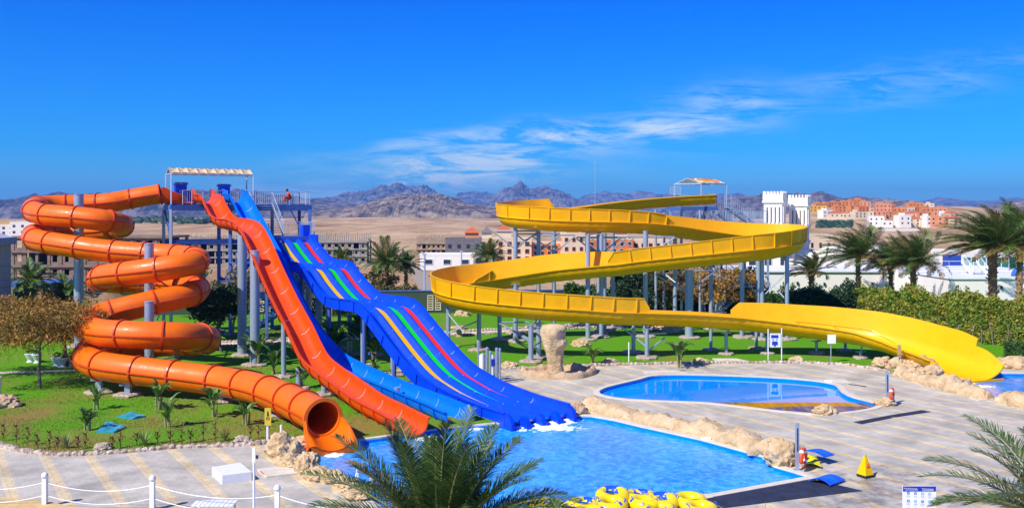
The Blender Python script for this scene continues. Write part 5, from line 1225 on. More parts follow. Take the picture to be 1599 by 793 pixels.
# castle-like twin towers, white, on a blue-shaded base block
def castle():
    rz = R(-27); u = Vector((math.cos(rz), math.sin(rz), 0)); v = Vector((-math.sin(rz), math.cos(rz), 0))
    D = 122; root = thing('castle_gate', 'white castle-like gate with twin battlemented towers and tall slits', 'building', P(1230, 330, D) * Vector((1, 1, 0)).x if False else (P(1230, 330, D).x, D, 0))
    def tower(px, D, ztop, zb, w, d):
        c = P(px, 330, D); o = Vector((c.x, D, 0)); mb = MB(); mb.box(o + UP * ((ztop - 1.3 + zb) / 2), (w, d, ztop - 1.3 - zb), rz); t = mb.build('tower_wall', M_white, root)
        mb = MB(); mb.box(o + UP * (ztop - 1.3 + .12), (w + .35, d + .35, .24), rz); mb.box(o + UP * (ztop - .72), (w + .22, d + .22, .95), rz)
        n = 6
        for i in range(n):
            for sy in (-1, 1):
                mb.box(o + u * ((w + .1) * ((i + .5) / n - .5)) + v * sy * (d / 2) + UP * (ztop - .06), (w / n * .55, .22, .38), rz, taper=.9)
                mb.box(o + v * ((d + .1) * ((i + .5) / n - .5)) + u * sy * (w / 2) + UP * (ztop - .06), (.22, d / n * .55, .38), rz, taper=.9)
        mb.build('battlement', M_white, t)
        hs = ztop - 1.3 - zb - .9
        for i in range(4):
            for (ax, nn, ext) in ((u, -v, d), (v, u, w)):
                if ax is v and i > 2: continue
                win(root, None, o + nn * ext / 2 + ax * ((i - 1.5) * (w if ax is u else d) * .22) + UP * (zb + .35 + hs / 2), .26, hs, ax, nn, mslit)
                mb = MB(); mb.obox(o + nn * ext / 2 + ax * ((i - 2) * (w if ax is u else d) * .22 + .08) + UP * (zb + .3), ax * .16, nn * .16, UP * (hs + .15)); mb.build('pilaster', M_white, t)
    mslit = mat('slit_shadow', (.20, .17, .13), rough=.9)
    tower(1210, 120, 12.35, 8.3, 2.25, 2.3); tower(1248.5, 122.5, 11.95, 8.1, 2.2, 2.2)
    o = P(1240, 330, 128.5); o.z = 0; o = o - Vector((2.2, 0, 0))
    mb = MB(); mb.box(o + UP * 4.0, (6.2, 11.6, 8.0), rz); mb.build('base_block', M_white, root)
    for z, e in ((8.1, .5), (5.9, .35)):
        mb = MB(); mb.box(o + UP * z, (6.2 + e, 11.6 + e, .3), rz); mb.box(o + UP * (z - .3), (6.2 + e * .5, 11.6 + e * .5, .3), rz); mb.build('cornice', M_white, root)
    for k in (-1.4, 1.4): win(root, None, o + u * 3.1 + v * k + UP * 3.6, .9, 2.6, v, u, M_glass, frame=M_white)
    for k in (-2, 0, 2): win(root, None, o - v * 5.8 + u * k + UP * 3.6, .9, 2.6, u, -v, M_glass, frame=M_white)
castle()

# low white clubhouse with domes, terrace rails and a blue glazed wing
M_club = mat('bright_white_render', (0.88, 0.83, 0.75), rough=0.8, var=0.04, scale=.5, bump=0.05)
root = thing('clubhouse', 'long low white clubhouse with roof rails behind the right-hand palms', 'building', (P(1320, 330, 104).x, 104, 0))
def wbox(x0, x1, y0, y1, h, name='wall', m=None, z0=0):
    mb = MB(); mb.obox((x0, y0, z0), (x1 - x0, 0, 0), (0, y1 - y0, 0), (0, 0, h)); return mb.build(name, m or M_club, root)
X = lambda px, D: (px - CX) / FPX * D
wbox(X(1120, 102), X(1397, 102), 102, 112, 3.55); wbox(X(1397, 108), X(1600, 108), 106, 116, 3.3); wbox(X(1483, 97), 64, 97, 106, 3.15)
wbox(X(1120, 102) - .15, X(1397, 102) + .1, 101.8, 112.2, .14, 'roof_edge', M_wpaint, 3.56); wbox(X(1483, 97) - .12, 64.2, 96.85, 106.1, .12, 'roof_edge', M_wpaint, 3.16); wbox(X(1397, 108) + .12, X(1600, 108), 105.8, 116, .14, 'roof_edge', M_wpaint, 3.32)
for (px, D, r, zc) in ((1306, 118, 3.3, 2.6), (1372, 121, 4.2, 1.6), (1262, 124, 2.6, 2.6)):
    mb = MB(); mb.lathe((X(px, D), D, zc), [(r * math.cos(a), r * math.sin(a)) for a in np.linspace(0, 1.5, 9)], 24); mb.build('dome', M_white, root, smooth=True)
wbox(X(1290, 114), X(1420, 114), 114, 124, 3.0, 'upper_wall', None, 1.5)
for (p0, p1, D, z) in ((1225, 1300, 102.4, 3.7), (1330, 1394, 102.4, 3.7), (1463, 1520, 107, 3.45)):
    railing(root, [(X(p0, D), D, z), (X(p1, D), D, z)], 1.0, 1.2, M_wpaint, name='roof_rail')
mb = MB()
stairs(root, (X(1505, 106), 104.8, 4.6), (X(1516, 104), 102.0, 3.2), 1.6, Vector((1, 0, 0)), M_wpaint, M_wpaint)
stairs(root, (X(1382, 101), 101.2, 2.6), (X(1366, 101), 101.2, .2), 1.2, Vector((0, 1, 0)), M_wpaint, M_wpaint)
for (px, D, z) in ((1245, 102, 2.4), (1287, 102, 2.3), (1330, 102, 2.3), (1362, 102, 2.3), (1563, 97, 2.35)):
    mb = MB(); mb.box((X(px, D), D - .09, z), (.18, .18, .3)); mb.build('wall_lamp', M_dark, root)
root = thing('glazed_wing', 'blue and green glazed pavilion behind the clubhouse at the right', 'building', (X(1520, 135), 135, 0))
wbox(X(1482, 132), X(1502, 132), 132, 134, 4.0, 'blue_wall', mat('blue_render', (.02, .08, .42), rough=.7)); 
wbox(X(1502, 134), X(1640, 134), 134, 144, 4.4, 'wall', M_white)
for i in range(11):
    x = X(1505, 133.9) + i * 1.05; mb = MB(); mb.obox((x, 133.9, .6), (.95, 0, 0), (0, -.05, 0), (0, 0, 3.0)); w = mb.build('window', mat('green_glass', (.02, .20, .17), rough=.15, spec=.8), root); mb = MB(); mb.obox((x + .95, 133.9, .4), (.10, 0, 0), (0, -.12, 0), (0, 0, 3.4)); mb.build('mullion', M_wpaint, w)
mb = MB(); c = Vector((X(1592, 100), 99.6, 3.3)); mb.lathe(c, [(1.0 * math.cos(a), 1.0 * math.sin(a)) for a in np.linspace(0, 1.5, 8)], 20); o = mb.build('blue_dome', mat('blue_dome_paint', (.03, .14, .42), rough=.5), None, smooth=True); tag(o, 'small blue dome on the white clubhouse roof near the right edge', 'dome')
# white turret-like house left of the palms, on the slope
house('white_ruin', 'small cream building with a stepped top on the slope right of the castle gate', 'house', 1275, 300, 8, 6, 5.5, .1, M_cream, 3, 1, 2, z=-3.2, ww=.8, wh=1.6)

# hillside town
ORD = ['first', 'second', 'third', 'fourth', 'fifth', 'sixth', 'seventh', 'eighth', 'ninth', 'tenth', 'eleventh', 'twelfth', 'thirteenth', 'fourteenth', 'fifteenth', 'sixteenth']
M_w2 = M_white
rows = [('topmost', 1080, 322.5, [(1281, 'o', 17, 3), (1297, 'o', 17, 4.5), (1321, 'o', 20, 5), (1338, 'o', 18, 7.5), (1350, 's', 12, 5), (1428, 'o', 16, 4), (1450, 'c', 10, 3)]),
        ('second', 980, 331, [(1271, 'y', 12, 6), (1283, 'y', 9, 6), (1310, 'o', 12, 6), (1333, 'o', 12, 6), (1345, 'o', 12, 5), (1362, 'c', 10, 4), (1378, 's', 15, 8), (1388, 'r', 10, 6), (1403, 'o', 12, 4), (1417, 'c', 11, 4), (1433, 'o', 14, 4.5), (1447, 'o', 12, 4), (1466, 's', 13, 4)]),
        ('third', 860, 340, [(1290, 'w', 12, 6.5), (1305, 'h', 12, 4), (1320, 'c', 8, 3.5), (1340, 'c', 11, 5), (1355, 'c', 9, 5), (1371, 's', 12, 5.5), (1387, 's', 12, 5.5), (1405, 'o', 10, 4), (1425, 'h', 12, 4), (1440, 'o', 12, 4.5), (1455, 's', 10, 5), (1470, 'w', 9, 4), (1485, 'h', 9, 4)]),
        ('lowest', 720, 352, [(1367, 'w', 11, 6.5), (1383, 'w', 8, 3), (1409, 'w', 9, 7), (1425, 'h', 9, 5), (1438, 's', 8, 6.5), (1449, 'w', 7, 6.5), (1461, 's', 9, 6.5), (1477, 's', 8, 6), (1490, 'h', 8, 5)])]
M_terra2 = mat('faded_terracotta', (0.62, 0.22, 0.06), rough=.95, var=.25, scale=.25)
kinds = {'o': ('terracotta orange', M_terra2, 'flat'), 'y': ('ochre yellow', M_ochre, 'flat'), 'w': ('white', M_w2, 'flat'), 's': ('salmon', M_salmon, 'flat'), 'c': ('cream', M_cream, 'flat'), 'r': ('deep red roofed', M_terra2, 'hip'), 'h': ('cream tile-roofed', M_cream, 'hip')}
for (rn, D, yb, hs) in rows:
    for i, (px, k, w, h) in enumerate(hs):
        nm, m, rf = kinds[k]; rr = random.Random(px); Dd = D + rr.uniform(-15, 15); x = X(px, Dd); zb = EYE - (yb - YH) / FPX * Dd; zb = min(zb, tz(x, Dd) + 1.5) if False else zb
        nx = max(2, int(w / 3.4)); nz = 1 if h < 4.2 else 2
        def ex(root, c, u, v, w=w, h=h, m=m, rr=rr):
            mb = MB(); a = rr.uniform(-.25, .25) * w; s_ = rr.uniform(.25, .4) * w; mb.box(c + u * a + v * 1 + UP * (h + 1.1), (s_, 4.2, 2.2 - .01), 0); mb.build('upper_room', m, root)
        house('hill_house', f'{nm} house on the far hillside, {ORD[i]} from the left in the {rn} row', 'house', px, Dd, w, 9, h, rr.uniform(-.25, .25), m, nx, nz, 0, roof=rf, roofm=M_rooft if rf == 'hip' else None, z=zb, group='houses on the far hillside', ww=1.2, wh=1.3, sink=8, extra=ex if (rf == 'flat' and rr.random() < .6) else None)
a = P(1368, 330, 640); mb = MB(); mb.obox((X(1372, 640), 640, -12), (X(1440, 640) - X(1372, 640), 3, 0), (0, .6, 0), (0, 0, 10.5)); tag(mb.build('white_wall', M_white), 'long white retaining wall below the lowest hillside houses', 'wall')
# radio mast on the plain
x = X(929, 1900); mb = MB()
for dx, dy in ((-.5, 0), (.5, 0), (0, .8)): mb.bar((x + dx, 1900 + dy, 0), (x + dx * .4, 1900 + dy * .4, 112), .35)
for k in range(28): mb.bar((x - .45, 1900, k * 4), (x + .45, 1900, k * 4 + 4), .22)
tag(mb.build('radio_mast', M_rail), 'thin pale lattice radio mast on the plain behind the yellow slide', 'mast')
# ================================================================== vegetation
def palm(root_loc, name, label, h, r=.26, L_=3.2, nf=44, wind=(-.35, .05), seed=1, group=None, leafm=None, nleaf=34, lw=.045, ll=.62, trunk=True, emin=-25, emax=82, lean=(0, 0), dry=.16, boots=True, dr=1.0):
    rr = random.Random(seed); root = thing(name, label, 'palm tree', root_loc, group); c0 = Vector(root_loc)
    top = c0 + Vector((lean[0], lean[1], h))
    if trunk:
        mb = MB(); n = max(10, int(h / .22)); pts = []; rad = []
        for i in range(n + 1):
            s_ = i / n; p = c0 + Vector((lean[0] * s_ * s_, lean[1] * s_ * s_, h * s_)); pts.append(p); rad.append(r * (1.35 - .5 * min(1, s_ * 6) + .25 * max(0, s_ - .8) * 5 * .6) * (1.10 if i % 2 else .92))
        mb.tube(pts, rad, 12)
        if boots:                                                        # old leaf bases all round the stem
            for i in range(int(h * 16)):
                s_ = rr.uniform(.05, 1); a = i * 2.399; p = c0 + Vector((lean[0] * s_ * s_, lean[1] * s_ * s_, h * s_)); q = Vector((math.cos(a), math.sin(a), 0)); mb.bar(p + q * r * .85, p + q * r * 1.4 + UP * .16, .11, .05)
        mb.build('trunk', M_trunk, root)
    mb = MB(); w3 = Vector((wind[0], wind[1], 0))
    for i in range(nf):
        f = i / nf; az = i * 2.39996 + rr.uniform(-.2, .2); el = R(emax - (emax - emin) * (f ** .75)) + rr.uniform(-.1, .1); Lf = L_ * rr.uniform(.82, 1.1) * (.8 + .2 * math.sin(math.pi * min(1, f * 1.3)))
        d = Vector((math.cos(az) * math.cos(el), math.sin(az) * math.cos(el), math.sin(el))); p = top + Vector((math.cos(az), math.sin(az), 0)) * r * .6; n = 12; pts = [p.copy()]; ds = [d.copy()]
        for k in range(n):
            s_ = (k + 1) / n; d = (d + UP * (-.075 - .10 * s_) * dr * (1.15 - .3 * math.sin(el)) + w3 * .15 * s_).normalized(); p = p + d * Lf / n; pts.append(p.copy()); ds.append(d.copy())
        mb.tube(pts, [max(.006, .035 * (1 - k / n) + .006) * (L_ / 3.2) for k in range(n + 1)], 4, 2, cap=False)
        mi = 1 if rr.random() < dry * (2.2 if f > .75 else .6) else 0
        for k in range(nleaf):
            s_ = .13 + .87 * (k + .5) / nleaf; x = s_ * n; a = int(min(n - 1, x)); b = x - a; q = pts[a].lerp(pts[a + 1], b); t = ds[a].lerp(ds[a + 1], b).normalized()
            sd = t.cross(UP); 
            if sd.length < .05: sd = Vector((1, 0, 0))
            sd.normalize(); nu = sd.cross(t).normalized(); ln = ll * (L_ / 3.2) * math.sin(math.pi * (.12 + .84 * s_)) ** .6 * rr.uniform(.85, 1.1)
            for sg in (-1, 1):
                if rr.random() < .05: continue
                fw = .55 + .75 * s_ + rr.uniform(-.22, .22); dd = (sd * sg + t * fw + nu * rr.uniform(-.02, .55) + w3 * .25).normalized(); e = q + dd * ln * .6; e2 = e + (dd + UP * -.35 + w3 * .15).normalized() * ln * .4
                wv = t.cross(dd).cross(dd); 
                if wv.length < .01: wv = t
                wv = wv.normalized() * lw * .5
                mb.add([q - wv * .6, q + wv * .6, e + wv, e - wv, e2], [(0, 1, 2, 3), (3, 2, 4)], mi)
    mb.build('crown', [leafm or M_palm, M_palmy, M_rachis], root)
    return root
def leaf_cloud(mb, blobs, n, size, rr, mi=0, flat=.0, long=1.0):
    """leaf-sized faces through the volume of ellipsoids (centre, radii, weight)"""
    tot = sum(b[2] for b in blobs)
    for c, rad, w in blobs:
        c = Vector(c); k = int(n * w / tot)
        for _ in range(k):
            while True:
                v = Vector((rr.uniform(-1, 1), rr.uniform(-1, 1), rr.uniform(-1, 1)))
                if .15 < v.length < 1: break
            v = v * (.72 + .28 * rr.random() ** .5) / max(.6, v.length ** .35)
            nz_ = noise.noise(Vector((v.x * 2.1 + c.x, v.y * 2.1 + c.y, v.z * 2.1 + c.z)))
            if nz_ < -.10: continue
            p = c + Vector((v.x * rad[0], v.y * rad[1], v.z * rad[2])) * (1 + .18 * nz_)
            a = Vector((rr.gauss(0, 1), rr.gauss(0, 1), rr.gauss(0, 1) * (1 - flat))).normalized(); b = a.cross(Vector((rr.gauss(0, 1), rr.gauss(0, 1), rr.gauss(0, 1)))).normalized(); s_ = size * rr.uniform(.6, 1.3)
            mb.add([p - a * s_ * long, p - b * s_ * .5, p + a * s_ * long, p + b * s_ * .5], [(0, 1, 2, 3)], mi)
def tree(name, label, base, h, spread, leafm, seed, n=6000, leaf=.10, trunk_r=.12, limbs=7, low=.35, group=None, cat='tree', gaps=1.0, long=1.0, droop=0.0, stems=1):
    rr = random.Random(seed); root = thing(name, label, cat, base, group); c0 = Vector(base); mb = MB(); blobs = []
    for st in range(stems):
        off = Vector((rr.uniform(-.5, .5), rr.uniform(-.4, .4), 0)) * (stems > 1); lean = Vector((rr.uniform(-.12, .12), rr.uniform(-.1, .1), 0)) * h; k = 7; pts = [c0 + off + lean * (i / k) ** 1.5 + UP * h * .72 * i / k + Vector((rr.uniform(-.04, .04), rr.uniform(-.04, .04), 0)) * h * .3 for i in range(k + 1)]
        mb.tube(pts, [trunk_r * (1.15 - .85 * i / k) for i in range(k + 1)], 8)
        for i in range(limbs):
            s_ = low + (1 - low) * i / max(1, limbs - 1) * .95; x = s_ * k; a = int(min(k - 1, x)); q = pts[a].lerp(pts[a + 1], x - a); az = i * 2.4 + seed; d = Vector((math.cos(az) * spread[0], math.sin(az) * spread[1], 0)) * rr.uniform(.55, .95) * (1.1 - .55 * s_); e = q + d + UP * h * rr.uniform(.10, .26)
            m_ = q.lerp(e, .5) + UP * h * .04; mb.tube([q, m_, e], [trunk_r * .5 * (1.1 - s_ * .6), trunk_r * .3, trunk_r * .1], 6)
            for _ in range(3):
                e2 = m_.lerp(e, rr.random()) + Vector((rr.uniform(-.3, .3) * spread[0], rr.uniform(-.3, .3) * spread[1], rr.uniform(-.02, .14) * h)); mb.tube([m_, e2], [trunk_r * .18, trunk_r * .05], 4)
                rad = rr.uniform(.20, .34) * gaps; blobs.append((e2, (spread[0] * rad, spread[1] * rad, h * rad * .42), 1))
            rad = rr.uniform(.26, .40) * gaps; blobs.append((e + UP * .05, (spread[0] * rad, spread[1] * rad, h * rad * .42), 1.3))
    mb.build('trunk', M_bark, root); mb = MB(); leaf_cloud(mb, blobs, n, leaf, rr, long=long)
    if droop:
        for c, rad, w in blobs:
            for _ in range(10):
                p = Vector(c) + Vector((rr.uniform(-1, 1) * rad[0], rr.uniform(-1, 1) * rad[1], rr.uniform(-1, .6) * rad[2])); d = Vector((rr.uniform(-.6, .6), rr.uniform(-.5, .5), -.3)).normalized()
                for k in range(9):
                    p = p + (d + UP * -.08 * k).normalized() * droop / 9; a = d * .10; b = d.cross(UP).normalized() * .035 * (1 if k % 2 else -1)
                    mb.add([p, p + a * .5 + b * 2, p + a, p + a * .5], [(0, 1, 2, 3)])
    mb.build('crown', leafm, root); return root
def hedge(name, label, p0, p1, w, h, leafm, seed, n, leaf=.10, bumps=.35, cat='hedge', stems=0, lowgap=0.0, spikes=0):
    rr = random.Random(seed); p0 = Vector(p0); p1 = Vector(p1); L_ = (p1 - p0).length; u = (p1 - p0) / L_; v = Vector((-u.y, u.x, 0)); root = thing(name, label, cat, p0); mb = MB()
    def top(s_, q): return h * (1 + bumps * noise.noise(Vector((s_ * .45 + seed, q * .6, 1))) + bumps * .5 * noise.noise(Vector((s_ * 1.7, q * 2, seed))))
    k = max(4, int(L_ / .5)); vs = []; m_ = 7                            # inner leafy mass
    for i in range(k + 1):
        s_ = L_ * i / k
        for j in range(m_):
            q = (j / (m_ - 1) - .5); tz_ = top(s_, q * w) * .86 * (1 - (2 * abs(q)) ** 4 * .5) - .1; wv = w * .82
            vs.append(p0 + u * s_ + v * q * wv + UP * (tz_ if 0 < j < m_ - 1 else lowgap))
    mb.add(vs, [(i * m_ + j, (i + 1) * m_ + j, (i + 1) * m_ + j + 1, i * m_ + j + 1) for i in range(k) for j in range(m_ - 1)])
    for _ in range(n):
        s_ = rr.uniform(0, L_); f = rr.random()
        if f < .5: q = -.5 + rr.uniform(0, .12); zz = rr.uniform(lowgap, 1) ** .9 * top(s_, q * w) * .98
        elif f < .62: q = .5 - rr.uniform(0, .12); zz = rr.uniform(lowgap, 1) * top(s_, q * w)
        else: q = rr.uniform(-.5, .5); zz = top(s_, q * w) * rr.uniform(.86, 1.04) * (1 - (2 * abs(q)) ** 4 * .25)
        bmp = noise.noise(Vector((s_ * 1.3, zz * 1.3, seed))) * .28 * (1 if abs(q) > .3 else 0); p = p0 + u * s_ + v * (q * w + (bmp if q > 0 else -bmp)) + UP * zz
        a = Vector((rr.gauss(0, 1), rr.gauss(0, 1), rr.gauss(0, 1))).normalized(); b = a.cross(Vector((rr.gauss(0, 1), rr.gauss(0, 1), rr.gauss(0, 1)))).normalized(); z_ = leaf * rr.uniform(.6, 1.3)
        mb.add([p - a * z_, p - b * z_ * .5, p + a * z_, p + b * z_ * .5], [(0, 1, 2, 3)])
    for _ in range(spikes):
        s_ = rr.uniform(0, L_); p = p0 + u * s_ + v * rr.uniform(-.3, .3) * w; z = top(s_, 0)
        leaf_cloud(mb, [(p + UP * (z + rr.uniform(0, .25)), (.22, .22, .4), 1)], 40, leaf, rr)
    mb.build('foliage', leafm, root)
    if stems:
        for i in range(stems):
            s_ = L_ * (i + .5) / stems + rr.uniform(-.3, .3); q = p0 + u * s_ - v * w * .52; m2 = MB(); m2.tube([q, q + UP * h * .3 + u * rr.uniform(-.2, .2), q + UP * h * .6 + u * rr.uniform(-.4, .4) + v * .2], [.06, .045, .03], 6); m2.build('stem', M_bark, root)
    return root
def broad_plant(name, label, base, h, n, seed, leafm=None, w=.30, group=None, stem=True, cat='plant', up=.85):
    """banana-like plant: upright paddle leaves on stalks"""
    rr = random.Random(seed); root = thing(name, label, cat, base, group); c0 = Vector(base)
    if stem:
        mb = MB(); 
        for i in range(3):
            q = c0 + Vector((rr.uniform(-.15, .15), rr.uniform(-.15, .15), 0)); mb.tube([q, q + UP * h * .4 + Vector((rr.uniform(-.08, .08), 0, 0))], [.06, .04], 7)
        mb.build('stem', mat('green_stem', (.28, .27, .10), rough=.6), root)
    mb = MB()
    for i in range(n):
        az = i * 2.4 + rr.uniform(-.4, .4); el = R(rr.uniform(48, 84)) * up; d = Vector((math.cos(az) * math.cos(el), math.sin(az) * math.cos(el), math.sin(el))); p = c0 + UP * h * rr.uniform(.15, .45) * (1 if stem else .1); Ls = h * rr.uniform(.10, .25); Lb = h * rr.uniform(.32, .5)
        q = p + d * Ls; mb.tube([p, q], [.018, .012], 4); sd = d.cross(UP).normalized(); k = 7; vs = []
        for j in range(k + 1):
            s_ = j / k; d2 = (d + UP * -.5 * s_ * s_).normalized(); q2 = q + d2 * Lb * s_; ww = w * h * .26 * math.sin(math.pi * (.06 + .9 * s_)) ** .7; nn = sd.cross(d2).normalized()
            jag = rr.uniform(.8, 1.1); vs += [q2 - sd * ww * jag + nn * ww * .45, q2, q2 + sd * ww * jag + nn * ww * .45]
        mb.add(vs, [(j * 3 + a, j * 3 + a + 1, j * 3 + a + 4, j * 3 + a + 3) for j in range(k) for a in (0, 1)])
    mb.build('leaves', leafm or M_banana, root); return root
def spiky(name, label, base, h, n, seed, leafm, group=None, w=.05, spread=1.0, cat='plant'):
    rr = random.Random(seed); c0 = Vector(base); mb = MB()
    for i in range(n):
        az = rr.uniform(0, 6.283); el = R(rr.uniform(35, 88)); d = Vector((math.cos(az) * math.cos(el) * spread, math.sin(az) * math.cos(el) * spread, math.sin(el))); Lf = h * rr.uniform(.7, 1.05); sd = d.cross(UP).normalized(); p = c0.copy(); vs = []
        for j in range(5):
            s_ = j / 4; q = c0 + d * Lf * s_ + UP * -.18 * h * s_ * s_ * spread; ww = w * (1 - s_ ** 2) * (.5 + s_ if s_ < .5 else 1) + .002; vs += [q - sd * ww, q + sd * ww]
        mb.add(vs, [(j * 2, j * 2 + 1, j * 2 + 3, j * 2 + 2) for j in range(4)])
    return tag(mb.build(name, leafm, root=base), label, cat, group)

# palms on the right, behind the hedge
def pb(px, D): q = P(px, 330, D); return Vector((q.x, q.y, 0.0))
def pz(py, D): return EYE - (py - YH) / FPX * D
PALMS = [(1267, 94, 424, 2.7, 'small palm with a short stout trunk beside the castle gate, leftmost of the right-hand palms', 30, 11, .30),
         (1340, 95, 402, 4.6, 'tall-stemmed wind-swept palm before the right end of the long white wall', 48, 12, .26),
         (1391, 97, 412, 4.0, 'slim palm between two fuller ones, left of the grey shaded wall', 40, 13, .25),
         (1426, 92, 412, 4.2, 'full-crowned palm before the grey shaded wall, right of its slim neighbour', 50, 14, .32),
         (1550, 73, 386, 4.3, 'largest right-hand palm with a thick scaly trunk rising through the hedge', 62, 15, .36),
         (1592, 90, 378, 4.2, 'palm behind the largest one, its crown overlapping at the right edge', 46, 18, .3),
         (1618, 76, 380, 4.2, 'palm at the far right edge whose crown is cut by the photo border', 52, 16, .3)]
for px, D, py, L_, lab, nf, sd, r_ in PALMS:
    palm(pb(px, D), 'palm_tree', lab, pz(py, D), r_, L_ * .97, int(nf * 1.3), (-1.4, .2), sd, 'palms along the white clubhouse', nleaf=56, lw=.040, ll=.66, dry=.26, emin=-2, emax=88, dr=.5)
palm(pb(604, 101), 'palm_tree', 'taller palm of the pair on the sand right of the racer', pz(413, 101) , .22, 3.5, 46, (.15, 0), 21, 'palm pair on the sand', nleaf=46, lw=.05, ll=.66, emin=0, dr=.6)
palm(pb(634, 104), 'palm_tree', 'smaller palm of the pair on the sand right of the racer', pz(416, 104), .18, 2.3, 34, (.1, 0), 22, 'palm pair on the sand', nleaf=40, lw=.05, ll=.6, emin=0, dr=.6)
palm(pb(763, 130) - UP * 2.5, 'palm_tree', 'squat bushy palm in front of the cream and orange apartment block', pz(401, 130) + 2.5, .22, 3.0, 40, (-.2, 0), 23, nleaf=40, lw=.06, ll=.7, emin=0, dr=.6)
palm(pb(533, 130) - UP * 2.5, 'palm_tree', 'low palm top half hidden behind the racer slide', pz(405, 130) + 2.5, .2, 2.4, 34, (0, 0), 24, nleaf=36, lw=.06, ll=.6, emin=0, dr=.6)
palm(pb(48, 82), 'palm_tree', 'palm between the plank-sided house and the first tube loops', pz(440, 82), .2, 2.8, 40, (.1, 0), 25, nleaf=28, lw=.08, ll=.6, emin=-15, emax=80)
palm(pb(104, 80), 'palm_tree', 'low spreading palm just left of the tall spiral mast', pz(468, 80), .2, 3.0, 38, (-.1, 0), 26, nleaf=28, lw=.09, ll=.7, emin=-15)
palm(pb(327, 85), 'palm_tree', 'tiny thin palm beside the dark tree under the left tower', pz(455, 85), .05, 1.1, 14, (0, 0), 27, nleaf=16, lw=.05, ll=.3, boots=False)
x = X(1575, 330); palm((x, 330, -6), 'palm_tree', 'distant lone palm silhouetted above the hills at the right', pz(323, 330) + 6, .3, 3.2, 26, (0, 0), 28, nleaf=12, lw=.25, ll=.8, boots=False)

# the near palm in the foreground and the one at the right edge
def near_palm(label, base, h, L_, nf, seed, wind, emin, emax, nleaf=78):
    return palm(base, 'palm_tree', label, h, .24, L_, nf, wind, seed, None, M_palmf, int(nleaf * 1.2), .019, .58, emin=emin, emax=emax, dry=.12, dr=.62)
c = P(690, 330, 19.5)
near_palm('big dark green palm in the foreground, its fronds spread before the slide ends', (c.x, 19.5, 0), 3.15, 3.15, 80, 41, (.1, .1), 0, 86, 110)
c = P(1646, 330, 17.5)
near_palm('yellowing palm fronds leaning in from the lower right corner', (c.x, 17.5, 0), 4.35, 2.5, 30, 44, (-.5, .2), 8, 80, 70)
c = P(930, 330, 15.0)
near_palm('yellow-green frond tips at the bottom edge before the yellow float tubes', (c.x, 15.0, 0), 4.35, 1.45, 16, 47, (.3, 0), 15, 65, 46)

# hedges and bushes
hedge('hedge', 'tall bushy green and yellow hedge behind the end of the yellow slide', pb(1342, 86), pb(1500, 77), 1.8, 3.0, M_hedge, 3, 17000, .13, stems=5, spikes=30)
hedge('hedge', 'tall clipped hedge with bare lower stems, right of the yellow slide end', pb(1490, 74), pb(1660, 70), 1.6, 3.35, M_hedge, 5, 15000, .12, bumps=.2, stems=9, spikes=22)
hedge('hedge', 'low clipped box hedge at the right edge by the small pool', pb(1568, 63), pb(1640, 62), 1.3, 1.45, M_bushg, 7, 6000, .08, bumps=.06)
hedge('bush', 'large rounded dark bush behind the middle of the yellow slide', pb(1232, 86), pb(1352, 87), 3.4, 3.0, M_bushd, 9, 16000, .13, bumps=.5, cat='bush')
hedge('bush', 'brighter green bush left of the dark one, between slide posts', pb(1188, 90), pb(1240, 90), 2.0, 2.4, M_bushg, 10, 5000, .12, bumps=.5, cat='bush', spikes=10)
hedge('bush', 'low scrub on the sand behind the racer and below the palm pair', pb(560, 98), pb(655, 99), 2.2, 2.1, M_olive, 12, 9000, .12, bumps=.7, cat='bush', spikes=12)
hedge('bush', 'tangled dark green growth behind the lower yellow loop, left part', pb(955, 93), pb(1050, 92), 3, 4.3, M_bushd, 14, 12000, .15, bumps=.6, cat='bush', spikes=14)
hedge('bush', 'olive green growth filling the ground behind the rusty trees', pb(1040, 96), pb(1190, 96), 3, 3.0, M_olive, 15, 11000, .15, bumps=.6, cat='bush', spikes=14)
hedge('bush', 'olive bushes behind the green wall, seen between the racer posts', pb(455, 98), pb(560, 99), 2.6, 3.6, M_olive, 31, 9000, .14, bumps=.6, cat='bush', spikes=14)
hedge('bush', 'dark bushes behind the green wall, left of the left tower posts', pb(205, 97), pb(300, 98), 2.6, 3.0, M_bushd, 32, 7000, .14, bumps=.6, cat='bush', spikes=10)
hedge('bush', 'low green bushes along the wall between the yellow slide columns', pb(880, 94), pb(960, 94), 2.0, 2.2, M_bushg, 33, 6000, .13, bumps=.6, cat='bush', spikes=10)
for i, (px, D, h, sp, m, lab) in enumerate(((1052, 90, 5.2, 3.2, M_autumn, 'rusty-leaved tree left of the thick mast under the yellow slide'), (1112, 88, 5.2, 3.6, M_autumn, 'widest rusty-leaved tree with bare dark branches, right of the thick mast'), (1165, 91, 4.6, 2.6, M_autumn, 'thin rusty tree before the lower stairs of the right tower'),
        (990, 88, 5.0, 3.0, M_bushd, 'dark green tree behind the lower yellow loop'), (447, 90, 4.6, 2.6, M_bushd, 'dark tree behind the green wall between the two slide masts and the racer'), (518, 91, 4.0, 2.6, M_bushd, 'dark tree under the racer before the pierced wall panel'), (300, 90, 4.4, 2.8, M_bushd, 'dark tree behind the lower right loops of the tube slide'), (590, 101, 3.6, 2.6, M_olive, 'olive tree left of the palm pair on the sand'), (1020, 90, 4.4, 2.6, M_olive, 'olive tree between the dark tree and the rusty ones'))):
    tree('tree', lab, pb(px, D), h, (sp, sp), m, 60 + i, 5200, .13, .16, 8, .3, gaps=.95)
tree('tree', 'dark dense tree right of the spiral, its top yellowish', pb(345, 68), 5.1, (2.7, 2.6), M_bushd, 71, 9000, .12, .10, 8, .42)
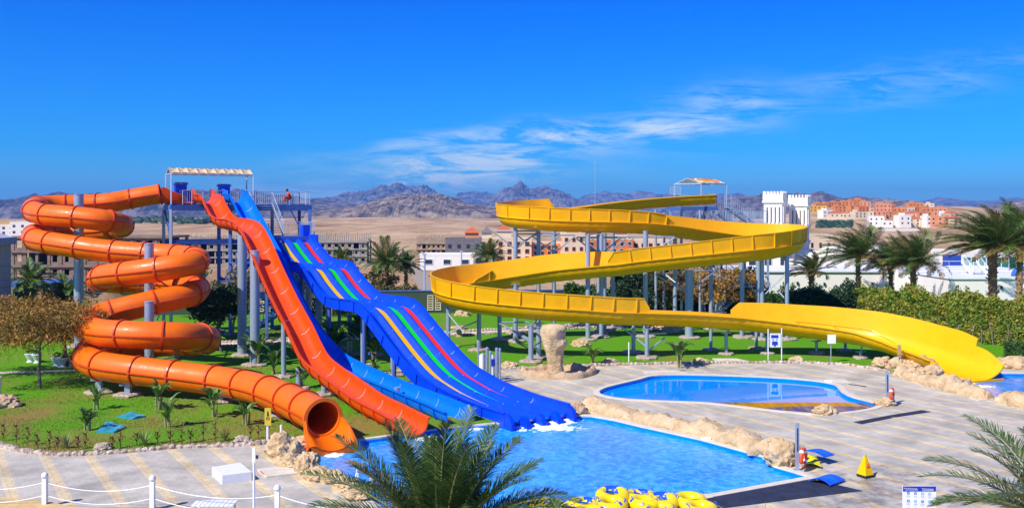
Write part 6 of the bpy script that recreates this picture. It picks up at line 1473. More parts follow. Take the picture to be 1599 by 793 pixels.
tree('tree', 'yellow-brown leafed tree top rising behind the dark dense tree', pb(362, 75), 5.2, (2.2, 2.2), M_olive, 72, 5000, .12, .10, 7, .4)
tree('tree', 'wide drooping golden-brown tree with one slim leaning trunk on the left lawn', pb(62, 54.5), 5.0, (4.6, 3.8), M_golden, 73, 13000, .075, .09, 11, .55, gaps=1.0, long=1.5, droop=1.2)
tree('tree', 'golden-brown tree behind the slim-trunked one, partly behind the tube slide', pb(104, 62), 4.5, (3.2, 2.8), M_golden, 74, 6500, .08, .12, 9, .5, long=1.5, droop=1.0)
tree('tree', 'golden tree crown cut by the left edge of the photo', pb(-12, 58), 4.9, (3.4, 3), M_autumn, 75, 6500, .08, .12, 9, .5, long=1.5, droop=1.0)
hedge('bush', 'long yellowish shrub row behind the golden-brown trees', pb(10, 76), pb(128, 74), 2.0, 2.3, M_autumn, 76, 7000, .12, bumps=.4, cat='bush', spikes=20)
for i, (px, D, h, n, lab) in enumerate(((400, 62, 2.4, 22, 'broad-leaved plant clump at the foot of the two thick masts'), (520, 64, 3.0, 26, 'tall banana-like plant in the shade under the racer, left one'), (566, 66, 3.4, 28, 'tall banana-like plant in the shade under the racer, right one'), (428, 59, 2.0, 14, 'upright banana plant right of the thick masts'),
        (470, 54, 1.5, 12, 'small palm-leaved plant between the tube and the orange slide'), (584, 64, 2.2, 20, 'low banana plant right of the slide posts'), (1060, 61.5, 2.2, 24, 'bird-of-paradise clump behind the lagoon pool'), (926, 62.5, 1.6, 18, 'leafy shrub right of the mushroom-shaped rock'))):
    broad_plant('banana_plant', lab, G(px, YH + 15000 / D) * Vector((1, 1, 0)) if False else Vector((X(px, D), D, 0)), h, n, 80 + i)
for i, (px, py, h, n, lab) in enumerate(((150, 640, 1.35, 12, 'slim upright banana plant beside the upper teal cover'), (248, 640, 1.7, 14, 'tall stemmed plant before the lower tube, left of two alike'), (262, 668, 1.6, 10, 'thin-stemmed plant nearest the kerb, before the lower tube'), (333, 651, 1.75, 14, 'fan-shaped banana plant before the lower tube'), (383, 664, 1.55, 11, 'leaning banana plant before the lower tube, rightmost'),
        (136, 672, 1.25, 22, 'dense low clump of paddle leaves beside the lower teal cover'), (585, 590, 1.3, 10, 'small shrub behind the light blue slide'))):
    broad_plant('young_plant', lab, G(px, py), h, n, 100 + i, w=.34, up=.95)
for i, (px, py) in enumerate(((104, 700), (225, 695), (352, 688))):
    spiky('agave', ('yellow-green spiky plant on the kerb, leftmost', 'yellow-green spiky plant on the kerb, midway to the white block', 'yellow-green spiky plant on the kerb, nearest the white block')[i], G(px, py, .03), .85, 26, 120 + i, M_agave, 'spiky plants on the kerb', w=.03)
rr = random.Random(5); ORD2 = ORD + ['seventeenth', 'eighteenth', 'nineteenth', 'twentieth', 'twenty-first']; xs = [6, 26, 44, 58, 78, 90, 122, 134, 176, 188, 214, 246, 266, 284, 298, 318, 336, 392, 404, 418]
for i, px in enumerate(xs):
    ky = pw(px, kerb_left) - 6 - rr.uniform(0, 5); h = rr.uniform(.4, .85); b = G(px, ky, .03); mb = MB(); mb.tube([b, b + UP * h], [.015, .01], 5)
    for k in range(12):
        a = k * 2.4; z = b + UP * h * (.2 + .8 * k / 12); d = Vector((math.cos(a), math.sin(a), .9)).normalized(); sd = d.cross(UP).normalized() * .04; mb.add([z, z + d * .13 + sd, z + d * .26, z + d * .13 - sd], [(0, 1, 2, 3)])
    tag(mb.build('red_leaf_plant', M_redleaf, root=b), ORD2[i] + ' small red-brown leafed plant from the left along the kerb of the left lawn', 'plant', 'red-brown plants along the kerb')
spiky('reed_clump', 'bright green reed blades at the bottom edge before the black mat', (X(1190, 22), 22, 0), 3.75, 34, 131, M_banana, w=.035, spread=.16)
spiky('reed_clump', 'thin straw-coloured stalks at the bottom edge right of the green reeds', (X(1285, 22), 22, 0), 3.75, 26, 132, M_agave, w=.014, spread=.42)

# ================================================================== rocks
def rock(name, label, c, size, seed, m=None, group=None, cat='rock', sub=3, sink=.25, rough=.28):
    """a boulder: a faceted, noise-carved ball, its foot in the ground"""
    import bmesh
    bm = bmesh.new(); bmesh.ops.create_icosphere(bm, subdivisions=sub + 1, radius=1)
    for v in bm.verts:
        q = v.co.normalized(); f = 1 + rough * noise.fractal(q * 1.5 + Vector((seed * 3.1, seed, 0)), .8, 2.1, 6) - .16 * abs(noise.noise(q * 3.1 + Vector((0, seed, 3)))) * 2 + .12 * noise.ridged_multi_fractal(q * 2 + Vector((seed, 0, 5)), 1, 2, 3, 1, 2) - .1
        v.co = q * f; 
        if v.co.z < -sink * 1.0: v.co.z = -sink
    me = bpy.data.meshes.new(name)
    for v in bm.verts: v.co = Vector((v.co.x * size[0], v.co.y * size[1], (v.co.z + sink) / (1 + sink) * size[2] - .03))
    bm.to_mesh(me); bm.free(); me.materials.append(m or M_rock); me.polygons.foreach_set('use_smooth', [True] * len(me.polygons)); me.set_sharp_from_angle(angle=R(50))
    o = bpy.data.objects.new(name, me); COL.objects.link(o); o.location = c; return tag(o, label, cat, group)
def rock_edge(name, label, pts, rad, seed, m=None):
    """one continuous moulded ridge of artificial rock along an edge"""
    B = catmull([(p.x, p.y, 0, r_) for p, r_ in zip(pts, rad)], .11); fr = frames_of(B); mb = MB(); prs = []; n = 14
    for i, (p, x, y) in enumerate(fr):
        r_ = B[i][3]; taper = min(1, i / 3, (len(fr) - 1 - i) / 3) * .85 + .15; pr = []
        hump = .62 + .75 * max(0, noise.noise(Vector((p.x * .62 + seed, p.y * .62, 0))) + .28) + .15 * noise.noise(Vector((p.x * 2, p.y * 2, seed)))
        for k in range(n + 1):
            a = math.pi * k / n; q = p + x * math.cos(a) * r_ + UP * math.sin(a) * r_
            f = 1 + .30 * noise.fractal(q * 1.8 + Vector((seed, 0, 0)), 1, 2, 4) + .10 * noise.noise(q * 6)
            pr.append((math.cos(a) * r_ * 1.12 * f * taper, max(-.02, math.sin(a) * r_ * hump * f * taper) if 0 < k < n else -.03))
        prs.append([(a, b) for a, b in pr][::-1])
    mb.sweep(fr, prs); o = mb.build(name, m or M_rock, angle=55); return tag(o, label, 'rock edging')
E = gl([(893, 641), (905, 638), (924, 640), (959, 646), (999, 655), (1038, 663), (1093, 675), (1137, 687), (1180, 700), (1212, 712), (1232, 723)])
rock_edge('rock_edging', 'long moulded sandstone ridge along the far edge of the big slide pool', E, [.3, .5, .55, .5, .6, .6, .6, .62, .66, .62, .6], 2.0)
rock('boulder', 'smooth upright boulder at the end of the long ridge beside the grey post', G(1222, 724), (.68, .6, .98), 3, sink=.4)
rock('boulder', 'dark shadowed boulder beside the racer run-out', G(901, 645), (.5, .45, .62), 4, M_rock2)
rock_edge('rock_edging', 'moulded rock ridge below the yellow slide end, in front of the small pool', gl([(1400, 583), (1418, 588), (1440, 596), (1462, 601), (1490, 609), (1520, 617), (1541, 624)]), [.45, .6, .55, .65, .6, .6, .5], 7.0)
rock_edge('rock_edging', 'moulded rock ridge at the right edge in front of the small pool', gl([(1556, 625), (1572, 627), (1600, 634), (1640, 642)]), [.55, .75, .7, .7], 9.0)
for i, (px, py, s_) in enumerate(((1380, 574, .75), (1404, 577, .8), (1424, 578, .7), (1443, 578, .95), (1428, 590, .7), (1452, 588, .75), (1482, 601, .6), (1504, 603, .55))):
    rock('boulder', ORD[i] + ' boulder from the left in the heap beneath the yellow slide end', G(px, py), (s_, s_ * .8, s_ * .95), 20 + i, group='boulders under the yellow slide end', sink=.4)
for i, (px, py, s_) in enumerate(((1574, 572, .9), (1594, 574, 1.0), (1560, 566, .6))):
    rock('boulder', ORD[i] + ' pale boulder from the left edge of the yellow lip, behind the small pool', G(px, py), (s_ * 1.3, s_ * .8, s_ * .7), 30 + i, group='boulders behind the small pool')
for i, (px, py, a, b, h) in enumerate(((441, 713, .72, .6, 1.05), (462, 698, .55, .45, .45), (478, 694, .62, .45, .40), (430, 707, .4, .4, .4), (455, 727, .55, .5, .50), (479, 737, .5, .45, .82), (497, 748, .55, .5, .50), (518, 752, .45, .4, .50), (540, 764, .5, .5, .45), (560, 778, .5, .45, .45))):
    rock('boulder', ORD[i] + ' boulder in the rounded sandstone group left of the pool, counted from the tube mouth', G(px, py), (a, b, h), 40 + i, group='boulders left of the big pool', sink=.35)
rock('boulder', 'brown boulder on the left lawn cut by the photo edge', G(8, 634, .03), (.75, .6, .62), 60, M_rock2)
mb = MB(); q = G(-3, 620, .03); mb.box(q + UP * .5, (.25, .2, 1.0)); mb.box(q + UP * 1.05, (.32, .27, .1)); mb.box(q + UP * .03, (.36, .32, .06)); tag(mb.build('marker_post', M_wpaint), 'short white post on the lawn at the left edge', 'post')
for i, (px, py, s_, lab) in enumerate(((160, 701, .42, 'round rubble-set stone lamp housing on the kerb, left one'), (379, 691, .45, 'round rubble-set stone lamp housing on the kerb, right one'), (722, 493, .75, 'single boulder on the back lawn near the green wall'), (906, 540, .72, 'pale boulder with a dark crack on the lawn behind the lagoon'), (794, 573, .55, 'small pale stone with a hole beside the back kerb'),
        (1095, 567.5, .55, 'low pale stone on the kerb behind the lagoon, left one'), (1243, 565, .55, 'pale block-like stone on the kerb behind the lagoon, near the bin sign'), (952, 567, .5, 'small stone on the kerb right of the leafy shrub'), (1287, 645, .62, 'squat pale boulder on the near edge of the lagoon pool'), (1382, 632, .55, 'pale boulder at the right tip of the lagoon pool'), (1050, 519, .9, 'flat boulder by the back path left of the thick mast'), (1023, 516, .9, 'whitish boulder by the back path, left of another'))):
    rock('stone', lab, G(px, py, .02), (s_, s_ * .7, s_ * .75), 70 + i, M_pad if i < 2 else None, sub=3, sink=.4, cat='stone')
# mushroom-shaped fountain rock in its ring basin
q = G(866, 587); root = thing('fountain', 'sandstone fountain rock, narrow-waisted and top-heavy, in a low rock ring basin', 'fountain', q); mb = MB()
prof = [(.0, .60), (.35, .52), (.8, .50), (1.15, .56), (1.45, .60), (1.8, .72), (2.1, .80), (2.5, .86), (2.85, .84), (3.05, .66), (3.15, .35)]; n = 26; B = catmull([(r_, z, 0) for z, r_ in prof], .1); vs = []
for r_, z, _ in B:
    for k in range(n):
        a = 2 * math.pi * k / n; d = Vector((math.cos(a), math.sin(a) * .85, 0)); f = 1 + .26 * noise.fractal(Vector((d.x * 1.4, d.y * 1.4, z * .95 + 4)), 1, 2, 4) + (.12 if math.cos(a) > .3 and 1.8 < z < 2.2 else 0) - (.10 if 2.3 < z < 2.8 and math.cos(a) > .5 else 0)
        vs.append(q + d * r_ * .95 * f + UP * z)
vs.append(q + UP * 3.18); fs = [(i * n + k, i * n + (k + 1) % n, (i + 1) * n + (k + 1) % n, (i + 1) * n + k) for i in range(len(B) - 1) for k in range(n)] + [((len(B) - 1) * n + k, (len(B) - 1) * n + (k + 1) % n, len(vs) - 1) for k in range(n)]
mb.add(vs, fs); mb.build('rock_pillar', M_rock, root, angle=50)
mb = MB(); cb_ = G(872, 584); pts = [cb_ + Vector((2.05 * math.cos(a) * (1 + .12 * math.sin(3 * a)), 1.7 * math.sin(a), 0)) for a in np.linspace(0, 2 * math.pi, 20)[:-1]]
B = catmull([(p.x, p.y, 0) for p in pts], .12, True); B = np.vstack([B, B[:1]]); fr = frames_of(B); prs = []
for i, (p, x, y) in enumerate(fr):
    hh = .26 + .24 * max(0, noise.noise(p * 1.3) + .35) + .12 * noise.noise(p * 4)
    prs.append([(-.24, -.02), (-.22, hh * .6), (-.08, hh), (.10, hh * .95), (.22, hh * .5), (.26, -.02)])
mb.sweep(fr, prs); mb.build('basin_ring', M_rock2, root, angle=55)
mb = MB(); mb.add([(p[0], p[1], .03) for p in B[:-1]], [tuple(range(len(B) - 1))]); mb.build('basin_floor', mat('basin_plaster', (.60, .38, .20), rough=.9), root)

# ================================================================== objects on the deck and lawns
def pole(mb, b, h, r_=.03): mb.tube([b, b + UP * h], r_, 8)
# bollards with white ropes
bl = [G(-100, 790), G(70, 790), G(238, 795), G(433, 812), G(640, 838)]
bl = [Vector((q.x, q.y, 0)) for q in bl]; nmz = ['off the left edge', 'nearest the left edge', 'midway along the rope, before the tiles', 'beside the palm fronds', 'behind the palm']
for i, q in enumerate(bl):
    r_ = thing('bollard', 'white square bollard with ball cap, ' + nmz[i], 'bollard', q, 'white rope bollards'); mb = MB(); mb.box(q + UP * .5, (.15, .15, 1.0)); mb.box(q + UP * .03, (.24, .24, .06)); mb.build('post', M_wpaint, r_)
    mb = MB(); mb.lathe(q + UP * 1.0, [(.11, 0), (.12, .03)] + [(.11 * math.cos(a), .05 + .11 * math.sin(a)) for a in np.linspace(0, 1.5, 6)], 14); mb.build('cap', M_wpaint, r_, smooth=True)
for i in range(len(bl) - 1):
    for zz, lv in ((.82, 'upper'), (.38, 'lower')):
        a, b = bl[i] + UP * zz, bl[i + 1] + UP * zz; mb = MB(); mb.tube([a.lerp(b, s_) - UP * (.34 * 4 * s_ * (1 - s_)) * .75 for s_ in np.linspace(0, 1, 15)], .015, 6)
        tag(mb.build('rope', M_wpaint), f'{lv} white rope sagging right of the bollard {nmz[i].split(",")[0]}', 'rope', 'white ropes')
# tan tiled step bottom left
mb = MB(); a = G(-160, 772); pts = gl([(-160, 770), (0, 779), (60, 784), (150, 800), (150, 840), (-160, 840)]); n = len(pts); mb.add([(p.x, p.y, 0) for p in pts] + [(p.x, p.y, .09) for p in pts], [tuple(range(n, 2 * n))] + [(i, (i + 1) % n, n + (i + 1) % n, n + i) for i in range(n)]); tag(mb.build('tiled_step', M_tan), kind='structure')
# white block and the pale board
def slab(name, label, cat, corners, h, m, z=0.0):
    mb = MB(); c = [Vector((p.x, p.y, z)) for p in gl(corners)]; mb.add(c + [p + UP * h for p in c], [(4, 5, 6, 7), (0, 1, 5, 4), (1, 2, 6, 5), (2, 3, 7, 6), (3, 0, 4, 7)]); o = mb.build(name, m); return tag(o, label, cat)
o = slab('lid_block', 'thick white concrete block lying on the paving left of the pool', 'block', [(347, 756), (393, 750), (375, 735), (331, 742)], .33, M_wpaint)
slab('pale_board', 'thin cream board with a short red mark lying by the boulders', 'board', [(416, 746), (468, 740), (452, 726), (402, 734)], .06, M_coping)
mb = MB(); a, b = G(405, 735, .068), G(411, 740, .068); v = Vector((.06, .02, 0)); mb.add([a, b, b + v, a + v], [(0, 1, 2, 3)]); bpy.data.objects['pale_board']; o2 = mb.build('red_mark', M_lifering); o2.parent = bpy.data.objects['pale_board']; o2.location = o2.location - bpy.data.objects['pale_board'].location
slab('pool_hatch', 'cream access hatch in the paving behind the lagoon pool', 'hatch', [(1010, 583), (1070, 581), (1052, 578), (1004, 580)], .03, M_coping)
slab('pool_hatch', 'cream access hatch in the paving right of the lagoon pool', 'hatch', [(1308, 597), (1330, 598), (1318, 592), (1290, 593)], .03, M_coping)
slab('pool_hatch', 'cream access hatch between the two rock ridges at the right', 'hatch', [(1528, 626), (1552, 623), (1545, 620), (1514, 622)], .04, M_coping)
slab('flat_stone', 'flat sandy slab set into the lawn behind the lagoon kerb', 'slab', [(1120, 566), (1168, 565), (1150, 561), (1112, 561)], .05, M_coping, .03)
slab('drain_cover', 'long narrow grey drain grating behind the lagoon, right of the hatch', 'drain', [(1053, 580), (1070, 578.5), (1069, 578), (1052, 579)], .012, M_dark)
slab('drain_cover', 'long narrow grey drain grating right of the lagoon pool', 'drain', [(1325, 600), (1352, 604), (1353, 603), (1326, 599.4)], .012, M_dark)
slab('drain_cover', 'short grey drain grating between the big pool and the lagoon', 'drain', [(909, 624), (926, 629), (928, 628), (911, 623.4)], .012, M_dark)
# teal covers on the left lawn
for lab, cs in (('upper flat teal cover lying on the left lawn', [(182, 648), (206, 652), (228, 648), (208, 643)]), ('lower crumpled teal cover beside the dense clump of leaves', [(150, 672), (178, 673), (196, 665), (166, 656)])):
    mb = MB(); c = gl(cs, .12); n = 8; vs = []
    for i in range(n + 1):
        for j in range(n + 1):
            p = c[0].lerp(c[1], i / n).lerp(c[3].lerp(c[2], i / n), j / n); p.z = .10 + .06 * noise.noise(p * 3) + .04 * math.sin(p.x * 9); vs.append(p)
    k = len(vs); vs += [Vector((v.x, v.y, .03)) for v in vs]
    fs = [(i * (n + 1) + j, (i + 1) * (n + 1) + j, (i + 1) * (n + 1) + j + 1, i * (n + 1) + j + 1) for i in range(n) for j in range(n)]
    ed = [i * (n + 1) for i in range(n + 1)] + [n * (n + 1) + j for j in range(1, n + 1)] + [i * (n + 1) + n for i in range(n - 1, -1, -1)] + [j for j in range(n - 1, 0, -1)]
    fs += [(ed[i], ed[(i + 1) % len(ed)], k + ed[(i + 1) % len(ed)], k + ed[i]) for i in range(len(ed))]
    mb.add(vs, fs); tag(mb.build('cover_sheet', mat('teal_tarp', (.02, .30, .38), rough=.5, var=.15)), lab, 'cover')
# white pots under the trees
for i, (px, py) in enumerate(((47, 565), (58, 566), (88, 571), (97, 573), (112, 571))):
    q = G(px, py, .03); r_ = thing('flower_pot', ORD[i] + ' white urn-shaped pot from the left under the golden-brown trees', 'flower pot', q, 'white pots under the trees'); mb = MB(); mb.lathe(q, [(.22, 0), (.2, .06), (.12, .12), (.22, .3), (.32, .5), (.35, .52), (.35, .56), (.28, .56)], 14); mb.build('bowl', M_wpaint, r_)
    mb = MB(); leaf_cloud(mb, [(q + UP * .7, (.25, .25, .2), 1)], 90, .08, rr); mb.build('leaves', M_bushg, r_)
# signs and posts
def sign(name, label, posts, panel, D, pm, bits=(), z0=0.0, postm=None, pr_=.035):
    """posts: (px, ytop, ybase); panel: (px0, py0, px1, py1)"""
    q = P(posts[0][0], posts[0][2], D); root = thing(name, label, 'sign', (q.x, D, z0)); 
    for (px, yt, yb) in posts:
        a = P(px, yb, D); a.z = z0; b = P(px, yt, D); mb = MB(); mb.tube([a, b], pr_, 8); mb.lathe(b, [(pr_ * 1.3, 0), (pr_, .05), (.01, .07)], 8); mb.build('post', postm or M_wpaint, root)
    if panel:
        a = P(panel[0], panel[3], D); b = P(panel[2], panel[1], D); mb = MB(); mb.obox((a.x, D - .06, a.z), (b.x - a.x, 0, 0), (0, -.03, 0), (0, 0, b.z - a.z)); pn = mb.build('panel', pm, root)
        for nm, m, shapes in bits:
            mb = MB()
            for sh in shapes:
                if len(sh) == 3:                                          # disc px, py, radius in px
                    c = P(sh[0], sh[1], D); r_ = sh[2] / FPX * D; vs = [(c.x + r_ * math.cos(g), D - .094, c.z + r_ * math.sin(g)) for g in np.linspace(0, 2 * math.pi, 17)[:-1]]; mb.add(vs, [tuple(range(16))])
                elif len(sh) == 4:
                    a = P(sh[0], sh[3], D); b = P(sh[2], sh[1], D); mb.add([(a.x, D - .094, a.z), (b.x, D - .094, a.z), (b.x, D - .094, b.z), (a.x, D - .094, b.z)], [(0, 1, 2, 3)])
                else:
                    vs = [P(sh[i], sh[i + 1], D) for i in range(0, len(sh), 2)]; mb.add([(v.x, D - .097, v.z) for v in vs], [tuple(range(len(vs)))])
            mb.build(nm, m, pn)
    return root
M_navy = mat('navy_print', (.01, .03, .38), rough=.5); M_pale = mat('pale_panel', (.66, .74, .82), rough=.5); M_spot = mat('blue_print', (.02, .12, .55), rough=.5); M_ltprint = mat('light_blue_print', (.16, .45, .75), rough=.5); M_txt = mat('grey_print', (.45, .55, .66), rough=.6)
D = 24.0
hdr = [(1409 + i * 3.1, 759.3 + .05 * i * 3, 1411 + i * 3.1, 760.3 + .05 * i * 3) for i in range(7)] + [(1437 + i * 3.1, 760.2 + .05 * i * 3, 1439.3 + i * 3.1, 761.2 + .05 * i * 3) for i in range(6)] + [(1411 + i * 2.9, 762.0, 1413 + i * 2.9, 762.9) for i in range(7)] + [(1438 + i * 2.9, 762.6, 1440.2 + i * 2.9, 763.6) for i in range(6)]
d1 = []; d2 = []; dt = []
for r_ in range(5):
    for c_ in range(4):
        x0, y0 = 1416 + c_ * 11.0, 767.6 + r_ * 12.2 + c_ * .5; (d1 if (r_ + c_) % 3 != 2 and c_ < 3 else d2).append((x0, y0, 2.3))
        dt += [(x0 - 3, y0 + 3.9, x0 + 3, y0 + 4.6), (x0 - 2.4, y0 + 5.4, x0 + 2.6, y0 + 6.0)]
ic = [(x0, y0 + .1, 1.0) for x0, y0, _ in d1 + d2]
root = sign('notice_board', 'white pool rules board with a blue header and rows of round symbols', [(1412, 770, 1000), (1456, 770, 1000)], (1407.5, 757, 1459, 850), D, M_wpaint,
     [('header_band', M_navy, [(1407.5, 757, 1459, 765)]), ('symbol', M_spot, d1), ('symbol', M_ltprint, d2), ('small_print', M_txt, dt)], postm=M_galv)
def overlay(root, shapes, m, D, off):
    pn = [c for c in root.children if c.name.startswith('panel')][0]; mb = MB()
    for sh in shapes:
        if len(sh) == 3:
            c = P(sh[0], sh[1], D); r_ = sh[2] / FPX * D; mb.add([(c.x + r_ * math.cos(g), D - off, c.z + r_ * math.sin(g)) for g in np.linspace(0, 2 * math.pi, 13)[:-1]], [tuple(range(12))])
        else:
            a = P(sh[0], sh[3], D); b = P(sh[2], sh[1], D); mb.add([(a.x, D - off, a.z), (b.x, D - off, a.z), (b.x, D - off, b.z), (a.x, D - off, b.z)], [(0, 1, 2, 3)])
    mb.build('white_print', m, pn)
overlay(root, hdr + ic, M_wpaint, D, .100)
D = 63.8
sign('notice_board', 'grey-blue board with dark blue print between two white poles behind the lagoon', [(1199.5, 515, 565), (1220.5, 513.5, 564)], (1201.5, 520, 1218.5, 541.5), D, M_pale, [('print_block', M_navy, [(1203.5, 522.5, 1215, 527.5), (1206, 529, 1208, 531), (1211.5, 529, 1213.5, 531), (1205, 532.5, 1214, 538.5), (1208, 538.5, 1211, 540.5)])])
sign('sign_board', 'plain square white board on a single grey pole right of the lagoon sign', [(1297.5, 528, 566)], (1291.5, 522, 1304.5, 536), 63.4, M_wpaint, [], postm=M_galv)
sign('sign_board', 'narrow brownish board on a thin pole by the rocks under the yellow slide', [(1403.5, 539, 580)], (1400.5, 538, 1406.5, 554), 60.4, mat('brown_board', (.45, .33, .12), rough=.7), [], postm=M_galv, pr_=.025)
sign('sign_board', 'tall yellow warning board with a dark figure, on a white post near the tube mouth', [(418, 640, 700)], (414, 636, 424, 663), 41.5, mat('warning_yellow', (.62, .45, .03), rough=.6), [('figure_print', M_dark, [(419, 642.5, 1.4), (417.6, 644, 417.6, 649, 420.6, 649, 420.6, 644), (416.5, 650, 417, 655, 418.3, 655, 418.6, 650), (419.8, 650, 420.2, 655, 421.6, 655, 421.4, 650)])], postm=M_wpaint, pr_=.055)
mb = MB(); q = G(439, 690); mb.tube([q, q + UP * .75], .055, 8); tag(mb.build('marker_post', M_wpaint), 'short white stub post between the warning board and the tube slide', 'post')
mb = MB(); q = G(966 + 16, 566); mb.tube([q, q + UP * 1.35], .04, 8); tag(mb.build('marker_post', M_wpaint), 'thin white stake on the lawn behind the lagoon left end', 'post')
q = P(396.5, 330, 28); root = thing('shower_post', 'tall thin white pole with a flat upright white head in the paving, lower left', 'pole', (q.x, 28, 0)); mb = MB(); mb.tube([(q.x, 28, 0), (q.x, 28, pz(718, 28))], .035, 10); mb.build('pole', M_wpaint, root)
mb = MB(); mb.box((q.x, 28, (pz(698, 28) + pz(722, 28)) / 2), (.10, .05, pz(698, 28) - pz(722, 28))); mb.build('head', M_wpaint, root); mb = MB(); mb.box((q.x + .09, 28, pz(713, 28)), (.06, .05, .1)); mb.bar((q.x + .04, 28, pz(711, 28)), (q.x + .13, 28, pz(713, 28)), .03); mb.build('valve', M_dark, root)
# gate of tall steel posts with curved white panels behind the racer foot
root = thing('turnstile_gate', 'cluster of tall grey posts with curved white panels behind the racer foot', 'gate', G(768, 600))
for (px, yt, yb, r_) in ((760.5, 544, 592, .085), (765.5, 550, 596, .075), (775.5, 545, 600, .085), (776.5, 548, 597, .06), (780.5, 545.5, 597, .065), (747, 535, 588, .05)):
    b = G(px, yb); t = EYE - (yt - YH) / FPX * b.y; mb = MB(); mb.tube([b, Vector((b.x, b.y, t))], r_, 10); mb.lathe(Vector((b.x, b.y, t)), [(r_ * 1.1, 0), (r_ * 1.1, .04), (r_ * .5, .09)], 10); mb.build('post', M_galv, root)
for (p0, p1, yt, yb, m, D) in ((748, 759, 550, 576, M_wpaint, 57.6), (764.5, 774, 552, 584, M_wpaint, 57.0), (776.5, 780, 553, 582, M_conc, 56.4)):
    a, b = P(p0, yb, D), P(p1, yt, D); mb = MB(); n = 6; vs = []
    for k in range(n + 1):
        s_ = k / n
        for z in (a.z, b.z - .18 * abs(2 * s_ - 1)):
            for dy in (0, .05): vs.append((a.x + (b.x - a.x) * s_, D - .25 * math.sin(math.pi * s_) + dy, z))
    mb.add(vs, [(k * 4, (k + 1) * 4, (k + 1) * 4 + 2, k * 4 + 2) for k in range(n)] + [(k * 4 + 1, k * 4 + 3, (k + 1) * 4 + 3, (k + 1) * 4 + 1) for k in range(n)] + [(k * 4 + 2, (k + 1) * 4 + 2, (k + 1) * 4 + 3, k * 4 + 3) for k in range(n)]); mb.build('curved_panel', m, root)
mb = MB(); a = P(770, 568, 56.9); mb.add([(a.x - .13, 56.72, a.z - .1), (a.x + .17, 56.72, a.z - .1), (a.x + .17, 56.72, a.z + .32), (a.x - .13, 56.72, a.z + .32)], [(0, 1, 2, 3)]); mb.build('blue_notice', M_navy, root)
# life-ring posts
def ring_post(label, q, h, side, m=M_galv):
    root = thing('life_ring_post', label + ' post', 'post', q); mb = MB(); mb.box(q + UP * h / 2, (.14, .10, h)); mb.box(q + UP * .02, (.3, .26, .04)); mb.build('post', m, root)
    mb = MB(); 
    mb.box(q + Vector((0, -.052, h - .62)), (.05, .01, .9))
    mb.build('slot', M_dark, root)
    mb = MB(); mb.bar(q + Vector((.0, -.02, .95)), q + Vector((side * .25, -.02, .95)), .03); mb.build('hook', m, root)
    c = q + Vector((side * .19, -.12, .55)); ro = Matrix.Rotation(R(90), 3, 'X') @ Matrix.Identity(3); ro = Matrix.Rotation(R(58), 3, 'Z') @ ro; r2 = thing('life_ring', 'orange life ring with white bands hanging on the ' + label.split()[0] + ' grey post', 'life ring', c, 'orange life rings'); mb = MB(); mb.torus(c, .30, .085, 28, 10, rot=ro); mb.build('ring', M_lifering, r2, smooth=True)
    for k in range(4):
        a = math.pi / 4 + k * math.pi / 2; mb = MB(); pts = []
        for dd in (-.09, 0, .09): pts.append(c + ro @ Vector((.30 * math.cos(a + dd * 2), .30 * math.sin(a + dd * 2), 0)))
        mb.tube(pts, .092, 10); mb.build('band', M_wpaint, r2)
ring_post('near grey life-ring', G(1245, 734), 1.82, 1); ring_post('far grey life-ring', G(1385.5, 632), 1.74, 1)
# wet-floor sign: a four-sided yellow pyramid on a black base
q = G(1351, 744); root = thing('warning_cone', 'yellow pyramid wet-floor sign with a red triangle standing on the paving', 'warning sign', q); mb = MB(); rz = .5; c0 = q
mb.box(q + UP * .06, (.44, .44, .1), rz); mb.build('base', M_dark, root); mb = MB(); mb.box(q + UP * .44, (.44, .44, .68), rz, taper=.16); mb.box(q + UP * .80, (.08, .08, .06), rz); mb.build('body', M_syel, root); mb = MB(); mb.lathe(q + UP * .83, [(.02, 0), (.02, .05), (.035, .06), (.02, .09)], 8); mb.build('handle', M_galv, root)
u = Vector((math.cos(rz), math.sin(rz), 0)); nn = Vector((math.sin(rz), -math.cos(rz), 0)); f0 = q + nn * .153 + UP * .42; sl = (UP * 1 - nn * .27).normalized()
mb = MB(); a_, b_, c_ = f0 - u * .095, f0 + u * .095, f0 + sl * .16
for p0, p1 in ((a_, b_), (b_, c_), (c_, a_)): mb.bar(p0 + nn * .004, p1 + nn * .004, .016, .012)
mb.bar(f0 + sl * .09 + nn * .006, f0 + sl * .03 + u * .02 + nn * .006, .018, .01); mb.bar(f0 + sl * .05 + nn * .006, f0 + sl * .02 - u * .03 + nn * .006, .014, .01)
mb.build('slip_symbol', M_lifering, root)
# mats
def sheetmat(name, label, cat, cs, h, m, sag=0, group=None):
    mb = MB(); c = gl(cs); n = 8; vs = []
    for i in range(n + 1):
        for j in range(n + 1):
            p = c[0].lerp(c[1], i / n).lerp(c[3].lerp(c[2], i / n), j / n); p.z = h + sag * math.sin(math.pi * i / n) * (.6 + .4 * math.cos(j)); vs.append(p)
    k = len(vs); vs += [v - UP * min(.035, h) for v in vs]; fs = [(i * (n + 1) + j, (i + 1) * (n + 1) + j, (i + 1) * (n + 1) + j + 1, i * (n + 1) + j + 1) for i in range(n) for j in range(n)]; fs += [tuple(reversed([x_ + k for x_ in f])) for f in fs]
    ed = [i * (n + 1) for i in range(n + 1)] + [n * (n + 1) + j for j in range(1, n + 1)] + [i * (n + 1) + n for i in range(n - 1, -1, -1)] + [j for j in range(n - 1, 0, -1)]
    fs += [(ed[i], k + ed[i], k + ed[(i + 1) % len(ed)], ed[(i + 1) % len(ed)]) for i in range(len(ed))]; mb.add(vs, fs); return tag(mb.build(name, m), label, cat, group)
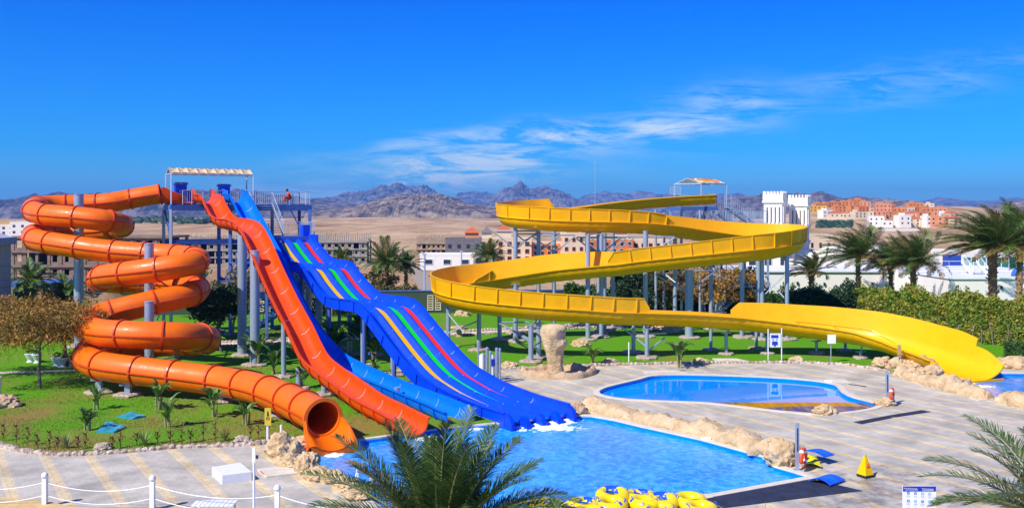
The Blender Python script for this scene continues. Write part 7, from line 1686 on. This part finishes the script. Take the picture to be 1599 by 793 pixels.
sheetmat('rubber_mat', 'large black rubber mat on the paving below the corner of the big pool', 'mat', [(1100, 779), (1130, 793), (1346, 766), (1264, 747)], .02, M_black)
sheetmat('rubber_mat', 'large black rubber mat under the float tubes at the bottom edge', 'mat', [(1095, 778), (1040, 800), (1110, 812), (1129, 794)], .02, M_black)
sheetmat('rubber_mat', 'long narrow dark mat crossing the paving right of the lagoon, near half', 'mat', [(1333, 659), (1346, 662), (1395, 652), (1385, 649)], .018, M_black)
sheetmat('rubber_mat', 'long narrow dark mat crossing the paving right of the lagoon, far half', 'mat', [(1386, 649), (1397, 651.5), (1453, 643), (1440, 640.5)], .024, M_black)
sheetmat('foam_mat', 'yellow foam mat under the blue one beside the near life-ring post', 'foam mat', [(1250, 731), (1283, 732), (1276, 719), (1252, 715)], .12, M_yelmat, .12)
sheetmat('foam_mat', 'blue foam mat bent over the yellow one beside the near life-ring post', 'foam mat', [(1253, 717), (1287, 727), (1303, 723), (1270, 714)], .36, M_bluemat, .12)
sheetmat('foam_mat', 'bright blue crumpled foam mat lying across the edge of the black mat', 'foam mat', [(1262, 753), (1297, 761), (1320, 752), (1287, 746)], .10, M_bluemat, .16)
# float tubes piled at the pool edge
def pattern_mat():
    m = bpy.data.materials.new('patterned_float'); m.use_nodes = True; t = m.node_tree; L = t.links; b = t.nodes['Principled BSDF']; b.inputs['Roughness'].default_value = .3
    tc = N(t, 'ShaderNodeTexCoord'); n = N(t, 'ShaderNodeTexNoise'); L.new(tc.outputs['Object'], n.inputs[0]); n.inputs['Scale'].default_value = 6; n.inputs['Detail'].default_value = 3
    n2 = N(t, 'ShaderNodeTexNoise'); L.new(tc.outputs['Object'], n2.inputs[0]); n2.inputs['Scale'].default_value = 1.8
    a = N(t, 'ShaderNodeMath', operation='GREATER_THAN'); L.new(n.outputs[0], a.inputs[0]); a.inputs[1].default_value = .46; c = N(t, 'ShaderNodeMath', operation='GREATER_THAN'); L.new(n2.outputs[0], c.inputs[0]); c.inputs[1].default_value = .60
    k = N(t, 'ShaderNodeMath', operation='MULTIPLY'); L.new(a.outputs[0], k.inputs[0]); L.new(c.outputs[0], k.inputs[1]); mx = N(t, 'ShaderNodeMix', data_type='RGBA'); L.new(k.outputs[0], mx.inputs[0]); mx.inputs[6].default_value = (.90, .66, 0, 1); mx.inputs[7].default_value = (.01, .09, .55, 1); L.new(mx.outputs[2], b.inputs['Base Color']); return m
M_float = mat('plain_float', (.92, .68, 0.0), rough=.3, var=.04, coat=.2); M_floatp = pattern_mat()
def floaty(label, px, py, z, rz, tilt, m, double=True, s_=1.0):
    q = G(px, py); q = Vector((q.x, q.y, z)); root = thing('float_tube', label, 'float', q, 'yellow float tubes by the pool'); mb = MB(); ro = Matrix.Rotation(rz, 3, 'Z') @ Matrix.Rotation(tilt, 3, 'X')
    for sg in ((-1, 1) if double else (0,)): mb.torus(q + ro @ Vector((0, sg * .40 * s_, 0)) + UP * .2 * s_, .40 * s_, .20 * s_, 30, 14, rot=ro)
    mb.build('tube', m, root, smooth=True)
    for sg in (-1, 1):
        for sx in (-1, 1):
            a = q + ro @ Vector((sx * .50 * s_, sg * .5 * s_ - .12, .22)) + UP * .2 * s_; b = q + ro @ Vector((sx * .50 * s_, sg * .5 * s_ + .12, .22)) + UP * .2 * s_; mid = (a + b) / 2 + ro @ Vector((0, 0, .10)); mb = MB(); mid = (a + b) / 2 + ro @ Vector((0, 0, .05)); mb.tube([a, mid, b], .016, 6); mb.build('handle', M_bluemat, root)
floaty('plain bright yellow double float tube, rightmost of the pile by the pool', 1085, 799, .03, R(14), R(3), M_float, s_=1.0)
floaty('patterned yellow double float tube just left of the plain one', 1031, 801, .04, R(-16), R(4), M_floatp, s_=1.0)
floaty('patterned yellow double float tube in the middle of the pile at the pool edge', 1003, 791, .03, R(8), R(-3), M_floatp)
floaty('topmost patterned float tube of the pile, partly behind the frond tips', 955, 793, .08, R(-12), R(5), M_floatp, s_=1.0)
floaty('patterned float tube left of the topmost one, nearer the bottom edge', 916, 806, .02, R(10), 0, M_floatp)
floaty('yellow float tube at the left end of the pile beside the big palm', 862, 806, .02, R(25), 0, M_floatp)
# small white signs in the pool edge, skimmer
for px, py, lab in ((1103, 686, 'small white depth plate on the far inner wall of the big pool'), (1293, 596, 'small white skimmer plate in the far wall of the lagoon pool')):
    q = G(px, py + 1); mb = MB(); mb.box((q.x, q.y, .03), (.42, .05, .22), rz=-.35); tag(mb.build('depth_plate', M_wpaint), lab, 'plate')
# splash foam where the slides meet the water
def foam(label, px, py, rx, ry, seed, rz=0):
    c = G(px, py, WZ); mb = MB(); rr = random.Random(seed)
    for i in range(260):
        a = rr.uniform(0, 6.283); d = rr.random() ** .7; x, y = rx * d * math.cos(a), ry * d * math.sin(a); p = c + Vector((x * math.cos(rz) - y * math.sin(rz), x * math.sin(rz) + y * math.cos(rz), .0)); r_ = rr.uniform(.03, .15) * (1.15 - d); h = r_ * .45 * (1.4 - d)
        mb.lathe(p - UP * .01, [(r_ * 1.2, 0), (r_ * .95, h * .6), (r_ * .4, h)], 7, sx=rr.uniform(1, 2.4), sy=rr.uniform(.6, 1))
    tag(mb.build('splash_foam', mat('white_foam', (.85, .90, .95), rough=.7, var=.03)), label, kind='stuff')
for i, (px, py, rx, ry) in enumerate(((820, 664, .7, .55), (845, 662, .6, .6), (866, 660, .6, .55), (888, 656, .5, .45), (846, 668, 1.5, .7), (520, 709, .4, .5), (668, 684, .6, .5), (740, 668, .5, .4), (1497, 597, 1.0, .55), (1523, 603, 1.2, .4))):
    foam('white splashing foam', px, py, rx * (1.8 if i < 5 else 1.35), ry * (1.7 if i < 5 else 1.35), i)
# white foam edge reflections on the near pool edge, ladder rails
root = thing('pool_ladder', 'white ladder rails at the pool edge behind the palm fronds', 'ladder', G(556, 778))
for dx in (0, .5):
    b = G(556, 778) + Vector((dx, 0, 0)); mb = MB(); mb.tube([b, b + UP * .8, b + UP * .95 + Vector((0, .2, 0)), b + UP * .8 + Vector((0, .45, 0)), b + Vector((0, .5, -.4))], .025, 8); mb.build('rail', M_wpaint, root)
root = thing('sun_lounger', 'white slatted lounger end at the bottom edge, below the white block', 'sun lounger', G(335, 800)); q = G(335, 802)
mb = MB()
for k in range(9): mb.box(q + Vector((-.62 + k * .155, 0, .36)), (.13, .62, .03), rz=0)
mb.build('slats', M_wpaint, root)
for sx in (-.6, .6):
    for sy in (-.25, .25): mb = MB(); mb.box(q + Vector((sx, sy, .17)), (.06, .06, .35)); mb.build('leg', M_wpaint, root)
# small tables on back lawn
q = G(717, 525, .03); root = thing('stone_table', 'small round stone table on the back lawn beside the path', 'table', q); mb = MB(); mb.lathe(q, [(.3, 0), (.22, .1), (.2, .6)], 14); mb.build('base', M_pad, root); mb = MB(); mb.lathe(q + UP * .6, [(.62, 0), (.7, .06), (.7, .16), (.6, .2)], 18); mb.build('top', M_rock, root)
# dark shrub belt on the far plain
mb = MB(); rr = random.Random(9)
for i in range(240):
    d = rr.uniform(900, 1500); px = rr.uniform(180, 372) if i % 2 else rr.uniform(1278, 1330); d = d if i % 2 else rr.uniform(700, 800); x = X(px, d); z = tz(x, d); s_ = rr.uniform(2.5, 6) * (1 if i % 2 else .5)
    mb.lathe((x, d, z - 1), [(s_ * rr.uniform(.8, 1.3), 0), (s_ * 1.1, s_ * .5), (s_ * .7, s_ * .95), (s_ * .2, s_ * 1.15)], 7)
tag(mb.build('scrub_belt', M_bushd), 'dark scrub on the far plain', kind='stuff')
# floodlight poles on the sand
for px, D, yt, yb, lab in ((663, 118, 397, 470, 'thin white pole standing on the sand left of the yellow slide'), (720.5, 150, 392, 410, 'short blue-grey lamp pole before the white prefab')):
    a = P(px, yb, D); mb = MB(); mb.tube([Vector((a.x, D, min(a.z, 0) - 1)), P(px, yt, D)], .12, 8); mb.box(P(px, yt, D), (.5, .2, .15)); tag(mb.build('lamp_pole', M_rail), lab, 'pole')
# red and white barrier block
q = P(655, 463, 98); root = thing('road_barrier', 'small white barrier block with a red mark beside the palm pair', 'barrier', (q.x, 98, 0)); mb = MB(); mb.box((q.x, 98, .95), (1.1, .4, 1.9)); mb.build('block', M_wpaint, root); mb = MB(); mb.box((q.x + .15, 97.78, 1.4), (.5, .03, .5)); mb.build('red_mark', M_lifering, root)

# ================================================================== the attendant on the tower deck
def person(label, seat, facing, shirt, trousers):
    """a seated figure: one continuous skinned body with clothes and hair as parts"""
    f = Vector(facing).normalized(); s = Vector((-f.y, f.x, 0)); b0 = Vector(seat)
    def at(fw, sd, z): return b0 + f * fw + s * sd + UP * z
    root = thing('person', label, 'person', b0)
    def skin(name, pts, edges, m, rootv=0, sub=2):
        me = bpy.data.meshes.new(name); me.from_pydata([tuple(p[0] - b0) for p in pts], edges, []); o = bpy.data.objects.new(name, me); COL.objects.link(o); o.parent = root; me.materials.append(m)
        md = o.modifiers.new('Skin', 'SKIN'); 
        if not me.skin_vertices: me.attributes.new if False else None
        for i, p in enumerate(pts): me.skin_vertices[0].data[i].radius = (p[1], p[1])
        me.skin_vertices[0].data[rootv].use_root = True
        md.use_smooth_shade = True; sb = o.modifiers.new('Subdivision', 'SUBSURF'); sb.levels = sub; sb.render_levels = sub; return o
    J = [(at(0, 0, .12), .13), (at(.05, 0, .32), .12), (at(.13, 0, .52), .13), (at(.17, 0, .62), .055), (at(.21, 0, .70), .085), (at(.23, 0, .80), .09),
         (at(.02, .10, .10), .085), (at(.40, .15, .16), .07), (at(.34, .15, -.28), .048), (at(.45, .15, -.34), .035),
         (at(.02, -.10, .10), .085), (at(.42, -.13, .12), .07), (at(.50, -.13, -.28), .048), (at(.61, -.13, -.33), .035),
         (at(.12, .20, .50), .055), (at(.20, .27, .26), .042), (at(.42, .20, .22), .03), (at(.12, -.20, .50), .055), (at(.22, -.27, .26), .042), (at(.44, -.18, .24), .03)]
    E_ = [(0, 1), (1, 2), (2, 3), (3, 4), (4, 5), (0, 6), (6, 7), (7, 8), (8, 9), (0, 10), (10, 11), (11, 12), (12, 13), (2, 14), (14, 15), (15, 16), (2, 17), (17, 18), (18, 19)]
    for w, sg in ((16, 1), (19, -1)):
        base = J[w][0]
        for k in range(5):
            o_ = (k - 1.5) * .022 if k else -.05 * sg; L1 = (.045, .05, .055, .052, .042)[k]; a = len(J)
            J.append((base + f * (.05 if k else .02) + s * o_ * sg, .010)); J.append((base + f * (.05 + L1 if k else .05) + s * (o_ * sg * 1.3) + UP * -.012, .008)); J.append((base + f * (.05 + L1 * 1.5 if k else .07) + s * (o_ * sg * 1.3) + UP * -.04, .007)); E_ += [(w, a), (a, a + 1), (a + 1, a + 2)]
    skin('body', J, E_, mat('skin', (.30, .15, .09), rough=.6))
    g = .018
    skin('shirt', [(at(0, 0, .10), .15), (at(.05, 0, .32), .14 + g), (at(.13, 0, .52), .135 + g), (at(.12, .20, .50), .075), (at(.18, .26, .30), .065), (at(.12, -.20, .50), .075), (at(.19, -.26, .30), .065), (at(.16, 0, .58), .08)], [(0, 1), (1, 2), (2, 3), (3, 4), (2, 5), (5, 6), (2, 7)], shirt)
    skin('trousers', [(at(0, 0, .08), .15), (at(.02, .10, .10), .105), (at(.40, .15, .16), .09), (at(.35, .15, -.22), .066), (at(.02, -.10, .10), .105), (at(.42, -.13, .12), .09), (at(.50, -.13, -.22), .066)], [(0, 1), (1, 2), (2, 3), (0, 4), (4, 5), (5, 6)], trousers)
    c = at(.215, 0, .765); mb = MB(); mb.lathe(c - UP * .02, [(.112, -.02), (.116, .02), (.108, .06), (.08, .10), (.03, .125)], 14); mb.build('hair', M_dark, root, smooth=True)
    mb = MB(); fc = at(.31, 0, .74); mb.box(fc + UP * -.01, (.03, .03, .05)); mb.build('nose', mat('skin', (.3, .15, .09)), root)
    mb = MB(); mb.box(at(.295, .035, .765), (.015, .02, .012)); mb.box(at(.295, -.035, .765), (.015, .02, .012)); mb.build('eyes', M_dark, root); mb = MB(); mb.box(at(.298, 0, .69), (.012, .05, .01), math.atan2(f.y, f.x)); mb.build('mouth', M_rooft, root)
    return root
q = P(452.5, 330, 78.6); q.z = LZD + .42
person('person in a red-orange outfit sitting hunched forward on a chair on the left tower deck', q, (-1, -.35, 0), mat('red_cloth', (.75, .06, .01), rough=.8), mat('red_trousers', (.62, .05, .012), rough=.8))
root = thing('chair', 'small dark blue plastic chair under the person on the left tower deck', 'chair', (q.x, q.y, LZD)); c = Vector((q.x + .03, q.y, LZD)); a = math.atan2(-.35, -1)
mb = MB(); mb.box(c + UP * .40, (.42, .42, .05), a); mb.build('seat', M_bsteel, root); mb = MB(); mb.box(c + UP * .65 - Vector((math.cos(a), math.sin(a), 0)) * .22, (.04, .42, .5), a); mb.build('backrest', M_bsteel, root)
for sx in (-.18, .18):
    for sy in (-.18, .18): mb = MB(); mb.box(c + Vector((sx, sy, .19)), (.04, .04, .38)); mb.build('leg', M_bsteel, root)

# short grass tufts over the near lawn, too many to count
mb = MB(); rr = random.Random(77); cnt = 0
while cnt < 26000:
    px = rr.uniform(-60, 640); py = 575 + 130 * rr.random() ** 1.1
    b = G(px, py, .03); ky = pw(px, kerb_left) if px < 430 else 690 - (px - 430) * .13
    if py > ky - 2: continue
    if noise.noise(Vector((b.x * .5, b.y * .5, 4))) < -.12 and rr.random() < .8: continue
    cnt += 1; a = rr.uniform(0, 6.28); h = rr.uniform(.025, .07); d = Vector((math.cos(a), math.sin(a), 0))
    mb.add([b - d * .018, b + d * .018, b + UP * h + Vector((rr.uniform(-.03, .03), rr.uniform(-.03, .03), 0))], [(0, 1, 2)])
tag(mb.build('grass_tufts', mat('grass_blade', (.06, .17, .006), rough=.8, var=.4, scale=.6, island=.5, col2=(.22, .30, .03))), 'short uneven grass tufts on the near lawn', kind='stuff')
